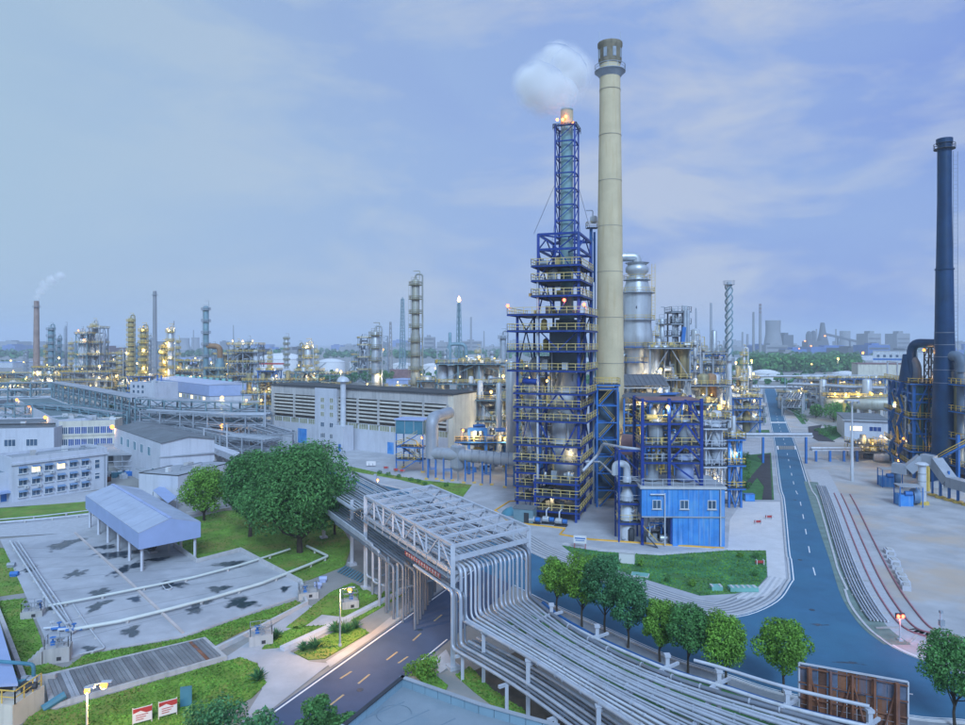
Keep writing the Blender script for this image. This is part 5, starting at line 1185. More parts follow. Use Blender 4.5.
for i, z in enumerate(ZW):
    wide = i >= 5; o_ = 1.3 if wide else .5
    q4 = quadf(A, u, v, -o_ - (.3 if wide else 0), LU + o_, -o_ if wide else -.6, LV + .5)
    if i in (2, 4): q4 = quadf(A, u, v, -.4, LU + 1.6, -.9, LV)
    if i < 5:
        a0, a1, b0, b1 = -.5, LU + (1.6 if i in (2, 4) else .6), -.8, LV
        deckp(ft, quadf(A, u, v, a0, a1, b0, .9), z, DECK, YELP, (0,), BLUE, .1); deckp(ft, quadf(A, u, v, LU - .9, a1, .9, b1), z, DECK, YELP, (1,), BLUE, .1); deckp(ft, quadf(A, u, v, a0, .8, .9, b1), z, DECK, YELP, (3,), BLUE, .1)
    else: deckp(ft, q4, z, DECK, YELP, (0, 1, 3), BLUE, .1)
for z in ZU: deckp(ft, quadf(A, u, v, UB - 1.1, LU + .5, -.9, LV), z, DECK, YELP, (0, 1, 3), BLUE, .1)
for z in (49.2, 52):
    f = MB()
    for i in range(4): f.beam(xy(P1[i], z), xy(P1[(i + 1) % 4], z), .4)
    f.beam(xy(P1[0], z), xy(P1[2], z), .25).beam(xy(P1[1], z), xy(P1[3], z), .25); obj('top_frame', f, BLUE, ft)
bracing(ft, P1, [37.4, 43.6, 49.2, 52], BLUE, .2, (0, 1, 3)); bracing(ft, P1, [10.4, 17.9, 22.9], BLUE, .26, (0, 1)); bracing(ft, P0, [27.1, 34.4, 37.4], BLUE, .2, (1, 3)); bracing(ft, quadf(A, u, v, UB, LU, .3, LV), [30.7, 34.4], BLUE, .2, (0,))
bracing(ft, quadf(A, u, v, 0, UB, .2, LV), [0, 10.4, 17.9, 22.9, 27.1], BLUE, .14, (0,))
for z in (1.9, 4.5, 7.0):
    q4 = quadf(A, u, v, UB - .2, LU + .6, -2.6, LV - 1.5); deckp(ft, q4, z, DECK, YELP, (0, 1), BLUE, .1)
    deckp(ft, quadf(A, u, v, -.3, UB - .4, -.5, LV), z + 1.2, DECK, YELP, (0, 3), BLUE, .09)
for a in (UB, LU): p = A + u * a + v * -2.4; obj('column', MB().beam(xy(p, 0), xy(p, 8), .4), BLUE, ft)
cc = A + u * 8.2 + v * 5.6
obj('furnace_body', MB().lathe(xy(cc, 0), [(2.3, 1.5), (2.6, 5), (2.8, 5.2), (2.8, 12.6), (3.2, 12.7), (3.2, 13.2), (2.9, 13.4), (2.9, 19.6), (3.2, 19.7), (3.2, 21.2), (1.9, 25.2), (1.7, 26.7)], 28), VESW, ft, True)
obj('convection_box', MB().box(xy(cc, 26.6), 5.6, 5.0, 8.4, u).box(xy(cc, 35.0), 3.6, 3.4, 1.4, u), mat('dark_casing', (.11, .15, .19), .6, var=.3, streak=(.13, .17, .2), sfac=.5), ft)
stk = obj('stack', MB().lathe(xy(cc, 36), [(1.5, 0), (1.25, 3), (1.2, 20), (1.12, 39), (1.12, 40), (1.2, 40.05), (1.2, 40.4), (.95, 40.4), (.9, 38)], 20), mat('stack_paint', (.20, .34, .36), .6, var=.12, streak=(.3, .34, .3), sfac=.4), ft, True)
obj('stack_tip', MB().ring(xy(cc, 73.2), 1.15, 1.2, 3.0, 20), CHIM, ft, True)
LT = quadf(cc, u, v, -1.85, 1.85, -1.85, 1.85); zt_ = [52 + i * 3.0 for i in range(8)]
for p in LT: obj('tower_leg', MB().beam(xy(p, 46.3), xy(p, 73.2), .3), BLUE, ft)
for z in zt_:
    f = MB()
    for i in range(4): f.beam(xy(LT[i], z), xy(LT[(i + 1) % 4], z), .22)
    obj('tower_ring', f, BLUE, ft)
for i in range(4):
    f = MB()
    for z in zt_[:-1]: f.beam(xy(LT[i], z), xy(LT[(i + 1) % 4], z + 3), .13)
    obj('tower_bracing', f, BLUE, ft)
LTR = [xy(p + (p - cc).normalized() * .5, 72.2) for p in LT]; obj('top_railing', MB().rail(LTR + LTR[:1], 1, 1.2, .1), DARK, ft)
for k, (a, b, z) in enumerate([(-1.9, -1.9, 74.2), (0.2, -2.0, 74.6), (1.9, -1.7, 73.3), (-.6, -2, 74.1)]): bulb(ft, xy(cc + u * a * .8 + v * b * .8, z), .26, mat('beacon', (1, .2, .05), emit=5, var=0), 6 if k < 2 else 0, (1, .3, .1), 'beacon')
for p, z in ((A - u * 1.5 - v * 1.2, 38.9), (A + u * (LU + 1.2) - v * 1, 38.9), (A + u * 9 - v * .6, 39.8)): bulb(ft, xy(p, z), .3, LAMPR, 60, (1, .2, .1), 'beacon')
for i, (a, b, z) in enumerate([(1.6, 3, 25.4), (5.4, 1, 25), (9.5, 9, 33), (2, 6, 15), (9.8, 2, 11.6), (6, .5, 3.6)]): bulb(ft, xy(A + u * a + v * b, z), .2, LAMPW, 60, WRM)
vessel(ft, A + u * 1.9 + v * 3.5, 1.35, 14.2, 24.5, VESW, 'side_vessel'); vessel(ft, A + u * 1.8 + v * 8, 1.0, 8, 20, GALV, 'side_vessel')
obj('hot_duct', MB().tube(bend([xy(A + u * 2.2 + v * 3.5, 25.2), xy(A + u * 2.2 + v * 3.5, 28.6), xy(cc, 28.6)], 1, 4), .9, 12), VESW, ft, True)
clutter(ft, A, u, v, UB, LV, 1, 27, 26, 7, [VESW, GALV, STEELG, BLUEL]); clutter(ft, A + u * UB, u, v, LU - UB, LV, 1, 36, 36, 8, [VESW, GALV, STEELG, YELP], .28)
for z in ZW[5:] + ZU: equip(ft, A + u * .5, u, v, LU - 1, LV - 2, z, 5, int(z * 10), [VESW, STEELG, YELP, GALV])
for z in (1.9, 4.5, 7.0): equip(ft, A + u * UB, u, v, LU - UB, 3, z, 5, int(z * 7), [VESW, STEELG, GALV])
for i in range(len(ZW) - 1): zstairs(ft, A + u * (LU - .5) + v * 3, v, 6.5, ZW[i], ZW[i + 1], ZW[i + 1] - ZW[i], BLUEL, YELP)
for i in range(4): obj('guy_wire', MB().beam(xy(LT[i], 62), xy(P1[i] + (P1[i] - cc) * .15, 52), .05), DARK, ft)
obj('blue_duct', MB().tube(bend([xy(A + u * UB - v * .9, 24.9), xy(A + u * 1.5 - v * .9, 24.9), xy(A + u * 1.5 + v * 2, 24.9)], .8), .55, 10), BLUE, ft, True)
# pump skids at the foot
b = G(525, 522); t = thing('equipment_kiosk', 'grey green equipment kiosk at the foot of the furnace tower', 'kiosk', b); obj('kiosk_body', MB().box(b, 3.6, 2.6, 2.6, u), STEELT, t); obj('kiosk_roof', MB().box(xy(b, 2.6), 3.9, 2.9, .15, u), ROOFG, t); obj('kiosk_door', MB().box(b - v * 1.32 + u * .6, .9, .06, 2.0, u), DARK, t)
b = G(511, 514); t = thing('tarp_heap', 'teal tarpaulin covered heap beside the kiosk', 'heap', b); obj('tarpaulin', MB().lathe(b, [(1.9, 0), (1.6, .5), (.9, 1.1), (.2, 1.35)], 9), TEAL, t, True)
for i, (px, py) in enumerate([(548, 524), (561, 526), (534, 524)]):
    b = G(px, py); t = thing('pump_skid', ['silver pump skid below the furnace decks', 'silver pump skid with an elbow beside the first one', 'small pump skid touching the kiosk'][i], 'pump', b)
    obj('skid', MB().box(b, 2.2, 1.1, .25, u), DARK, t); obj('pump', MB().tube([xy(b - u * .9, .85), xy(b + u * .2, .85)], .55, 12), GALV, t, True); obj('motor', MB().tube([xy(b + u * .3, .85), xy(b + u * 1.1, .85)], .4, 10), BLUEL, t, True); obj('riser', MB().tube(bend([xy(b - u * .3, 1), xy(b - u * .3, 2.4), xy(b - u * .3 + v * 2, 2.4)], .3), .14), VESW, t, True)

# ================================================================ CONCRETE CHIMNEY AND STAIR TOWER
cb = D(610, 143)
ch = thing('concrete_chimney', 'tall cream concrete chimney with a railed platform near its top', 'chimney', cb)
obj('shaft', MB().lathe(cb, [(3.15, 0), (2.95, 15), (2.75, 35), (2.45, 62), (2.15, 82), (2.08, 89.5)], 40), CHIM, ch, True)
for i in range(9): obj('construction_joint', MB().ring(xy(cb, 9 + i * 9.4), 2.2, 3.2 - .118 * (9 + i * 9.4) / 10 + .012, .12, 40), mat('joint', (.36, .33, .26), .9), ch)
obj('crown', MB().lathe(xy(cb, 89.5), [(2.1, 0), (2.35, .6), (2.4, 3.6), (2.55, 3.8), (2.55, 4.5), (2.0, 4.5), (1.9, 3)], 32), mat('sooty_concrete', (.24, .21, .15), .9, var=.3, scale=.6, streak=(.10, .09, .07), sfac=.8), ch, True)
for k in range(8): a_ = k * math.pi / 4 + .2; p = cb + V((math.cos(a_) * 2.36, math.sin(a_) * 2.36, 0)); obj('crown_slot', MB().box(xy(p, 90.6), .7, .2, 1.9, (-math.sin(a_), math.cos(a_))), STEELG, ch)
ringdeck(ch, cb, 2.1, 3.2, 88.2, STEELG, STEELG, 20); obj('bracket', MB().lathe(xy(cb, 86.9), [(2.1, 0), (3.0, 1.15), (3.0, 1.2), (2.1, 1.2)], 20), STEELG, ch)
for s_ in (-1, 1): obj('lightning_rod', MB().beam(xy(cb + V((2.2 * s_, 0, 0)), 93.8), xy(cb + V((2.2 * s_, 0, 0)), 96.5), .08), STEELG, ch)
sA = D(597, 134.5); sw_ = 4.0
stt = thing('stair_tower', 'teal blue steel stair tower at the foot of the concrete chimney', 'stair tower', sA)
du, dv = V((1, -.05, 0)).normalized(), V((.05, 1, 0)).normalized(); Ps = quadf(sA, du, dv, 0, sw_, 0, 3.0)
for p in Ps: obj('column', MB().beam(xy(p, 0), xy(p, 23.7), .34), BLUEL, stt)
for i in range(7):
    z = 3.3 * (i + 1); f = MB()
    for k in range(4): f.beam(xy(Ps[k], z), xy(Ps[(k + 1) % 4], z), .26)
    obj('landing_frame', f, BLUEL, stt); deckp(stt, quadf(sA, du, dv, 0, 1.0, 0, 3) if i % 2 else quadf(sA, du, dv, sw_ - 1, sw_, 0, 3), z, DECK, YEL, (), None, name='landing')
zstairs(stt, sA + du * .5 + dv * .6, du, sw_ - 1, 0, 23.1, 3.3, BLUEL, YEL)
obj('side_panel', MB().prism([Ps[1] + du * .25, Ps[1] + du * .33, Ps[2] + du * .33, Ps[2] + du * .25], 1, 22.5), TEAL, stt); obj('back_panel', MB().prism([Ps[3] + dv * .3, Ps[2] + dv * .3, Ps[2] + dv * .4, Ps[3] + dv * .4], 1, 22.5), mat('stair_mesh', (.07, .12, .17), .8), stt)
deckp(stt, quadf(sA, du, dv, -.4, sw_ + .4, -.4, 3.4), 24.0, DECK, YEL, (0, 1, 2, 3), BLUEL)

# ================================================================ HALL WITH BLUE CLADDING AND STEEL FRAME ABOVE
fA, fB = G(641.5, 546), D(724.5, 108.4); _, _, u, v, ln = frame2(fA, fB); hz3 = 9.2
bhl = thing('blue_clad_hall', 'two storey hall in bright blue cladding under an open blue steel frame', 'hall', lerp(fA, fB, .5))
npan = 16
obj('core_wall', MB().prism(quadf(fA, u, v, .1, ln - .1, .1, 9), 4.65, hz3 - .15), BLUEL, bhl)
obj('lower_core', MB().prism(quadf(fA, u, v, ln * .37, ln - .1, .1, 9), 0, 4.6), BLUEL, bhl)
for i in range(npan):
    for (z0, z1) in ((4.75, hz3 - .2), (.05, 4.55)):
        if z0 < 1 and i < 6: continue
        obj('cladding_panel', wall_rect(MB(), fA, u, v, ln * (i + .02) / npan, ln * (i + .98) / npan, z0, z1, .06 + .02 * (i % 2), .14), BLUEC, bhl)
for i in range(6): obj('side_panel', wall_rect(MB(), fA + u * ln, v, -u, 1.5 * i + .02, 1.5 * i + 1.48, .05, hz3 - .2, .06, .12), BLUEC, bhl)
obj('sill_rail', wall_rect(MB(), fA, u, v, 0, ln + .1, 4.56, 4.74, .25, .3), ROOFL, bhl)
obj('roof_slab', MB().prism(quadf(fA, u, v, -.25, ln + .3, -.3, 9.4), hz3 - .14, hz3 + .25), KERB, bhl)
for k in range(3): uu = 1.7 + k * 4.3; window(bhl, fA - v * .08, u, v, uu, uu + 1.35, 5.9, 7.3, GLASS, 1, True, ACW)
for uu, z0, z1 in ((3.6, .2, 8.4), (ln - .7, .2, 9)): obj('downpipe', MB().tube([xy(fA + u * uu - v * .3, z0), xy(fA + u * uu - v * .3, z1)], .11, 8), VESW, bhl, True)
obj('wall_pipe', MB().tube([xy(fA + u * 1.3 - v * .3, 8.2), xy(fA + u * 3.5 - v * .3, 8.2)], .12, 8), VESW, bhl, True)
for a in (.2, ln * .37): obj('bay_column', MB().beam(xy(fA + u * a + v * .4, 0), xy(fA + u * a + v * .4, 4.6), .4), BLUE, bhl)
equip(bhl, fA + u * .5 + v * 1, u, v, ln * .33, 5, 0, 12, 3, [STEELG, VESW, GALV, DARK]); clutter(bhl, fA + u * .3 + v * .6, u, v, ln * .33, 4, .2, 4.5, 10, 4, [VESW, STEELG, BLUEL], .16)
sf = MB(); sf.beam(xy(fA + u * .2 - v * .8, 2.3), xy(fA + u * 2.3 - v * .9, .05), .8, .14); st_ = obj('outside_stair', sf, DECK, bhl); obj('handrail', MB().beam(xy(fA + u * .2 - v * 1.2, 3.3), xy(fA + u * 2.3 - v * 1.3, 1.05), .08).beam(xy(fA + u * .2 - v * .4, 3.3), xy(fA + u * 2.3 - v * .5, 1.05), .08), YEL, st_)
deckp(bhl, quadf(fA, u, v, 0, ln + .2, -.2, 9.3), hz3 + .26, ROOFL, STEELW, (0, 1), None, .07, 'roof_deck')
# the frame
q4 = [fA + u * .3 + v * .8, fA + u * 9.6 + v * .8, fA + u * 9.6 + v * 7.5, fA + u * .3 + v * 7.5]; zf = [hz3 + .3, 13.2, 15.8, 19.4, 23.0]
for a, b in ((.3, .8), (4.5, .8), (9.6, .8), (.3, 7.5), (9.6, 7.5)): p = fA + u * a + v * b; obj('frame_column', MB().beam(xy(p, hz3 + .2), xy(p, 23.2), .46), BLUE, bhl)
for z in zf[1:]: deckp(bhl, q4, z, DECK if z < 23 else RUSTR, YELP if z > 14 else STEELW, (0, 1, 3) if z < 23 else (), BLUE, .08, 'frame_deck')
for i, (z0, z1) in enumerate(zip(zf, zf[1:])):
    a, b = fA + u * 4.5 + v * .8, fA + u * 9.6 + v * .8; c = (a + b) / 2
    obj('bracing', MB().beam(xy(a, z0), xy(c, z1), .28).beam(xy(c, z1), xy(b, z0), .28) if i in (1, 3, 2) else MB().beam(xy(a, z1), xy(b, z0), .28), BLUE, bhl)
    obj('bracing', MB().beam(xy(q4[1], z0), xy(q4[2], z1), .24), BLUE, bhl)
for a, z0 in ((2.9, 15.9), (7.4, 15.9)):
    p = fA + u * a + v * 3; obj('hopper', MB().lathe(xy(p, z0), [(.12, -1.6), (.2, -.8), (1.15, 1.0), (1.2, 1.1), (1.2, 3.2), (.9, 3.8), (.3, 4.1)], 16), GALV, bhl, True)
vessel(bhl, fA + u * 7.6 + v * 3.4, 1.5, 10.2, 13.6, BLUEP, 'vessel'); vessel(bhl, fA + u * 2.4 + v * 4, 1.2, 10, 13, GALV, 'vessel')
clutter(bhl, fA + u * .6 + v * 1.2, u, v, 8.6, 5.5, hz3 + .3, 22, 34, 12, [VESW, STEELG, GALV, YELP, BLUEL], .2)
for z in (13.2, 15.8, 19.4): equip(bhl, fA + u * .6 + v * 1.4, u, v, 8.6, 5, z, 7, int(z * 3), [STEELG, VESW, GALV, YELP])
bulb(bhl, xy(fA + u * 4.2 + v * .4, 21.9), .27, LAMPW, 220, WRM); bulb(bhl, xy(fA + u * 6 + v * 5, 14.6), .2, LAMPW, 90, WRM)
# white scrubber tower in its own blue frame
c = D(627, 112.5); wt = thing('white_scrubber', 'white scrubber tower in a small blue frame beside the blue hall', 'tower', c)
obj('shell', MB().lathe(c, [(1.15, 0), (1.15, 2.6), (1.0, 2.8), (1.0, 7.4), (.75, 7.9), (.7, 10.2), (.45, 10.6)], 20), VESW, wt, True)
obj('head_elbow', MB().tube(bend([xy(c, 10.2), xy(c, 12.2), xy(c + u * -1.9, 12.4), xy(c + u * -1.9, 10.5)], .9, 5), .6, 12), VESW, wt, True)
Pw = quadf(c, u, v, -1.6, 2.0, -1.7, 1.7)
for p in Pw: obj('column', MB().beam(xy(p, 0), xy(p, 14.8), .26), BLUE, wt)
for z in (3.2, 6.4, 9.4): deckp(wt, Pw, z, DECK, STEELW if z > 4 else YELP, (0, 3), BLUE, .07)
clutter(wt, Pw[0], u, v, 3.6, 3.4, .3, 11, 10, 5, [VESW, STEELG], .14); equip(wt, Pw[0], u, v, 3, 3, 0, 6, 9, [STEELG, DARK])
obj('top_beam', MB().beam(xy(Pw[0], 14.7), xy(Pw[1], 14.7), .3).beam(xy(Pw[0], 14.7), xy(Pw[3], 14.7), .3).beam(xy(Pw[1], 11), xy(Pw[0], 14.6), .16), BLUE, wt)
# tube bridge to the furnace tower
br = thing('tube_bridge', 'pale pipe bridge joining furnace tower and scrubber', 'pipe bridge', D(606, 122)); a, b = D(596, 127, 9.6), D(618, 116, 13.6)
obj('walk_pipe', MB().tube(bend([V((18, 124, 9)), D(598, 127, 11.5), D(603, 124, 13.9), D(622, 113, 14.9), D(643, 110.5, 14.9)], 1), .26, 8), VESW, br, True); obj('second_pipe', MB().tube([V((19, 128, 10)), D(600, 130, 9.6), D(617, 116, 9.4)], .2, 8), VESW, br, True)
# curved rusty roof and tiled sheds behind
t = thing('rusty_canopy', 'curved rusty red canopy between scrubber and chimney', 'canopy', D(632, 126)); qn = [D(620, 122), D(643, 120), D(645, 130), D(622, 132)]
cv_ = MB()
for i in range(6):
    f0, f1 = i / 6, (i + 1) / 6; z = lambda f: 12.3 + 2.2 * math.sin(f * 1.7)
    Q4 = [xy(lerp(qn[0], qn[3], f0), z(f0)), xy(lerp(qn[1], qn[2], f0), z(f0)), xy(lerp(qn[1], qn[2], f1), z(f1)), xy(lerp(qn[0], qn[3], f1), z(f1))]
    cv_.hexa(Q4, [p + V((0, 0, .15)) for p in Q4])
obj('canopy_sheet', cv_, RUSTR, t); [obj('post', MB().beam(xy(p, 0), xy(p, 12.4), .3), BLUEL, t) for p in qn]
def gable_shed(label, x0, x1, Y, dep, ze, zr2, m, pm, walls=None):
    t = thing('gabled_shelter', label, 'shelter', D((x0 + x1) / 2, Y)); a, b = D(x0, Y), D(x1, Y); nn = V((0, dep, 0)); 
    for P_ in ((a, b, 0), (a + nn, b + nn, 1)):
        Q4 = [xy(P_[0], ze), xy(P_[1], ze), xy(b + nn / 2, zr2), xy(a + nn / 2, zr2)]; obj('roof_slope', MB().hexa(Q4, [p + V((0, 0, .2)) for p in Q4]), m, t)
    for k in range(12): p, q_ = lerp(a, b, (k + .5) / 12), lerp(a, b, (k + .5) / 12) + nn / 2; obj('roof_rib', MB().beam(xy(p, ze + .24), xy(q_, zr2 + .24), .18, .1), m, t)
    for e in (a, b, a + nn, b + nn): obj('post', MB().beam(xy(e, 0), xy(e, ze), .35), pm, t)
    obj('tie', MB().beam(xy(a, ze - .4), xy(b, ze - .4), .3).beam(xy(a, ze - 4), xy(b, ze - 4), .25), pm, t)
    return t
TILE = mat('grey_tile', (.13, .14, .16), .85, var=.15)
s1 = gable_shed('shelter with a ribbed grey tiled roof behind the chimney', 612, 669, 150, 12, ZY(386, 150), ZY(375, 156), TILE, STEELG); bulb(s1, D(640, 149, 20), .3, LAMPW, 400, WRM); equip(s1, D(618, 152), V((1, 0, 0)), V((0, 1, 0)), 10, 8, 0, 8, 4, [STEELG, YELP, GALV, BLUEL])
clutter(s1, D(616, 151), V((1, 0, 0)), V((0, 1, 0)), 11, 8, 2, 21, 24, 5, [YELP, STEELG, VESY, GALV, BLUEL], .35)
t = thing('flat_shelter', 'low flat dark roof over pumps in front of the tiled shelter', 'shelter', D(650, 138)); obj('roof', MB().prism([D(622, 136), D(676, 136), D(682, 142), D(626, 142)], ZY(397, 137), ZY(396, 137) + .3), TILE, t); obj('teal_sheet', MB().prism([D(660, 135), D(676, 135), D(680, 140), D(668, 140)], ZY(394, 137), ZY(394, 137) + .12), BLUEL, t)
for px in (624, 650, 674): obj('post', MB().beam(D(px, 136.5), D(px, 136.5, ZY(398, 136.5)), .3), BLUEL, t)
clutter(t, D(625, 137), V((1, 0, 0)), V((0, 1, 0)), 10, 6, 2, 20, 26, 15, [YEL, YELP, BLUEL, STEELG, VESY], .3)
for z in (6, 11, 16): deckp(t, [D(623, 136.5), D(676, 136.5), D(678, 141), D(626, 141)], z, DECK, YEL, (0,), BLUEL, .1)
bulb(t, D(643, 136, 13), .26, LAMPW, 260, WRM)

# ================================================================ DUCTS AND STAIRS BEFORE THE LOUVRED HALL
gd = thing('flue_duct', 'large grey round flue duct on blue trestles leading to the furnace', 'duct', G(470, 487))
GD = mat('duct_grey', (.33, .37, .43), .5, .2, var=.12, streak=(.22, .24, .27), sfac=.5)
d0, d1, d2, d3 = D(432, 163), D(458, 160), D(516, 153), D(548, 146); zd = 6.1
obj('duct_run', MB().tube([xy(d0, zd), xy(d1, zd), xy(d2, zd), xy(d3, zd + .4)], 1.45, 18), GD, gd, True)
obj('riser', MB().tube(bend([xy(d0, zd - 1.2), xy(d0, 14.2), xy(D(449, 176), 14.2)], 2.0, 5), 1.5, 18), GD, gd, True)
obj('hopper_box', MB().lathe(xy(d1, 2.4), [(1.0, 0), (1.7, .8), (1.7, 5.6), (1.3, 6)], 4), GD, gd); obj('hopper_leg', MB().tube([xy(d1, 0), xy(d1, 2.5)], .2), STEELG, gd)
for i in range(9): p = lerp(d1, d2, i / 8); obj('flange', MB().tube([xy(p - V((.12, 0, 0)), zd), xy(p + V((.12, 0, 0)), zd)], 1.6, 18), PIPED, gd, True)
for p in (d0, lerp(d0, d1, .6), lerp(d1, d2, .2), lerp(d1, d2, .5), lerp(d1, d2, .9)):
    f = MB()
    for a in (-.9, .9):
        for b_ in (-.8, .8): f.beam(xy(p + V((a, b_, 0)), 0), xy(p + V((a, b_, 0)), zd - .9), .32)
        f.beam(xy(p + V((a, -.8, 0)), .3), xy(p + V((a, .8, 0)), zd - 1.2), .14).beam(xy(p + V((-.9, a, 0)), 2.4), xy(p + V((.9, a, 0)), 2.4), .16)
    obj('trestle', f, BLUEL, gd)
    obj('yellow_base', MB().box(p + V((-1.2, -1.2, 0)), .8, .8, .35).box(p + V((1.2, -1.2, 0)), .8, .8, .35), YEL, gd)
sb0 = D(399, 172); sbx = thing('fan_cabin', 'dark blue cabin on a stair frame against the louvred hall', 'cabin', sb0); su, sv = V((1, -.3, 0)).normalized(), V((.3, 1, 0)).normalized()
obj('cabin_body', MB().prism(quadf(sb0, su, sv, -1, 6.5, 0, 5), 9.4, 12.8), TEAL, sbx); obj('cabin_roof', MB().prism(quadf(sb0, su, sv, -1.3, 6.8, -.3, 5.3), 12.802, 13.1), BLUEP, sbx)
for k in range(4): obj('cabin_rib', MB().beam(xy(sb0 - sv * .05 + su * (-.9 + 7.3 / 3 * k), 9.5), xy(sb0 - sv * .05 + su * (-.9 + 7.3 / 3 * k), 12.7), .15), STEELG, sbx)
for p in quadf(sb0, su, sv, -.8, 6.3, .2, 4.8): obj('leg', MB().beam(xy(p, 0), xy(p, 9.4), .3), BLUEL, sbx); obj('yellow_base', MB().box(p, .9, .9, .4), YEL, sbx)
for z in (3.2, 6.4): deckp(sbx, quadf(sb0, su, sv, -.6, 6, -.6, 3), z, DECK, YEL, (0, 1, 3), BLUEL)
zstairs(sbx, sb0 - sv * .3, su, 5.2, 0, 9.4, 3.2, BLUEL, YEL)
clutter(sbx, sb0 + sv, su, sv, 6, 3, .5, 9, 8, 3, [STEELG, YEL, BLUEL], .2)
bulb(sbx, xy(sb0 + su * 5 + sv * 3, 8.2), .3, LAMPO, 250, AMB)
mu = thing('machine_bay', 'machinery with blue portal and yellow rails between hall and furnace', 'machinery', D(478, 172))
clutter(mu, D(452, 168), V((1, 0, 0)), V((0, 1, 0)), 15, 9, .5, 11, 34, 6, [STEELG, YEL, BLUEL, VESW, PIPED], .45); equip(mu, D(452, 168), V((1, 0, 0)), V((0, 1, 0)), 15, 9, 0, 14, 8, [STEELG, DARK, YEL, BLUEL, GALV])
for px in (469, 486): obj('portal_leg', MB().beam(D(px, 168), D(px, 168, 11), .7), BLUEL, mu)
obj('portal_head', MB().beam(D(468, 168, 11), D(487, 168, 11), .8), BLUEL, mu); deckp(mu, [D(455, 167), D(512, 167), D(512, 176), D(455, 176)], 8.2, DECK, YEL, (0,), BLUEL)
obj('teal_tray', MB().prism([D(496, 163), D(514, 163), D(514, 168), D(494, 168)], 11, 11.4), BLUEL, mu)
for i, (px, z) in enumerate(((463, 11), (474, 9.6), (505, 9))): bulb(mu, D(px, 166, z), .3, LAMPO if i == 0 else LAMPW, 260, AMB if i == 0 else WRM)
vessel(mu, D(511, 162), 1.25, 3, 27.5, GALV, 'tall_drum', 20); vessel(mu, D(499, 168), .7, 3, 22, GALV, 'tall_drum', 12)
for i, (px, py) in enumerate([(371, 467), (396, 472), (402, 473), (386, 470)]):
    p = G(px, py); t = thing('yard_barrier', ['white notice frame beside the long lawn', 'red barrier by the stair frame', 'second red barrier by the stair frame', 'low barrel near the red barriers'][i], 'barrier', p); obj('board', MB().box(xy(p, .4), 2.4 if i == 0 else 1.3, .1, 1.1 if i == 0 else .5), SIGNW if i == 0 else REDM, t); obj('leg', MB().box(p + V((-.5, 0, 0)), .1, .4, 1.0).box(p + V((.5, 0, 0)), .1, .4, 1.0), STEELG, t)
for i, (px, py) in enumerate([(388, 476), (399, 478), (411, 481), (419, 483), (425, 486), (446, 487), (380, 474)]): bush('round dark shrub on the narrow lawn beside the louvred hall', G(px, py), .7, 1.0, LEAFD, 200 + i, 120, .16, 'shrubs on the narrow lawn')

# ================================================================ SILVER COLUMN GROUP BEHIND THE CHIMNEY
EX, EY = V((1, 0, 0)), V((0, 1, 0))
c = D(637, 172); k = 1.13 * 172 / F; rg = thing('regenerator_column', 'fat silver column with ring platforms and a bent top duct behind the chimney', 'column', c)
zz = lambda y: ZY(y, 172)
obj('shell', MB().lathe(c, [(10 * k, 0), (10 * k, zz(400)), (11 * k, zz(385)), (11 * k, zz(352)), (13.5 * k, zz(347)), (13.5 * k, zz(335)), (12.4 * k, zz(326)), (12.4 * k, zz(295)), (12.4 * k, zz(293)), (9.6 * k, zz(282)), (9 * k, zz(277)), (7 * k, zz(276.5)), (7 * k, zz(275)), (10 * k, zz(272)), (10.2 * k, zz(268)), (8 * k, zz(265)), (3, zz(263))], 32), GALV, rg, True)
for y, r0, r1 in ((280, 9.3, 12), (293, 12.4, 15.5), (320, 12.4, 15.5), (347, 13, 15.5), (362, 11, 14), (384, 11, 15)): ringdeck(rg, c, r0 * k, r1 * k, zz(y), BLUEL if y > 340 else STEELG, YEL, 20)
obj('top_duct', MB().tube(bend([xy(c, zz(266)), xy(c, zz(257)), xy(c + V((-5.2, 0, 0)), zz(257)), xy(c + V((-5.6, 1, 0)), zz(280))], 2, 5), 1.15, 14), GALV, rg, True)
ladder(rg, c + V((12.6 * k, -2.2, 0)), zz(320), zz(265), YEL, .8, .8); obj('manhole', MB().tube([xy(c + V((-.6, -3.0, 0)), zz(308)), xy(c + V((-.6, -3.4, 0)), zz(308))], .45, 12), DARK, rg, True)
for i in range(7): x = -3.6 - .25 * (i % 2); obj('side_pipe', MB().tube(bend([xy(c + V((x, -1 + i * .4, 0)), 10), xy(c + V((x - .3 * i, -1 + i * .4, 0)), zz(355 - i * 9)), xy(c + V((0, 0, 0)), zz(350 - i * 9))], .5, 3), .22, 6), [GALV, STEELG][i % 2], rg, True)
bulb(rg, xy(c + V((-.5, -3.6, 0)), zz(376)), .45, LAMPW, 600, WRM)
c = D(591, 150); vm_ = thing('vent_pot', 'white knock out pot on a tall mast between furnace tower and chimney', 'vent', c)
obj('mast', MB().beam(c, xy(c, ZY(228, 150)), .6).tube([xy(c + V((.8, .3, 0)), 20), xy(c + V((.8, .3, 0)), ZY(232, 150))], .25), BLUEL, vm_)
vessel(vm_, xy(c + V((.5, -.6, 0)), 0), .8, ZY(222, 150), ZY(218, 150), VESW, 'pot'); obj('vent_pipe', MB().tube(bend([xy(c + V((.3, -.6, 0)), ZY(218, 150)), xy(c + V((.3, -.6, 0)), ZY(211, 150)), xy(c + V((-1.2, -.6, 0)), ZY(211, 150))], .3), .1), STEELG, vm_); deckp(vm_, quadf(c + V((-1, -1.2, 0)), EX, EY, 0, 2.4, 0, 2), ZY(228, 150), DECK, YELP)

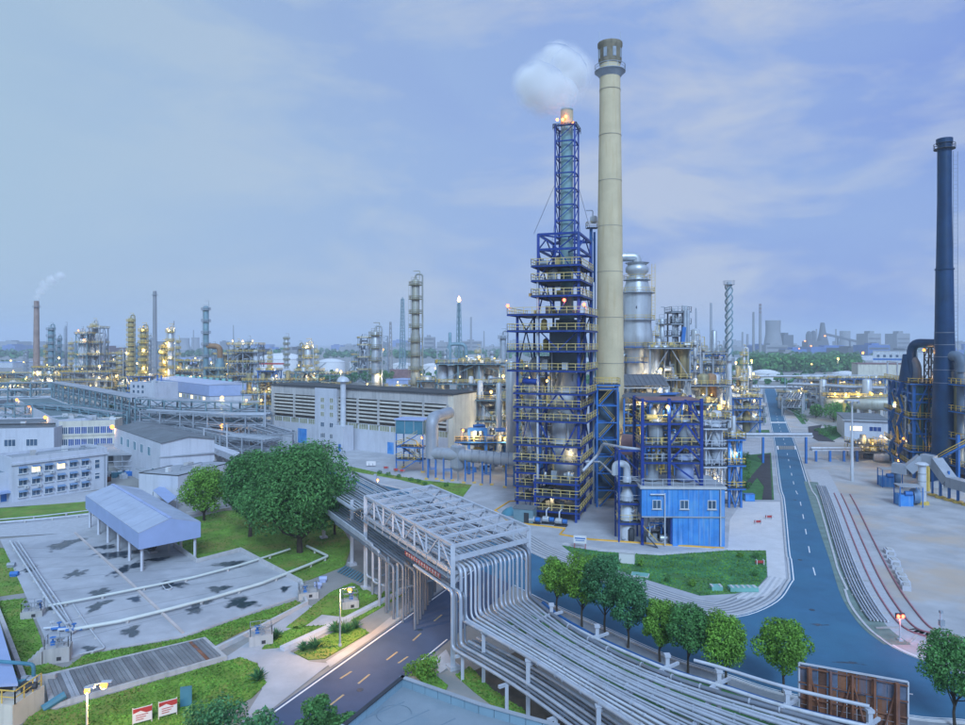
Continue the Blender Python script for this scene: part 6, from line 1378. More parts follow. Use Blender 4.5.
def unit(label, x0, x1, Y, dep, levels, seed, fm=STEELT, rm=YELP, nves=4, npipe=24, neq=5, lamps=2, watt=450, vm=(GALV, VESW, VESY), vh=1.3, pm=(VESW, GALV, STEELG, PIPED), vr=1.3, name='process_unit', group=None, t=.36, skew=0.0, col=WRM, bl=LAMPW, br_=.4):
    q = random.Random(seed); a, b = D(x0, Y), D(x1, Y); lu = (b - a).length; u = V((1, skew, 0)).normalized(); v = V((-u.y, u.x, 0))
    r = thing(name, label, 'process unit', lerp(a, b, .5), group); nc = max(1, round(lu / 7))
    for i in range(nc + 1):
        for w_ in (0, dep): p = a + u * lu * i / nc + v * w_; obj('column', MB().beam(p, xy(p, levels[-1]), t), fm, r)
    for z in levels: deckp(r, quadf(a, u, v, -.6, lu + .6, -.8, dep + .5), z, DECK, rm, (0, 1, 3), fm, .11 * max(1, Y / 220))
    bracing(r, quadf(a, u, v, 0, lu, 0, dep), [0] + levels, fm, t * .5, (0, 1))
    for i in range(nves):
        p = a + u * lu * (i + q.uniform(.3, .7)) / nves + v * dep * q.uniform(.25, .75); rr = vr * q.uniform(.6, 1.15); z0 = q.choice([0] + levels[:-1]); zt = min(levels[-1] * vh, z0 + q.uniform(.5, 1.0) * levels[-1])
        vessel(r, p, rr, z0 + .5, zt, q.choice(vm))
    clutter(r, a, u, v, lu, dep, 0, levels[-1] * 1.05, npipe, seed + 1, pm, .4 * max(1, Y / 260))
    for z in [0] + levels: equip(r, a, u, v, lu, dep, z, neq, seed + int(z), [VESW, STEELG, GALV, YELP])
    for i in range(lamps):
        p = a + u * lu * (i + .5) / lamps - v * .6; z = q.choice(levels) + 2.2; bulb(r, xy(p, z), br_ * q.uniform(.7, 1.1), bl, watt, col)
    return r
unit('reactor block with silver drums and a blue deck beside the regenerator', 650, 690, 164, 10, [9, 16, 23.5, 31], 21, STEELG, YELP, 6, 40, 5, 2, 350, vr=1.4, vh=1.0)
U = unit('tall lattice exchanger tower topping the reactor block', 673, 688, 174, 5, [10, 18, 26, 31, 34, 37, 40], 22, STEELG, STEELG, 2, 22, 3, 0, vh=1.0, vr=.9)
obj('sloped_chute', MB().beam(D(680, 172, 26), D(684, 172, 36), .9), BLUEL, U); [vessel(U, D(px, 173), .45, 5, 40, STEELG, 'thin_column', 8) for px in (685, 688)]
unit('lit pump deck with yellow rails and brown drums beyond the blue hall', 684, 729, 190, 12, [7, 13.5, 20.5], 23, STEELG, YEL, 6, 40, 8, 4, 350, vm=(VESY, GALV, mat('brown_drum', (.28, .17, .09), .6)), vr=1.7, vh=1.1)
unit('blue grey exchanger frame behind the lit pump deck', 688, 724, 235, 12, [8, 15, 22, 28], 24, BLUEL, YELP, 4, 26, 5, 2, 700)
unit('white pipe frame with ladders beside the blue hall', 706, 722, 127, 5, [5, 9.5, 13, 16.5], 25, VESW, STEELW, 2, 20, 3, 1, 120, vm=(VESW,), vr=.9, vh=1.0, t=.24, br_=.22)
unit('stair frame with yellow handrails at the corner of the blue hall', 729, 741, 134, 4, [4, 8.5, 13.5], 26, BLUEL, YEL, 1, 12, 3, 1, 120, vr=.6, t=.4, br_=.22)
unit('low steel pump frame with white pipes on the avenue side', 722, 764, 268, 8, [3.5, 7.5], 27, STEELG, STEELW, 3, 26, 5, 2, 500, vr=1.0)
unit('steam yard frame behind the small planting bed', 716, 758, 300, 14, [5, 11, 16.5], 28, STEELG, YELP, 5, 30, 5, 4, 450, vr=1.6)
unit('long lit exchanger rack behind the louvred hall', 437, 521, 236, 12, [6, 12.5, 18.5, 25], 29, STEELT, YEL, 9, 60, 9, 7, 420, vr=1.7, vh=.95)
unit('pump row with yellow drums beside the tall drum', 476, 516, 196, 10, [5, 10, 16], 30, STEELT, YEL, 5, 34, 6, 4, 500, vm=(VESY, VESW, GALV))
unit('yellow lit pipe unit between blue hall and louvred hall', 243, 288, 300, 14, [5, 10, 15.5], 31, STEELT, YEL, 5, 30, 7, 6, 450, vm=(VESY, GALV), vr=1.4)
unit('flat grey frame unit behind the louvred hall roof', 285, 345, 330, 12, [6, 12, 17], 32, STEELT, YELP, 5, 30, 6, 4, 450, vr=1.5)
# spiral-straked stack
def stackt(name, label, px, Y, ytop, wt, wb, m, rings=(), cat='stack', band=None, top=None, group=None, n=16, ladr=False):
    c = D(px, Y); z = ZY(ytop, Y); kk = Y / F / 2; t = thing(name, label, cat, c, group)
    obj('shaft', MB().lathe(c, [(wb * kk, 0), (lerp(wb, wt, .6) * kk, z * .55), (wt * kk, z * .995), (wt * kk, z), (wt * kk * .75, z), (wt * kk * .7, z * .97)], n), m, t, True)
    for f in rings: ringdeck(t, c, wt * kk, wt * kk + max(1.0, wt * kk * .35), z * f, STEELG, STEELG, 12)
    if band: [obj('band', MB().ring(xy(c, z * f), wt * kk * .8, lerp(wb, wt, f) * kk * 1.04, z * .03, n), band, t) for f in (.97, .9, .83)]
    if ladr: ladder(t, c + V((lerp(wb, wt, .5) * kk + .3, 0, 0)), 2, z * .98, STEELG, .5, 1.2)
    return t, c, z
t, c, z = stackt('straked_stack', 'slim pale stack wrapped in spiral fins beyond the lit pump deck', 729, 215, 282, 4.6, 6.0, VESW, (.52, .985))
for s_ in range(3):
    pts = [xy(c + V((math.cos(a_ * .5 + s_ * 2.094), math.sin(a_ * .5 + s_ * 2.094), 0)) * 1.08, z * .55 + a_ * (z * .43) / 40) for a_ in range(41)]
    obj('spiral_fin', MB().tube(pts, .2, 4), STEELT, t)
deckp(t, quadf(c + V((-9, -2, 0)), EX, EY, 0, 8, 0, 4), ZY(352, 215), DECK, STEELG, (0, 1, 3), STEELG); obj('lattice', MB().beam(c + V((-5, 0, 0)), xy(c + V((-5, 0, 0)), ZY(330, 215)), .5).beam(c + V((-8.5, 0, 0)), xy(c + V((-8.5, 0, 0)), ZY(352, 215)), .5), STEELG, t)
# distillation columns
def column(label, px, Y, ytop, wpx, m, seed=0, ring=STEELG, lamps=(), pipe=True, group='distillation columns', nr=6, wt=None, watt=500, bl=LAMPW, skirt=False, twin=None):
    c = D(px, Y); z = ZY(ytop, Y); r = wpx * Y / F / 2; q = random.Random(seed); t = thing('distillation_column', label, 'column', c, group)
    w2 = r if wt is None else wt * Y / F / 2
    obj('shell', MB().lathe(c, [(r * 1.25, 0), (r * 1.02, z * .12), (r, z * .13), (r, z * .6), (w2, z * .64), (w2, z - w2 * .6), (w2 * .8, z - w2 * .2), (w2 * .3, z)], 16), m, t, True)
    nr = nr + 3 if nr > 2 else nr
    for i in range(nr):
        f = .2 + .76 * i / max(1, nr - 1); ringdeck(t, c, w2 * .9, (r if f < .62 else w2) + 1.1, z * f, ring, ring, 10, max(1, Y / 140))
    if pipe: obj('overhead_line', MB().tube(bend([xy(c, z * .99), xy(c, z + 1.8), xy(c + V((r + .9, -.3, 0)), z + 1.8), xy(c + V((r + .9, -.3, 0)), z * .1)], 1.0, 3), .35, 6), m, t, True)
    ladder(t, c + V((-r - .35, -.5, 0)), z * .1, z * .97, ring, .7, 1.4)
    f = MB(); [f.rail([xy(c + V((-w2, 0, 0)), z * .985), xy(c + V((w2, 0, 0)), z * .985)], 1.5, 1, .1)]; f.beam(xy(c + V((w2, 0, 0)), z), xy(c + V((w2, 0, 0)), z + 3), .2).beam(xy(c + V((w2, 0, 0)), z + 3), xy(c + V((-w2 * .5, 0, 0)), z + 3), .2); obj('davit', f, ring, t)
    for f_ in lamps: bulb(t, xy(c + V((q.uniform(-1, 1) * (r + .6), -r - .8, 0)), z * f_), .0008 * Y, bl, watt, WRM)
    return t
column('tallest grey distillation column behind the louvred hall', 415.5, 262, 279, 9.5, mat('col_grey', (.36, .37, .34), .5, .2, var=.15, streak=(.3, .25, .14), sfac=.6), 1, VESY, (), True, nr=6, wt=8.2)
column('shorter column with brown edges rising above the louvred hall', 375.5, 250, 331, 8.2, GALV, 2, VESY, (.55,), True, nr=4)
column('teal grey column in front of the blue hall roof', 206, 400, 306, 5.4, STEELT, 3, STEELG, (), False, nr=4)
column('yellowish column with ten ring decks near the white control house', 131, 430, 318, 5.2, VESY, 4, YELP, (.2, .55), nr=10)
column('brightly lit yellow column beside the thin grey chimney', 143.5, 400, 328, 6, VESY, 5, YEL, (.98, .7, .45, .25), nr=7, watt=500)
column('small grey column between lit column and chimney', 149.5, 430, 338, 3.4, GALV, 6, STEELG, (), nr=7)
column('lit silver column with yellow crown', 170.5, 390, 329, 5.5, GALV, 7, YEL, (1.0, .8, .6, .4), nr=4, watt=500)
column('short lit column next to the silver crowned column', 163.5, 392, 345, 4.5, VESY, 8, YEL, (.9, .7), nr=5)
column('grey column beside the brick chimney', 51, 470, 327, 5.2, STEELT, 9, STEELG, (.35, .25), nr=5)
column('thin stub column behind the brick chimney', 66, 520, 326, 2.2, STEELG, 10, STEELG, (), False, nr=1)
column('far pale column above the white tanks', 286.5, 620, 337, 4.5, GALV, 11, VESY, (), False, nr=4)
column('arched lit column pair over the flat roof', 308, 330, 345, 7, GALV, 12, YEL, (.98, .5, .3), nr=3)
column('silver capped column near the furnace tower', 503, 330, 335, 6, STEELG, 13, STEELG, (), nr=2)
column('small white column behind the exchanger rack', 492, 330, 351, 3.2, VESW, 14, STEELG, (), False, nr=2)
for i, (x0, x1, Y, lv, nv, lamps, lb) in enumerate([(76, 87, 450, [8, 16, 24, 32, 38], 3, 2, 'open reactor frame with amber lamps beside the round topped frame'), (89, 100, 455, [8, 16, 24, 32, 42], 3, 2, 'tall reactor frame with a rounded silver top'),
      (33, 62, 440, [6, 11, 16], 5, 7, 'yellow lit pump frame around the brick chimney'), (62, 112, 420, [4, 9, 14], 7, 6, 'low lit process frame in front of the reactor frames'), (112, 160, 425, [5, 10], 5, 4, 'low grey frame at the foot of the yellow columns'),
      (160, 205, 410, [5, 10, 15], 5, 5, 'pump frame behind the blue hall roof'), (205, 232, 395, [6, 12, 17], 4, 3, 'frame with green drums behind the blue hall roof'), (228, 258, 385, [7, 14, 21, 27, 31], 5, 3, 'wide open steel reactor frame behind the blue hall'),
      (-20, 34, 520, [4, 9], 4, 4, 'low far frame at the edge of the works'), (358, 368, 560, [10, 20, 30, 36], 1, 0, 'far boxy steel frame with many floors'), (352, 360, 565, [8, 16, 22], 1, 0, 'lower wing of the far boxy frame'),
      (425, 440, 300, [6, 12], 2, 2, 'small pump frame beside the tallest column'), (345, 372, 300, [4, 8, 12], 4, 3, 'green grey pump frame behind the louvred hall roof edge')]):
    unit(lb, x0, x1, Y, 10, lv, 50 + i, [STEELT, STEELG][i % 2], [YELP, YEL][i in (2, 3, 5)], nv, 14 + lv[-1] // 2, 3, lamps, 260, vr=2.0, vh=.9, t=.5, br_=.36, bl=LAMPO if i == 0 else LAMPW, col=AMB if i == 0 else WRM)
# duct bridge off the teal column
c = D(206, 400); t = thing('elbow_duct', 'bent brown flue duct beside the teal grey column', 'duct', D(218, 400)); obj('duct_run', MB().tube(bend([D(207, 400, ZY(346, 400)), D(220, 400, ZY(346, 400)), D(220, 400, ZY(362, 400))], 4, 5), 1.6, 10), mat('brown_drum', (.28, .17, .09)), t, True); obj('support_drum', MB().lathe(D(220, 400), [(3, 0), (3, ZY(366, 400)), (1.6, ZY(358, 400))], 14), STEELT, t, True)
stackt('brick_chimney', 'brown brick chimney trailing a thin plume', 36.5, 480, 301, 4.6, 6.8, BRICK, (.93,), 'chimney')
stackt('thin_chimney', 'thin tall grey chimney among the yellow lit columns', 154.8, 640, 291, 3.4, 4.8, FARC, (.95,), 'chimney')
# lattice masts and the flare
def lattice(label, px, Y, ytop, wb, wt, m, name='lattice_tower', cat='tower', flame=False, core=None):
    c = D(px, Y); z = ZY(ytop, Y); kk = Y / F / 2; t = thing(name, label, cat, c); P_ = lambda f: quadf(c, EX, EY, -lerp(wb, wt, f) * kk, lerp(wb, wt, f) * kk, -lerp(wb, wt, f) * kk, lerp(wb, wt, f) * kk)
    n_ = 12; th = max(.25, .0009 * Y)
    for i in range(4): obj('leg', MB().beam(P_(0)[i], xy(P_(1)[i], z), th), m, t)
    f = MB()
    for i in range(n_):
        a, b = P_(i / n_), P_((i + 1) / n_)
        for k_ in range(4): f.beam(xy(a[k_], z * i / n_), xy(b[(k_ + 1) % 4], z * (i + 1) / n_), th * .6).beam(xy(b[k_], z * (i + 1) / n_), xy(b[(k_ + 1) % 4], z * (i + 1) / n_), th * .6)
    obj('lattice', f, m, t)
    if core: obj('core_pipe', MB().tube([c, xy(c, z + 2)], core, 8), m, t, True)
    if flame:
        obj('flame', MB().lathe(xy(c, z + 2), [(.8, 0), (1.5, 1.0), (1.3, 2.4), (.6, 4.0), (.1, 5.2)], 10), FLAME, t, True); lamp_light(t, xy(c, z + 9), 3000, AMB, 1)
    return t
lattice('flare tower with a small flame above the works', 459, 620, 304, 7, 3.4, STEELT, 'flare_tower', 'flare', True, 1.0)
lattice('slender grey lattice tower beside the tallest column', 402.5, 700, 299, 6, 2.6, STEELT, core=.5); lattice('thin lattice mast next to the slender tower', 390.5, 640, 322, 4, 1.4, FARC); lattice('wide gantry mast near the shorter column', 384, 520, 336, 8, 7, STEELG)
t = thing('flare_drum', 'dark looped flare piping at the foot of the flare tower', 'piping', D(455, 560)); obj('loop', MB().tube(bend([D(448, 560, 0), D(448, 560, ZY(344, 560)), D(466, 560, ZY(344, 560)), D(466, 560, 2)], 5, 4), 1.5, 8), STEELT, t, True); vessel(t, D(464, 560), 4, 0, 8, STEELT); vessel(t, D(450, 560), 1.3, 0, ZY(333, 560), STEELT)
# storage tanks
def tank(label, px, ybase, ytop, wpx, m=VESW, cone=.12, group='storage tanks'):
    c = G(px, ybase); r = wpx * c.y / F / 2; z = ZY(ytop, c.y); t = thing('storage_tank', label, 'tank', c, group)
    obj('shell', MB().lathe(c, [(r, 0), (r, z), (r * 1.015, z), (r * 1.015, z + .4), (r, z + .4)], 36), m, t, True); obj('dome_roof', MB().lathe(xy(c, z + .41), [(r * .99, 0), (r * .7, r * cone * .55), (r * .35, r * cone * .9), (.1, r * cone)], 36), m, t, True)
    obj('roof_rail', MB().ring(xy(c, z + 1.3), r * .98, r * .98 + .15, .12, 36), STEELG, t)
    f = MB()
    for i in range(10): a_, b_ = 3.6 + i * .1, 3.7 + i * .1; f.beam(V((c.x + (r + .5) * math.cos(a_), c.y + (r + .5) * math.sin(a_), z * i / 10)), V((c.x + (r + .5) * math.cos(b_), c.y + (r + .5) * math.sin(b_), z * (i + 1) / 10)), .8, .25)
    obj('wrap_stair', f, STEELG, t); return t
TW = mat('tank_white', (.72, .73, .75), .55, var=.05, scale=.05)
for px, yb, yt, w_, lb in ((282, 374, 359, 52, 'widest white tank behind the arched column'), (331, 372, 362, 28, 'white domed tank behind the arched column pair'), (361, 371, 362.5, 24, 'white domed tank between two columns'), (402, 374, 365, 22, 'white tank partly behind the tallest column'), (432, 375, 366, 22, 'white domed tank beside the exchanger rack'),
                           (765, 380, 373, 28, 'domed white tank at the head of the avenue'), (742, 379, 372, 18, 'small domed tank behind the straked stack'), (262, 380, 366, 20, 'smaller white tank in front of the widest tank'), (845, 380, 374, 24, 'low pale tank before the treeline'), (872, 384, 375, 22, 'pale tank beside the striped long building')): tank(lb, px, yb, yt, w_, TW, .22)
t = thing('pipe_marking', 'white pipe gallery with a red stripe before the widest tank', 'gallery', G(272, 388)); obj('gallery', MB().prism([G(256, 388), G(290, 388), G(290, 386), G(256, 386)], ZY(376, 490) - 6, ZY(370, 490)), WALLW, t); obj('stripe', MB().prism([G(256, 388.1), G(284, 388.1), G(284, 388), G(256, 388)], ZY(364.5, 490), ZY(363, 490)), REDM, t); obj('leg', MB().beam(G(258, 387.5), xy(G(258, 387.5), 8), 1).beam(G(288, 387.5), xy(G(288, 387.5), 8), 1), STEELG, t)
hall('tank_store', 'low blue roofed store among trees behind the louvred hall', 'building', G(386, 388), G(410, 389), 20, 6, BLUEP, BLUER, 0); hall('tank_store', 'brown brick store beside the tallest column', 'building', G(390, 382), G(412, 382), 18, 10, RUSTR, ROOFL, .4)
for i, (px, py, ty, w_) in enumerate([(352, 384, 372, 14), (366, 384, 369, 12), (379, 386, 368, 15), (388, 387, 370, 14), (335, 381, 372, 12), (320, 381, 371, 10), (256, 390, 372, 8), (113, 424, 403, 10), (106, 420, 406, 8), (40, 412, 398, 14)]):
    b = G(px, py); h = ZY(ty, b.y); tree('works_tree', ['bushy tree among the tanks beyond the louvred hall', 'upright dark tree among the tanks', 'green tree a little off the tallest column', 'green tree touching the tallest column', 'small tree before the domed tank', 'small dark tree by the arched column', 'dark conifer beside the widest tank', 'green tree inside the steel trestle', 'small tree under the steel trestle', 'dark tree behind the service building'][i], b, h, w_ * b.y / F / 2, h * .12, LEAFB if i in (0, 1, 6, 9) else LEAFD, 300 + i, 900, .55, 10, .3, .2, 'trees among the works')

# ================================================================ BEYOND THE AVENUE: BOILER FRAME, NAVY STACK, PUMP HOUSE
bA = G(914, 478); bu = V((25, -8.6, 0)).normalized(); bv = V((8.6, 25, 0)).normalized(); BL, BD = 30, 25
bf = thing('boiler_frame', 'blue boiler frame with yellow railed decks beside the navy stack', 'boiler', bA + bu * 8 + bv * 8)
lv = [3.1, 6.6, 14.4, 22.5]
for i in range(6):
    for p in (bA + bv * BD * i / 5,) + ((bA + bu * BL * i / 5,) if i else ()): obj('column', MB().beam(p, xy(p, 22.5), .55), BLUEL, bf)
for z in lv: deckp(bf, quadf(bA, bu, bv, -1.0, BL, -1.0, BD + 1), z, DECK, YEL, (0, 3), BLUEL, .11)
for k_ in range(3): z = [10.5, 18, 19.9][k_]; obj('girt', MB().beam(xy(bA, z), xy(bA + bv * BD, z), .4).beam(xy(bA, z), xy(bA + bu * BL, z), .4), BLUEL, bf)
bracing(bf, quadf(bA, bu, bv, 0, 6, 0, 5), [6.6, 14.4, 22.5], BLUEL, .3, (0,)); bracing(bf, quadf(bA, bu, bv, 0, 6, 0, BD), [0, 6.6, 14.4, 22.5], BLUEL, .24, (3,))
obj('boiler_casing', MB().prism(quadf(bA, bu, bv, 1.2, BL, 1.2, BD - 1), 3.2, 21.8), TEAL, bf)
for i in range(8): obj('casing_panel', MB().prism(quadf(bA, bu, bv, 1.3 + i * 1.5, 2.7 + i * 1.5, 1.05, 1.2), 7.5 if i % 2 else 15, 13.8 if i % 2 else 21.5), mat('green_panel', (.08, .22, .20), .6), bf)
for i in range(2): zstairs(bf, bA + bv * (5 + i * 9) - bu * .9, bv, 5.0, .2, 22.4, 3.7, BLUEL, YEL, side=-bu * .35)
clutter(bf, bA - bu * .9, bu, bv, 1.8, BD, 1, 22, 34, 31, [VESW, YEL, STEELG, PIPED], .3); clutter(bf, bA - bv * .9, bu, bv, 16, 1.6, 1, 22, 16, 32, [VESW, YEL, STEELG, BLUEL], .25)
for z in lv: equip(bf, bA - bu * .5, bu, bv, 2, BD, z, 8, int(z * 9), [YEL, STEELG, VESW]); equip(bf, bA + bv * 1, bu, bv, 16, 6, 22.5, 3, int(z * 5), [YEL, STEELG, VESW])
for i, (a, b_, z) in enumerate([(-.8, 6, 8.5), (-.8, 15, 16.5), (5, -.8, 8), (9, -.8, 16.2), (-.8, 11, 2.4), (6, -.8, 24)]): bulb(bf, xy(bA + bu * a + bv * b_, z), .3, LAMPO if i in (0, 4) else LAMPW, 350, AMB)
obj('gantry', MB().beam(xy(bA + bv * BD - bu * .5, 22.5), xy(bA + bv * BD - bu * .5, 27), .3).beam(xy(bA + bv * 14 - bu * .5, 22.5), xy(bA + bv * 14 - bu * .5, 27), .3).beam(xy(bA + bv * BD - bu * .5, 27), xy(bA + bv * 14 - bu * .5, 27), .3), STEELW, bf)
nY = 157; nc_ = D(944.5, nY); kk = nY / F / 2
ns = thing('navy_stack', 'tall navy blue steel stack with a railed top and side ladder', 'stack', nc_); zt = ZY(139, nY)
obj('shaft', MB().lathe(nc_, [(23 * kk, 0), (21 * kk, ZY(400, nY)), (17 * kk, ZY(330, nY)), (15.5 * kk, ZY(270, nY)), (14.6 * kk, ZY(266, nY)), (12.6 * kk, ZY(200, nY)), (12.4 * kk, zt - 1.2), (14.5 * kk, zt - 1.1), (14.5 * kk, zt), (11 * kk, zt), (10 * kk, zt - 3)], 32), NAVY, ns, True)
ringdeck(ns, nc_, 12 * kk, 19 * kk, ZY(149, nY), DARK, DARK, 18); obj('seam_ring', MB().ring(xy(nc_, ZY(270, nY)), 13 * kk, 17 * kk, .3, 28), NAVY, ns)
for y in (333, 345, 357, 370, 383): obj('seam_ring', MB().ring(xy(nc_, ZY(y, nY)), 13 * kk, (17 + (y - 330) * .06) * kk + .06, .15, 28), PIPED, ns)
ladder(ns, nc_ + V((19 * kk, -.5, 0)), 14, ZY(152, nY), STEELG, 1.0, .9)
fl = thing('flue_crossover', 'dark round flue crossing from the boiler frame into the navy stack', 'duct', D(912, 168)); zc = ZY(343, 168)
obj('flue_run', MB().tube(bend([D(911.5, 166, 24.2), D(911.5, 166, zc), xy(nc_, ZY(343, nY) - .2)], 2.6, 6), 1.05, 16), NAVY, fl, True); obj('flue_boot', MB().lathe(D(908, 167, 22.8), [(2.0, 0), (1.6, 3), (1.1, 6.5)], 14), NAVY, fl, True); obj('second_boot', MB().tube(bend([D(917, 165, 22.9), D(917, 165, 26.5), D(912, 166, 28.5)], 1.2, 4), 1.0, 14), mat('slate', (.12, .16, .22), .5), fl, True)
t = lattice('dark lattice mast holding the flue beside the navy stack', 930, 163, 347, 7, 7, DARK); [bulb(t, D(924, 161, ZY(350, 161)), .3, LAMPO, 120, AMB)]
t = thing('side_flue', 'slate round flue elbow on the far side of the navy stack', 'duct', D(960, 152)); obj('elbow', MB().tube(bend([xy(nc_, ZY(356, nY)), D(961, 153, ZY(356, 153)), D(961, 153, ZY(372, 153))], 2, 6), 1.15, 14), mat('slate', (.12, .16, .22)), t, True); obj('lower_flue', MB().tube([xy(nc_, ZY(386, nY)), D(990, 150, ZY(385, 150))], 1.1, 14), mat('slate', (.12, .16, .22)), t, True); obj('drop_leg', MB().tube([D(961, 153, 3), D(961, 153, ZY(372, 153))], .8, 12), mat('slate', (.12, .16, .22)), t, True)
unit('far boiler deck with yellow curved stair beyond the navy stack', 966, 1012, 150, 8, [5, 11, 17, 23], 61, BLUEL, YEL, 3, 24, 4, 4, 400, vr=1.2, vh=1)
cs = thing('curved_stair', 'yellow and blue curved stair wrapping the boiler drum', 'stair', D(952, 148)); cx_ = D(958, 150)
for i in range(18):
    a_, z = 2.2 + i * .16, 3 + i * .55; p = cx_ + V((math.cos(a_) * 4.2, math.sin(a_) * 4.2, 0)); obj('tread', MB().box(xy(p, z), 1.3, .5, .12, (math.cos(a_), math.sin(a_))), BLUEL, cs)
pts = [xy(cx_ + V((math.cos(2.2 + i * .16) * 4.8, math.sin(2.2 + i * .16) * 4.8, 0)), 4.1 + i * .55) for i in range(18)]
obj('handrail', MB().tube(pts, .1, 5).tube([p - V((0, 0, .55)) for p in pts], .08, 5), YEL, cs); obj('stringer', MB().tube([p - V((0, 0, 1.1)) for p in pts], .25, 5), BLUEL, cs); obj('stair_post', MB().beam(pts[4] - V((0, 0, 4)) + V((0, 0, -2)), pts[4], .2).beam(xy(pts[12], 0), pts[12], .2).beam(xy(cx_, 0), xy(cx_, 12), .6), BLUEL, cs)
# fan units, vent and conveyor duct in the sandy yard
for i, (px, py, lb) in enumerate([(887, 486, 'blue fan unit under a small pale roof'), (905, 505, 'bright blue fan unit with a pale sheet roof beside the white vent')]):
    b = G(px, py); t = thing('fan_unit', lb, 'fan unit', b); obj('casing', MB().box(b + V((-.2, 0, 0)), 2.6, 2.2, 2.2, (1, -.2)), BLUEC, t); obj('fan_scroll', MB().tube([xy(b + V((1.6, .4, 0)), 1.7), xy(b + V((2.7, .2, 0)), 1.7)], 1.5, 18), mat('slate_blue', (.14, .24, .38), .5), t, True); obj('motor', MB().tube([xy(b + V((-.6, -.9, 0)), 2.5), xy(b + V((.7, -1.1, 0)), 2.5)], .5, 10), BLUEL, t, True)
    obj('roof', MB().prism(quadf(b + V((-2, -1.6, 0)), V((1, -.2, 0)).normalized(), V((.2, 1, 0)).normalized(), 0, 4.2, 0, 3.2), 3.9, 4.05), ROOFL, t)
    for p in quadf(b + V((-2, -1.6, 0)), V((1, -.2, 0)).normalized(), V((.2, 1, 0)).normalized(), .1, 4.1, .1, 3.1): obj('post', MB().beam(p, xy(p, 3.9), .16), BLUEL, t)
b = G(922, 504); t = thing('white_vent', 'white cylindrical vent with a flat cap on a yellow base', 'vent', b); obj('base_ring', MB().lathe(b, [(1.25, 0), (1.25, .5), (1.0, .6)], 20), YEL, t); obj('shaft', MB().lathe(xy(b, .6), [(.75, 0), (.72, 6.6), (.75, 7.0)], 20), VESW, t, True); obj('cap', MB().lathe(xy(b, 7.75), [(1.15, 0), (1.2, .2), (.7, .55)], 20), VESW, t, True); obj('cap_stay', MB().beam(xy(b, 7.5), xy(b, 7.9), .4), STEELG, t)
for z in (2.5, 4.5, 6): obj('hoop', MB().ring(xy(b, z), .7, .79, .12, 20), STEELG, t)
dc = thing('inclined_duct', 'grey square duct stepping down on yellow footed legs', 'duct', G(945, 500)); pts = [D(893, 149, 5.2), D(908, 147, 5.0), D(922, 146, 7.6), D(935, 144, 7.4), D(950, 140, 3.9), D(985, 132, 3.6)]
SL = mat('slate_blue', (.14, .24, .38)); 
for a, b_ in zip(pts, pts[1:]): obj('duct_section', MB().beam(a, b_, 2.4, 2.0), mat('duct_grey', (.33, .37, .43)), dc)
for i in range(6):
    p = lerp(pts[3], pts[5], i / 5.5) + V((0, -.6, 0)); zt2 = 6.0 if i < 2 else 2.9
    for s_ in (-1.0, 1.4): obj('leg', MB().beam(xy(p + V((0, s_, 0)), 0), xy(p + V((0, s_, 0)), zt2), .3), BLUEL, dc); obj('yellow_foot', MB().lathe(xy(p + V((0, s_, 0)), 0), [(.9, 0), (.9, .3), (.4, .45)], 12), YEL, dc)
t = thing('fan_volute', 'dark snail shaped fan housing at the foot of the boiler frame', 'fan', G(932, 483)); obj('volute', MB().tube([D(929, 154, 4.2), D(935, 153, 4.2)], 3.2, 22), NAVY, t, True); obj('plinth', MB().box(D(932, 153.5), 3, 3, 1.4), WALLC, t); obj('ladder_frame', MB().beam(D(926, 149), D(926, 149, 7), .5).beam(D(928, 149), D(928, 149, 7), .5), YEL, t)
t = thing('small_tank', 'small white horizontal tank beside the pump skid', 'tank', G(881, 462)); b = G(881, 462); obj('tank_shell', MB().tube([xy(b + V((-1.6, .6, 0)), 1.1), xy(b + V((1.8, -.6, 0)), 1.1)], 1.0, 16), VESW, t, True); obj('saddle', MB().box(b, 2.0, .8, .5), WALLC, t)
unit('lit pump skid with yellow valves in front of the pump house', 859, 884, 190, 6, [2.2, 4.2], 62, STEELG, YEL, 4, 30, 10, 3, 260, vr=.9, t=.2, vm=(VESY, VESW), br_=.22)
ph, A, B, d, n, ln = hall('pump_house', 'white pump house with a dark flat roof beside the boiler frame', 'building', G(844.5, 439), G(889, 441), 22, 6.6, WALLW, ROOFG, 0)
obj('eaves', MB().prism([A - n * .8 - d * .8, B - n * .8 + d * .5, B - n * .3 + d * .5, A - n * .3 - d * .8], 6.3, 6.58), VESW, ph)
for uu, m_ in ((1.6, LITW), (7.2, GLASSB)): window(ph, A, d, n, uu, uu + 3.6, 2.9, 4.5, m_, 2)
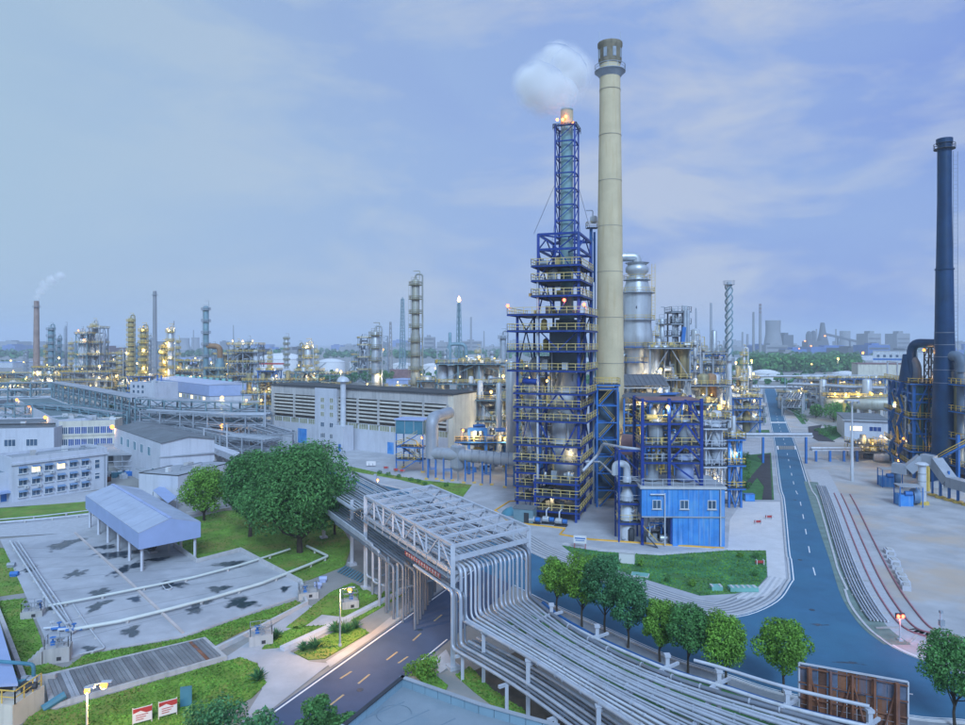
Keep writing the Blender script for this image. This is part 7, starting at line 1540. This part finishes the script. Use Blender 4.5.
# big horizontal drum with lit deck
h0, h1 = D(829, 292, ZY(403, 292)), D(886, 280, ZY(404, 280)); t = thing('horizontal_drum', 'very large silver horizontal drum under a lit yellow deck', 'drum', xy(lerp(h0, h1, .5), 0))
obj('drum_shell', MB().tube([h0 + V((-1.5, .3, 0)), h0, h1, h1 + V((3, 0, 0))], [1.8, 2.9, 2.9, 2.9], 24), mat('drum_silver', (.40, .41, .36), .45, .3, var=.15, streak=(.25, .22, .14), sfac=.6), t, True)
for k_ in range(7): p = lerp(h0, h1, k_ / 6); obj('hoop', MB().tube([p + V((-.15, 0, 0)), p + V((.15, 0, 0))], 3.0, 24), STEELG, t, True)
for k_ in range(5): p = lerp(h0, h1, (k_ + .4) / 5); obj('saddle', MB().box(xy(p, 0), 1.2, 4.2, h0.z - 1.8), WALLC, t)
dq = [xy(h0 + V((-2, -2.5, 0)), 0), xy(h1 + V((2, -2.5, 0)), 0), xy(h1 + V((2, 2.5, 0)), 0), xy(h0 + V((-2, 2.5, 0)), 0)]; deckp(t, dq, h0.z + 3.2, DECK, YEL, (0, 1, 2, 3), YELP, .16); equip(t, dq[0], EX, EY, 22, 4, h0.z + 3.2, 12, 8, [YEL, YELP, VESY])
for i, px in enumerate((835, 846, 858, 872, 881)): bulb(t, D(px, 286, ZY(394, 286)), .45, LAMPW, 420, WRM)
[obj('stair', MB().beam(D(842, 284, 0.3), D(846, 284, h0.z + 3), 1.0, .3), YEL, t)]
# pipe bridges across the avenue and racks behind
def gantry(label, x0, x1, Y, z, legs, m, npipe=3, lm=BLUEL, r=.3):
    t = thing('pipe_gantry', label, 'pipe gantry', D((x0 + x1) / 2, Y)); obj('deck_beam', MB().beam(D(x0, Y, z), D(x1, Y, z), 1.6, .5), m, t)
    for k_ in range(npipe): obj('pipe', MB().tube([D(x0, Y - .9 + .8 * k_, z + .55), D(x1, Y - .9 + .8 * k_, z + .55)], r, 8), [VESW, PIPE, PIPED][k_ % 3], t, True)
    for px in legs: obj('leg', MB().beam(D(px, Y - .7), D(px, Y - .7, z - .2), .5), lm, t); obj('leg', MB().beam(D(px, Y + .7), D(px, Y + .7, z - .2), .5), lm, t)
    return t
gantry('pipe gantry spanning the avenue on blue legs', 727, 812, 184, ZY(436, 184), (737, 763, 806), STEELW, 3)
gantry('low white walkway gantry beside the high mast', 811, 860, 187, ZY(449.5, 187), (816, 830, 844, 857), VESW, 1)
gantry('far pipe gantry over the head of the avenue', 741, 803, 352, ZY(388, 352), (742, 757, 784, 798), STEELW, 4, STEELT, .5)
gantry('higher far pipe gantry behind the first crossing', 745, 842, 400, ZY(377, 400), (748, 785, 812, 838), YELP, 4, STEELT, .5)
trestle('broad pipe trestle beyond the avenue', [D(790, 345), D(822, 335), D(850, 320), D(885, 312)], 10, 11, [4, 8, 11], 9, 7, STEELG, 8, None, .4, pm=[PIPE, VESW, PIPE, PIPED])
trestle('pipe trestle running along the far side of the avenue', [D(792, 300), D(796, 340), D(799, 400), D(802, 460)], 8, 8, [4, 7.6], 10, 6, STEELG, 9, None, .35)
trestle('white pipe trestle toward the treeline', [D(802, 440), D(850, 430), D(890, 420)], 9, 12, [5, 11], 11, 7, STEELG, 10, None, .45, pm=[VESW, PIPE])
trestle('pipe trestle between the tanks and the avenue', [D(700, 380), D(740, 370), D(764, 365)], 8, 9, [4, 8.6], 9, 6, STEELG, 11, None, .4, pm=[VESW, PIPE])
for i, (px, Y, y0, h_, r_, m_) in enumerate([(823, 330, 395, 14, 1.6, GALV), (867, 310, 378, 15, 2.0, GALV), (757, 330, 396, 9, 1.8, VESW), (808, 345, 392, 8, 1.6, VESW)]):
    t = thing('upright_drum', ['silver upright drum in the trestle beyond the avenue', 'tall silver drum behind the large horizontal drum', 'white upright drum at the avenue crossing', 'short white drum near the crossing'][i], 'drum', D(px, Y)); vessel(t, D(px, Y), r_, 1, h_, m_, 'drum_shell'); [obj('leg', MB().beam(D(px, Y) + V((a, 0, 0)), D(px, Y, 1.5) + V((a, 0, 0)), .3), STEELG, t) for a in (-1, 1)]
for i, (px, Y, y, lb) in enumerate([(751.5, 330, 361, 'bright lamp on a mast at the head of the avenue'), (838, 480, 359, 'bright lamp on a mast before the treeline'), (736, 300, 363, 'bright lamp beside the straked stack'), (863, 700, 353, 'amber lamp beside the striped long building'), (719, 250, 356, 'amber lamp on the exchanger frame mast'),
                                    (99.5, 395, 366.5, 'brilliant white lamp mast before the reactor frames'), (341, 300, 372, 'lamp mast above the louvred hall roof'), (383, 620, 350, 'amber lamp mast by the gantry')]):
    street_lamp(lb, D(px, Y), ZY(y, Y), [(0, 0, .3, .0015 * Y)], LAMPO if 'amber' in lb else LAMPW, 1200 if Y < 500 else 1500, WRM, STEELG)
hall('striped_long_building', 'long low works building with blue and white stripes', 'building', D(873, 640), D(925, 620), 30, ZY(351, 640), VESW, ROOFL, 0)
sbu = [o for o in bpy.data.objects if o.name == 'striped_long_building'][0]; A_, B_ = D(873, 640), D(925, 620); _, _, d, n, ln = frame2(A_, B_)
for z in (12, 16.2): obj('stripe', wall_rect(MB(), A_, d, n, 0, ln, z, z + 1.6, .1, .12), BLUEL, sbu)
for k_ in range(9): window(sbu, A_, d, n, 3 + k_ * 5, 5.4 + k_ * 5, 18.8, 21.3, GLASS, 0)
hall('tan_store', 'long beige store in front of the striped long building', 'building', D(858, 430), D(912, 420), 25, ZY(364, 430), WALLY, RUSTR, 0)
hall('works_office', 'white works office seen past the navy stack', 'building', D(918, 500), D(945, 495), 20, ZY(352, 500), VESW, ROOFL, 0)

# ================================================================ MORE OF THE DENSE WORKS BEHIND
for i, (x0, x1, Y, lv, nv, lamps, lb) in enumerate([(0, 30, 400, [5, 9], 4, 4, 'low grey pipe frame behind the tall steel trestle'), (100, 128, 500, [6, 12, 18, 24], 4, 3, 'open vessel frame between reactor frames and yellow columns'), (128, 150, 395, [4, 8, 13], 4, 3, 'lit pump frame at the foot of the yellow columns'),
      (174, 200, 450, [7, 14, 20], 4, 3, 'hazy vessel frame behind the lit silver column'), (214, 232, 470, [8, 16, 24], 3, 2, 'grey vessel frame behind the elbow duct'), (258, 276, 350, [6, 12, 18], 3, 3, 'lit frame at the end of the blue hall'), (296, 318, 290, [6, 11, 16, 20], 3, 3, 'yellow edged frame wrapped round the arched column'),
      (318, 345, 280, [5, 9, 13], 4, 3, 'pump frame above the louvred hall roof'), (386, 410, 280, [5, 10, 14], 3, 3, 'grey pump frame left standing before the tallest column'.replace('left ', '')), (418, 440, 258, [6, 12, 18], 4, 3, 'column foot frame behind the louvred hall end'), (460, 500, 300, [8, 16, 24], 5, 3, 'hazy exchanger frame behind the lit exchanger rack'),
      (655, 690, 205, [8, 16, 24, 30], 5, 3, 'pipe laden frame behind the reactor block'), (690, 715, 172, [6, 12, 17], 4, 3, 'yellow railed valve frame beside the reactor block'), (700, 728, 155, [5, 10, 15], 4, 2, 'white vessel frame behind the white pipe frame'), (733, 760, 240, [5, 9, 13], 4, 3, 'pipe frame at the avenue bend with white drums'),
      (786, 806, 330, [4, 8], 3, 2, 'low exchanger frame past the far gantry'), (806, 835, 360, [5, 9, 13], 4, 3, 'pump frame behind the broad pipe trestle'), (838, 885, 350, [5, 10, 14], 6, 4, 'exchanger frame behind the large drum'), (640, 668, 150, [6, 12, 18], 4, 2, 'yellow pump frame under the tiled shelter'), (525, 560, 170, [6, 12, 18, 24], 4, 3, 'pipe frame seen through the furnace tower')]):
    unit(lb, x0, x1, Y, 9, lv, 150 + i, [STEELT, STEELG, BLUEL][i % 3], [YELP, YEL][i % 2], nv, 18 + lv[-1] // 2, 4, lamps, .45 * Y, vr=1.0 + Y / 500, vh=1.05, t=.34 + Y / 3000, br_=.0008 * Y, group=None)
for i, (px, Y, yt, w_, m_, lb) in enumerate([(26, 620, 351, 2.6, GALV, 'thin column at the edge of the works'), (47, 500, 345, 3, VESY, 'stubby lit column hugging the brick chimney'), (59, 505, 338, 3, STEELT, 'thin grey column between two larger ones'), (71, 560, 342, 2.4, STEELG, 'thin column in front of the stub column'), (82, 455, 331, 3.4, GALV, 'silver column inside the open reactor frame'), (94.5, 460, 323, 4.5, GALV, 'round topped silver column inside the tall reactor frame'),
      (106, 520, 346, 3, VESY, 'small column beyond the reactor frames'), (120, 470, 352, 4, GALV, 'short silver drum column before the yellow column'), (137, 470, 345, 3, STEELT, 'thin column behind the brightly lit one'), (178, 480, 340, 2.6, STEELG, 'slim column behind the silver crowned column'), (214, 500, 346, 3.2, STEELT, 'slim column behind the elbow duct'), (238, 400, 344, 3.2, GALV, 'silver column inside the wide reactor frame'), (249, 400, 341, 3.2, STEELT, 'teal column inside the wide reactor frame'),
      (270, 520, 352, 3, GALV, 'slim column behind the yellow lit pipe unit'), (300, 430, 346, 3.4, VESY, 'yellow column next to the arched pair'), (316, 430, 350, 2.6, GALV, 'thin silver column next to the arched pair'), (445, 400, 352, 3.4, GALV, 'short column behind the exchanger rack end'), (478, 380, 350, 3.4, GALV, 'short silver column in the exchanger rack'), (662, 190, 318, 5, GALV, 'silver column inside the reactor block'), (657, 200, 330, 4, VESW, 'white column beside the regenerator'), (695, 210, 340, 3.6, GALV, 'silver column above the lit pump deck'), (703, 230, 346, 3, VESW, 'white column above the exchanger frame'), (718, 240, 350, 3, GALV, 'slim column beside the straked stack'), (744, 290, 352, 3, VESW, 'slim white column at the steam yard')]):
    column(lb, px, Y, yt, w_, m_, 400 + i, [STEELG, YELP][i % 2], (.6,) if i % 2 == 0 else (), i % 3 != 0, nr=4, watt=.4 * Y)
trestle('grey pipe trestle in front of the long hall roofs', [D(0, 262), D(40, 262), D(80, 250), D(118, 230)], 6, 9, [4.5, 8], 8, 6, STEELT, 20, None, .28)
trestle('dense pipe trestle crossing behind the white warehouse', [D(150, 228), D(190, 222), D(232, 214), D(268, 214)], 8, 10, [3.5, 6.5, 9.5], 7, 8, STEELG, 21, None, .24)
trestle('low pipe trestle beside the side annex of the louvred hall', [D(230, 196), D(252, 192), D(272, 188)], 7, 6, [2.5, 5.5], 6, 9, STEELG, 22, None, .2)

for i, (x0, x1, Y, lv, lb) in enumerate([(652, 682, 147, [5, 10, 15, 20], 'thicket of pipes on narrow decks between tiled shelter and frame'), (686, 712, 146, [5, 10, 14.5], 'thicket of white pipes beside the open blue frame'), (690, 726, 222, [6, 12, 18, 25], 'pipe thicket around the straked stack'), (630, 652, 158, [8, 15, 22], 'pipe thicket hugging the regenerator foot'), (965, 1005, 175, [6, 12, 18, 24], 'blue frame with yellow rails past the navy stack'), (440, 520, 222, [4, 9, 14, 19], 'dense pump and pipe deck before the exchanger rack')]):
    unit(lb, x0, x1, Y, 6, lv, 250 + i, [BLUEL, STEELG, STEELT][i % 3], [YEL, STEELW, YELP][i % 3], 4, 52, 6, 2, 120, vr=.8, vh=1.1, t=.28, br_=.2)

# ================================================================ THE FAR WORKS
def farblock(label, x0, x1, Y, ytop, m, dep=60, name='far_building', group=None, cat='building', bands=True):
    a, b = D(x0, Y), D(x1, Y); z = ZY(ytop, Y); t = thing(name, label, cat, lerp(a, b, .5), group); obj('block', MB().prism([a, b, b + V((0, dep, 0)), a + V((0, dep, 0))], 0, z), m, t)
    w_ = (b - a).length; obj('roof_house', MB().prism([lerp(a, b, .25) + V((0, 8, 0)), lerp(a, b, .6) + V((0, 8, 0)), lerp(a, b, .6) + V((0, dep * .6, 0)), lerp(a, b, .25) + V((0, dep * .6, 0))], z + .01, z + max(4, z * .12)), m, t)
    if bands and z > 20:
        for k_ in range(int(z / 12)): obj('window_band', MB().prism([lerp(a, b, .05) - V((0, .5, 0)), lerp(a, b, .95) - V((0, .5, 0)), lerp(a, b, .95) + V((0, .3, 0)), lerp(a, b, .05) + V((0, .3, 0))], 6 + k_ * 12, 10 + k_ * 12), FARD, t)
    return t
def cooling(label, px, Y, ytop, wt, wb, m=FARC):
    c = D(px, Y); z = ZY(ytop, Y); kk = Y / F / 2; t = thing('cooling_tower', label, 'cooling tower', c, 'cooling towers')
    obj('shell', MB().lathe(c, [(wb * kk, 6), (wb * kk * .9, z * .25), (wt * kk * .98, z * .6), (wt * kk * .96, z * .78), (wt * kk, z), (wt * kk * .95, z), (wt * kk * .9, z * .8)], 36), m, t, True)
    f = MB()
    for i in range(24): a_ = 2 * math.pi * i / 24; b_ = a_ + .13; f.beam(V((c.x + wb * kk * 1.03 * math.cos(a_), c.y + wb * kk * 1.03 * math.sin(a_), 0)), V((c.x + wb * kk * math.cos(b_), c.y + wb * kk * math.sin(b_), 6.5)), 1.2)
    obj('leg_ring', f, m, t); return t
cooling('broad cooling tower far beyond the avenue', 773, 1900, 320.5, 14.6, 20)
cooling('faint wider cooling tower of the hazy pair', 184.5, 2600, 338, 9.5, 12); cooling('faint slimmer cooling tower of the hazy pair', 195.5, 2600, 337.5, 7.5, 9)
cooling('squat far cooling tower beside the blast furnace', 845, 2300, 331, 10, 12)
for px, Y, yt, w0, w1, lb in [(753.5, 1300, 312, 2.0, 2.8, 'slim pale chimney near the broad cooling tower'), (760.3, 1500, 304, 2.4, 3.2, 'banded tall chimney beside the broad cooling tower'), (696, 2000, 308, 1.6, 2.4, 'faint chimney behind the lit pump deck'), (711, 2000, 303, 2.2, 3, 'taller faint chimney behind the lit pump deck'),
                              (471, 2000, 317, 1.8, 2.4, 'faint chimney beside the flare tower'), (484, 2300, 331, 1.2, 1.8, 'very faint thin chimney near the furnace tower'), (742.5, 2100, 332, 1.8, 2.4, 'short far chimney in a group of two'), (747.5, 2100, 334, 2.2, 2.8, 'stubby far chimney in a group of two'),
                              (836, 2200, 329, 1.4, 2, 'thin far stack beside the blast furnace'), (816.5, 2200, 329, 1.4, 2, 'thin stack over the stoves of the blast furnace'), (233.5, 1500, 325, .8, 1.4, 'hair thin far mast behind the open reactor frame'), (174, 1700, 321, .9, 1.3, 'thin striped far mast behind the lit silver column'), (193.5, 2000, 330, 1, 1.5, 'short thin stack between the faint cooling towers')]:
    stackt('far_chimney', lb, px, Y, yt, w0, w1, FARC, (), 'chimney', RUSTR if 'banded' in lb or 'striped' in lb else None, n=12)
# blast furnace complex
t = thing('blast_furnace', 'dark far blast furnace with an inclined conveyor', 'blast furnace', D(822, 2100)); Yb = 2100; kk = Yb / F / 2
obj('furnace_body', MB().lathe(D(822.5, Yb), [(14 * kk, 0), (12 * kk, ZY(345, Yb)), (7 * kk, ZY(334, Yb)), (4.6 * kk, ZY(326, Yb)), (4 * kk, ZY(323, Yb)), (2 * kk, ZY(322.5, Yb))], 16), FARD, t, True); obj('cast_house', MB().box(D(815, Yb - 20), 60, 40, ZY(341, Yb)), FARD, t); obj('stove_row', MB().lathe(D(809, Yb), [(6 * kk, 0), (6 * kk, ZY(335, Yb)), (4 * kk, ZY(332, Yb)), (.5, ZY(331, Yb))], 14).lathe(D(813.5, Yb), [(5 * kk, 0), (5 * kk, ZY(334, Yb)), (3 * kk, ZY(331, Yb)), (.5, ZY(330.5, Yb))], 14), FARD, t, True)
obj('conveyor', MB().beam(D(825, Yb, ZY(334, Yb)), D(868, Yb, ZY(344, Yb)), 9, 6), FARD, t); [obj('conveyor_leg', MB().beam(D(px, Yb), D(px, Yb, ZY(335 + (px - 825) * .23, Yb)), 4), FARD, t) for px in (838, 850, 861)]
for px, y in ((805, 341), (811, 346), (825, 336), (799, 349), (790, 352)): bulb(t, D(px, 2060, max(3, ZY(y, 2060))), 2.2, LAMPO, 0)
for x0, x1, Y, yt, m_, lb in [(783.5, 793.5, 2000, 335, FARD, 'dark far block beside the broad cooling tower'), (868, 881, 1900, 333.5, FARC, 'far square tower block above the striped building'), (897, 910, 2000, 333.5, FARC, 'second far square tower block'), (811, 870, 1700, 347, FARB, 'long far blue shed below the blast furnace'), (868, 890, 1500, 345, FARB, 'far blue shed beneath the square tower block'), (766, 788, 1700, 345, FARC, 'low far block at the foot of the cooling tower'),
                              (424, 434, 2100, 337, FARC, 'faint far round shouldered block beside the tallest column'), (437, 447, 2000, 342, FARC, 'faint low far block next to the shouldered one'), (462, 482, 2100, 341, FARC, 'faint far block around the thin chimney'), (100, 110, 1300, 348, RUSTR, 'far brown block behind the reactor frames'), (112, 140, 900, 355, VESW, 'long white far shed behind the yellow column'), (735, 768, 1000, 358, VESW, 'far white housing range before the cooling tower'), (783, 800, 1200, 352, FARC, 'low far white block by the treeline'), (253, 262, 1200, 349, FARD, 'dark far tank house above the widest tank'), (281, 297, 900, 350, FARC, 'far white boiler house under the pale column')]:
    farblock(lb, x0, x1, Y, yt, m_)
q = random.Random(77)
for i in range(80):
    px = q.uniform(-60, 1010)
    if 555 < px < 680: continue
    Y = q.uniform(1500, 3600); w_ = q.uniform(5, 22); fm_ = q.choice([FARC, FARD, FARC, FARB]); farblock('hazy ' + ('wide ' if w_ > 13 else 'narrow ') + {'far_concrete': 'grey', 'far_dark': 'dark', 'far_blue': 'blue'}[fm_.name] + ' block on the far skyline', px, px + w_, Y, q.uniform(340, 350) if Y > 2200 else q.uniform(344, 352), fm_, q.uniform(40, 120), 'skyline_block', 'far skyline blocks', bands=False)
for i in range(46):
    px = q.uniform(-40, 1000); Y = q.uniform(600, 1300)
    if 340 < px < 420 or 745 < px < 860: continue
    a = D(px, Y); w_ = q.uniform(12, 40); wm_ = q.choice([WALLW, WALLC, VESW, BLUEP, WALLY]); rm_ = q.choice([ROOFL, ROOFG, BLUER, ROOFT]); hall('distant_shed', ('long ' if w_ > 26 else 'short ') + 'distant shed with ' + wm_.name.split('_')[0] + ' walls and a ' + rm_.name.replace('_', ' ').replace(' sheet', ''), 'building', a, a + V((w_, q.uniform(-8, 8), 0)), q.uniform(15, 40), q.uniform(5, 11), wm_, rm_, 0, group='sheds of the distant works')
for i in range(24):
    px = q.uniform(0, 560) if i < 14 else q.uniform(690, 960); Y = q.uniform(500, 1100); unit_y = q.uniform(4, 12); lm_ = q.choice([LAMPO, LAMPW, LAMPW]); street_lamp('small ' + ('amber' if lm_ is LAMPO else 'warm white') + (' yard lamp among the sheds beyond the avenue' if px > 680 else ' yard lamp among the tank farm sheds'), D(px, Y), unit_y, [(0, 0, .2, .0011 * Y)], lm_, 0, WRM, STEELG, 'lamps of the distant works')
# treelines: far-off woods that read as one mass
def wood(name, label, x0, x1, Y0, Y1, h, n, leaf, seed, m):
    q = random.Random(seed); mb = MB()
    for i in range(n):
        Y = Y0 + (Y1 - Y0) * q.random() ** 1.3; p = D(q.uniform(x0, x1), Y); hh = h * (.55 + .45 * math.sin(p.x * .05 + p.y * .02) ** 2) * q.uniform(.75, 1.1); r = hh * q.uniform(.35, .5)
        for k_ in range(34):
            d = V((q.gauss(0, 1), q.gauss(0, 1), q.gauss(.2, 1))).normalized(); c = p + V((d.x * r, d.y * r, hh * .55 + d.z * hh * .45)); c.z = max(c.z, .3)
            nn = (d + V((q.gauss(0, .4), q.gauss(0, .4), .3))).normalized(); u_ = nn.cross(V((q.gauss(0, 1), q.gauss(0, 1), q.gauss(0, 1)))).normalized(); w_ = nn.cross(u_); s = leaf * q.uniform(.6, 1.3)
            mb.add([c - u_ * s, c - w_ * s * .7, c + u_ * s, c + w_ * s * .7], [(0, 1, 2, 3)])
    return tag(obj(name, mb, m, None, origin=(0, 0, 0)), label, 'wood', None, 'stuff')
wood('far_wood', 'green mass of trees beyond the avenue', 742, 858, 760, 1250, 17, 420, 2.6, 1, LEAFD)
wood('far_wood', 'thin distant tree belt across the plain', -40, 1000, 1400, 2600, 16, 700, 5.0, 2, LEAFB)
wood('far_wood', 'dark trees scattered between the distant sheds', -40, 1000, 520, 1100, 8, 340, 2.0, 3, LEAFB)

# ================================================================ STEAM
def steam(name, label, pts, dens, seed, col=(.9, .93, .97), scale=.12, lo=.42, hi=.62):
    mb = MB()
    for c, r in pts: mb.lathe(V(c) - V((0, 0, r)), [(r * math.sin(math.pi * (i + .5) / 9), r * (1 - math.cos(math.pi * (i + .5) / 9))) for i in range(9)], 14)
    m = bpy.data.materials.new(name); m.use_nodes = True; t = m.node_tree; n = t.nodes; n.remove(n['Principled BSDF']); out = n['Material Output']
    pv = n.new('ShaderNodeVolumePrincipled'); pv.inputs['Color'].default_value = (*col, 1); pv.inputs['Anisotropy'].default_value = -.1
    geo = n.new('ShaderNodeNewGeometry'); tot = None
    # density falls off from each puff's middle, broken up by noise
    for c, r in pts:
        d = n.new('ShaderNodeVectorMath'); d.operation = 'DISTANCE'; t.links.new(geo.outputs['Position'], d.inputs[0]); d.inputs[1].default_value = c
        mr = n.new('ShaderNodeMapRange'); mr.interpolation_type = 'SMOOTHSTEP'; mr.inputs['From Min'].default_value = r * .98; mr.inputs['From Max'].default_value = 0; t.links.new(d.outputs['Value'], mr.inputs['Value'])
        if tot is None: tot = mr.outputs[0]
        else:
            mx = n.new('ShaderNodeMath'); mx.operation = 'MAXIMUM'; t.links.new(tot, mx.inputs[0]); t.links.new(mr.outputs[0], mx.inputs[1]); tot = mx.outputs[0]
    ns_ = n.new('ShaderNodeTexNoise'); ns_.inputs['Scale'].default_value = scale; ns_.inputs['Detail'].default_value = 4; t.links.new(geo.outputs['Position'], ns_.inputs['Vector'])
    rp = n.new('ShaderNodeMapRange'); rp.inputs['From Min'].default_value = lo; rp.inputs['From Max'].default_value = hi; rp.inputs['To Min'].default_value = .15; t.links.new(ns_.outputs['Fac'], rp.inputs['Value'])
    m1 = n.new('ShaderNodeMath'); m1.operation = 'MULTIPLY'; t.links.new(tot, m1.inputs[0]); t.links.new(rp.outputs[0], m1.inputs[1])
    m2 = n.new('ShaderNodeMath'); m2.operation = 'MULTIPLY'; m2.inputs[1].default_value = dens; t.links.new(m1.outputs[0], m2.inputs[0]); t.links.new(m2.outputs[0], pv.inputs['Density'])
    t.links.new(pv.outputs[0], out.inputs['Volume'])
    return tag(obj(name, mb, m, None), label, 'steam', None, 'stuff')
Ys = 131
sp = lambda px, py, r: (tuple(D(px, Ys, ZY(py, Ys))), r * Ys / F)
steam('steam_cloud', 'soft white steam cloud above the furnace stack', [sp(565, 103, 9), sp(561, 96, 18), sp(552, 84, 38), sp(540, 92, 28), sp(563, 70, 30), sp(573, 72, 25), sp(532, 84, 24), sp(557, 58, 20)], 1.7, 1, (1, 1, 1), .16, .34, .58)
Ys = 480
steam('smoke_wisp', 'thin pale plume bending from the brick chimney', [sp(37, 297, 4), sp(40, 291, 6), sp(45, 285, 7), sp(52, 280, 7), sp(60, 276, 6)], 1.0, 2, (1, 1, 1), .05)

# ================================================================ HAZE: the evening air over the works
hz_ = MB().prism([(-6500, -150), (6500, -150), (6500, 9000), (-6500, 9000)], -1.5, 190)
m = bpy.data.materials.new('haze'); m.use_nodes = True; t = m.node_tree; t.nodes.remove(t.nodes['Principled BSDF'])
pv = t.nodes.new('ShaderNodeVolumePrincipled'); pv.inputs['Color'].default_value = (.80, .88, 1.0, 1); pv.inputs['Density'].default_value = .00024; pv.inputs['Anisotropy'].default_value = .0
t.links.new(pv.outputs[0], t.nodes['Material Output'].inputs['Volume'])
tag(obj('haze', hz_, m, None, origin=(0, 0, 0)), 'blue evening haze over the works', None, None, 'stuff')
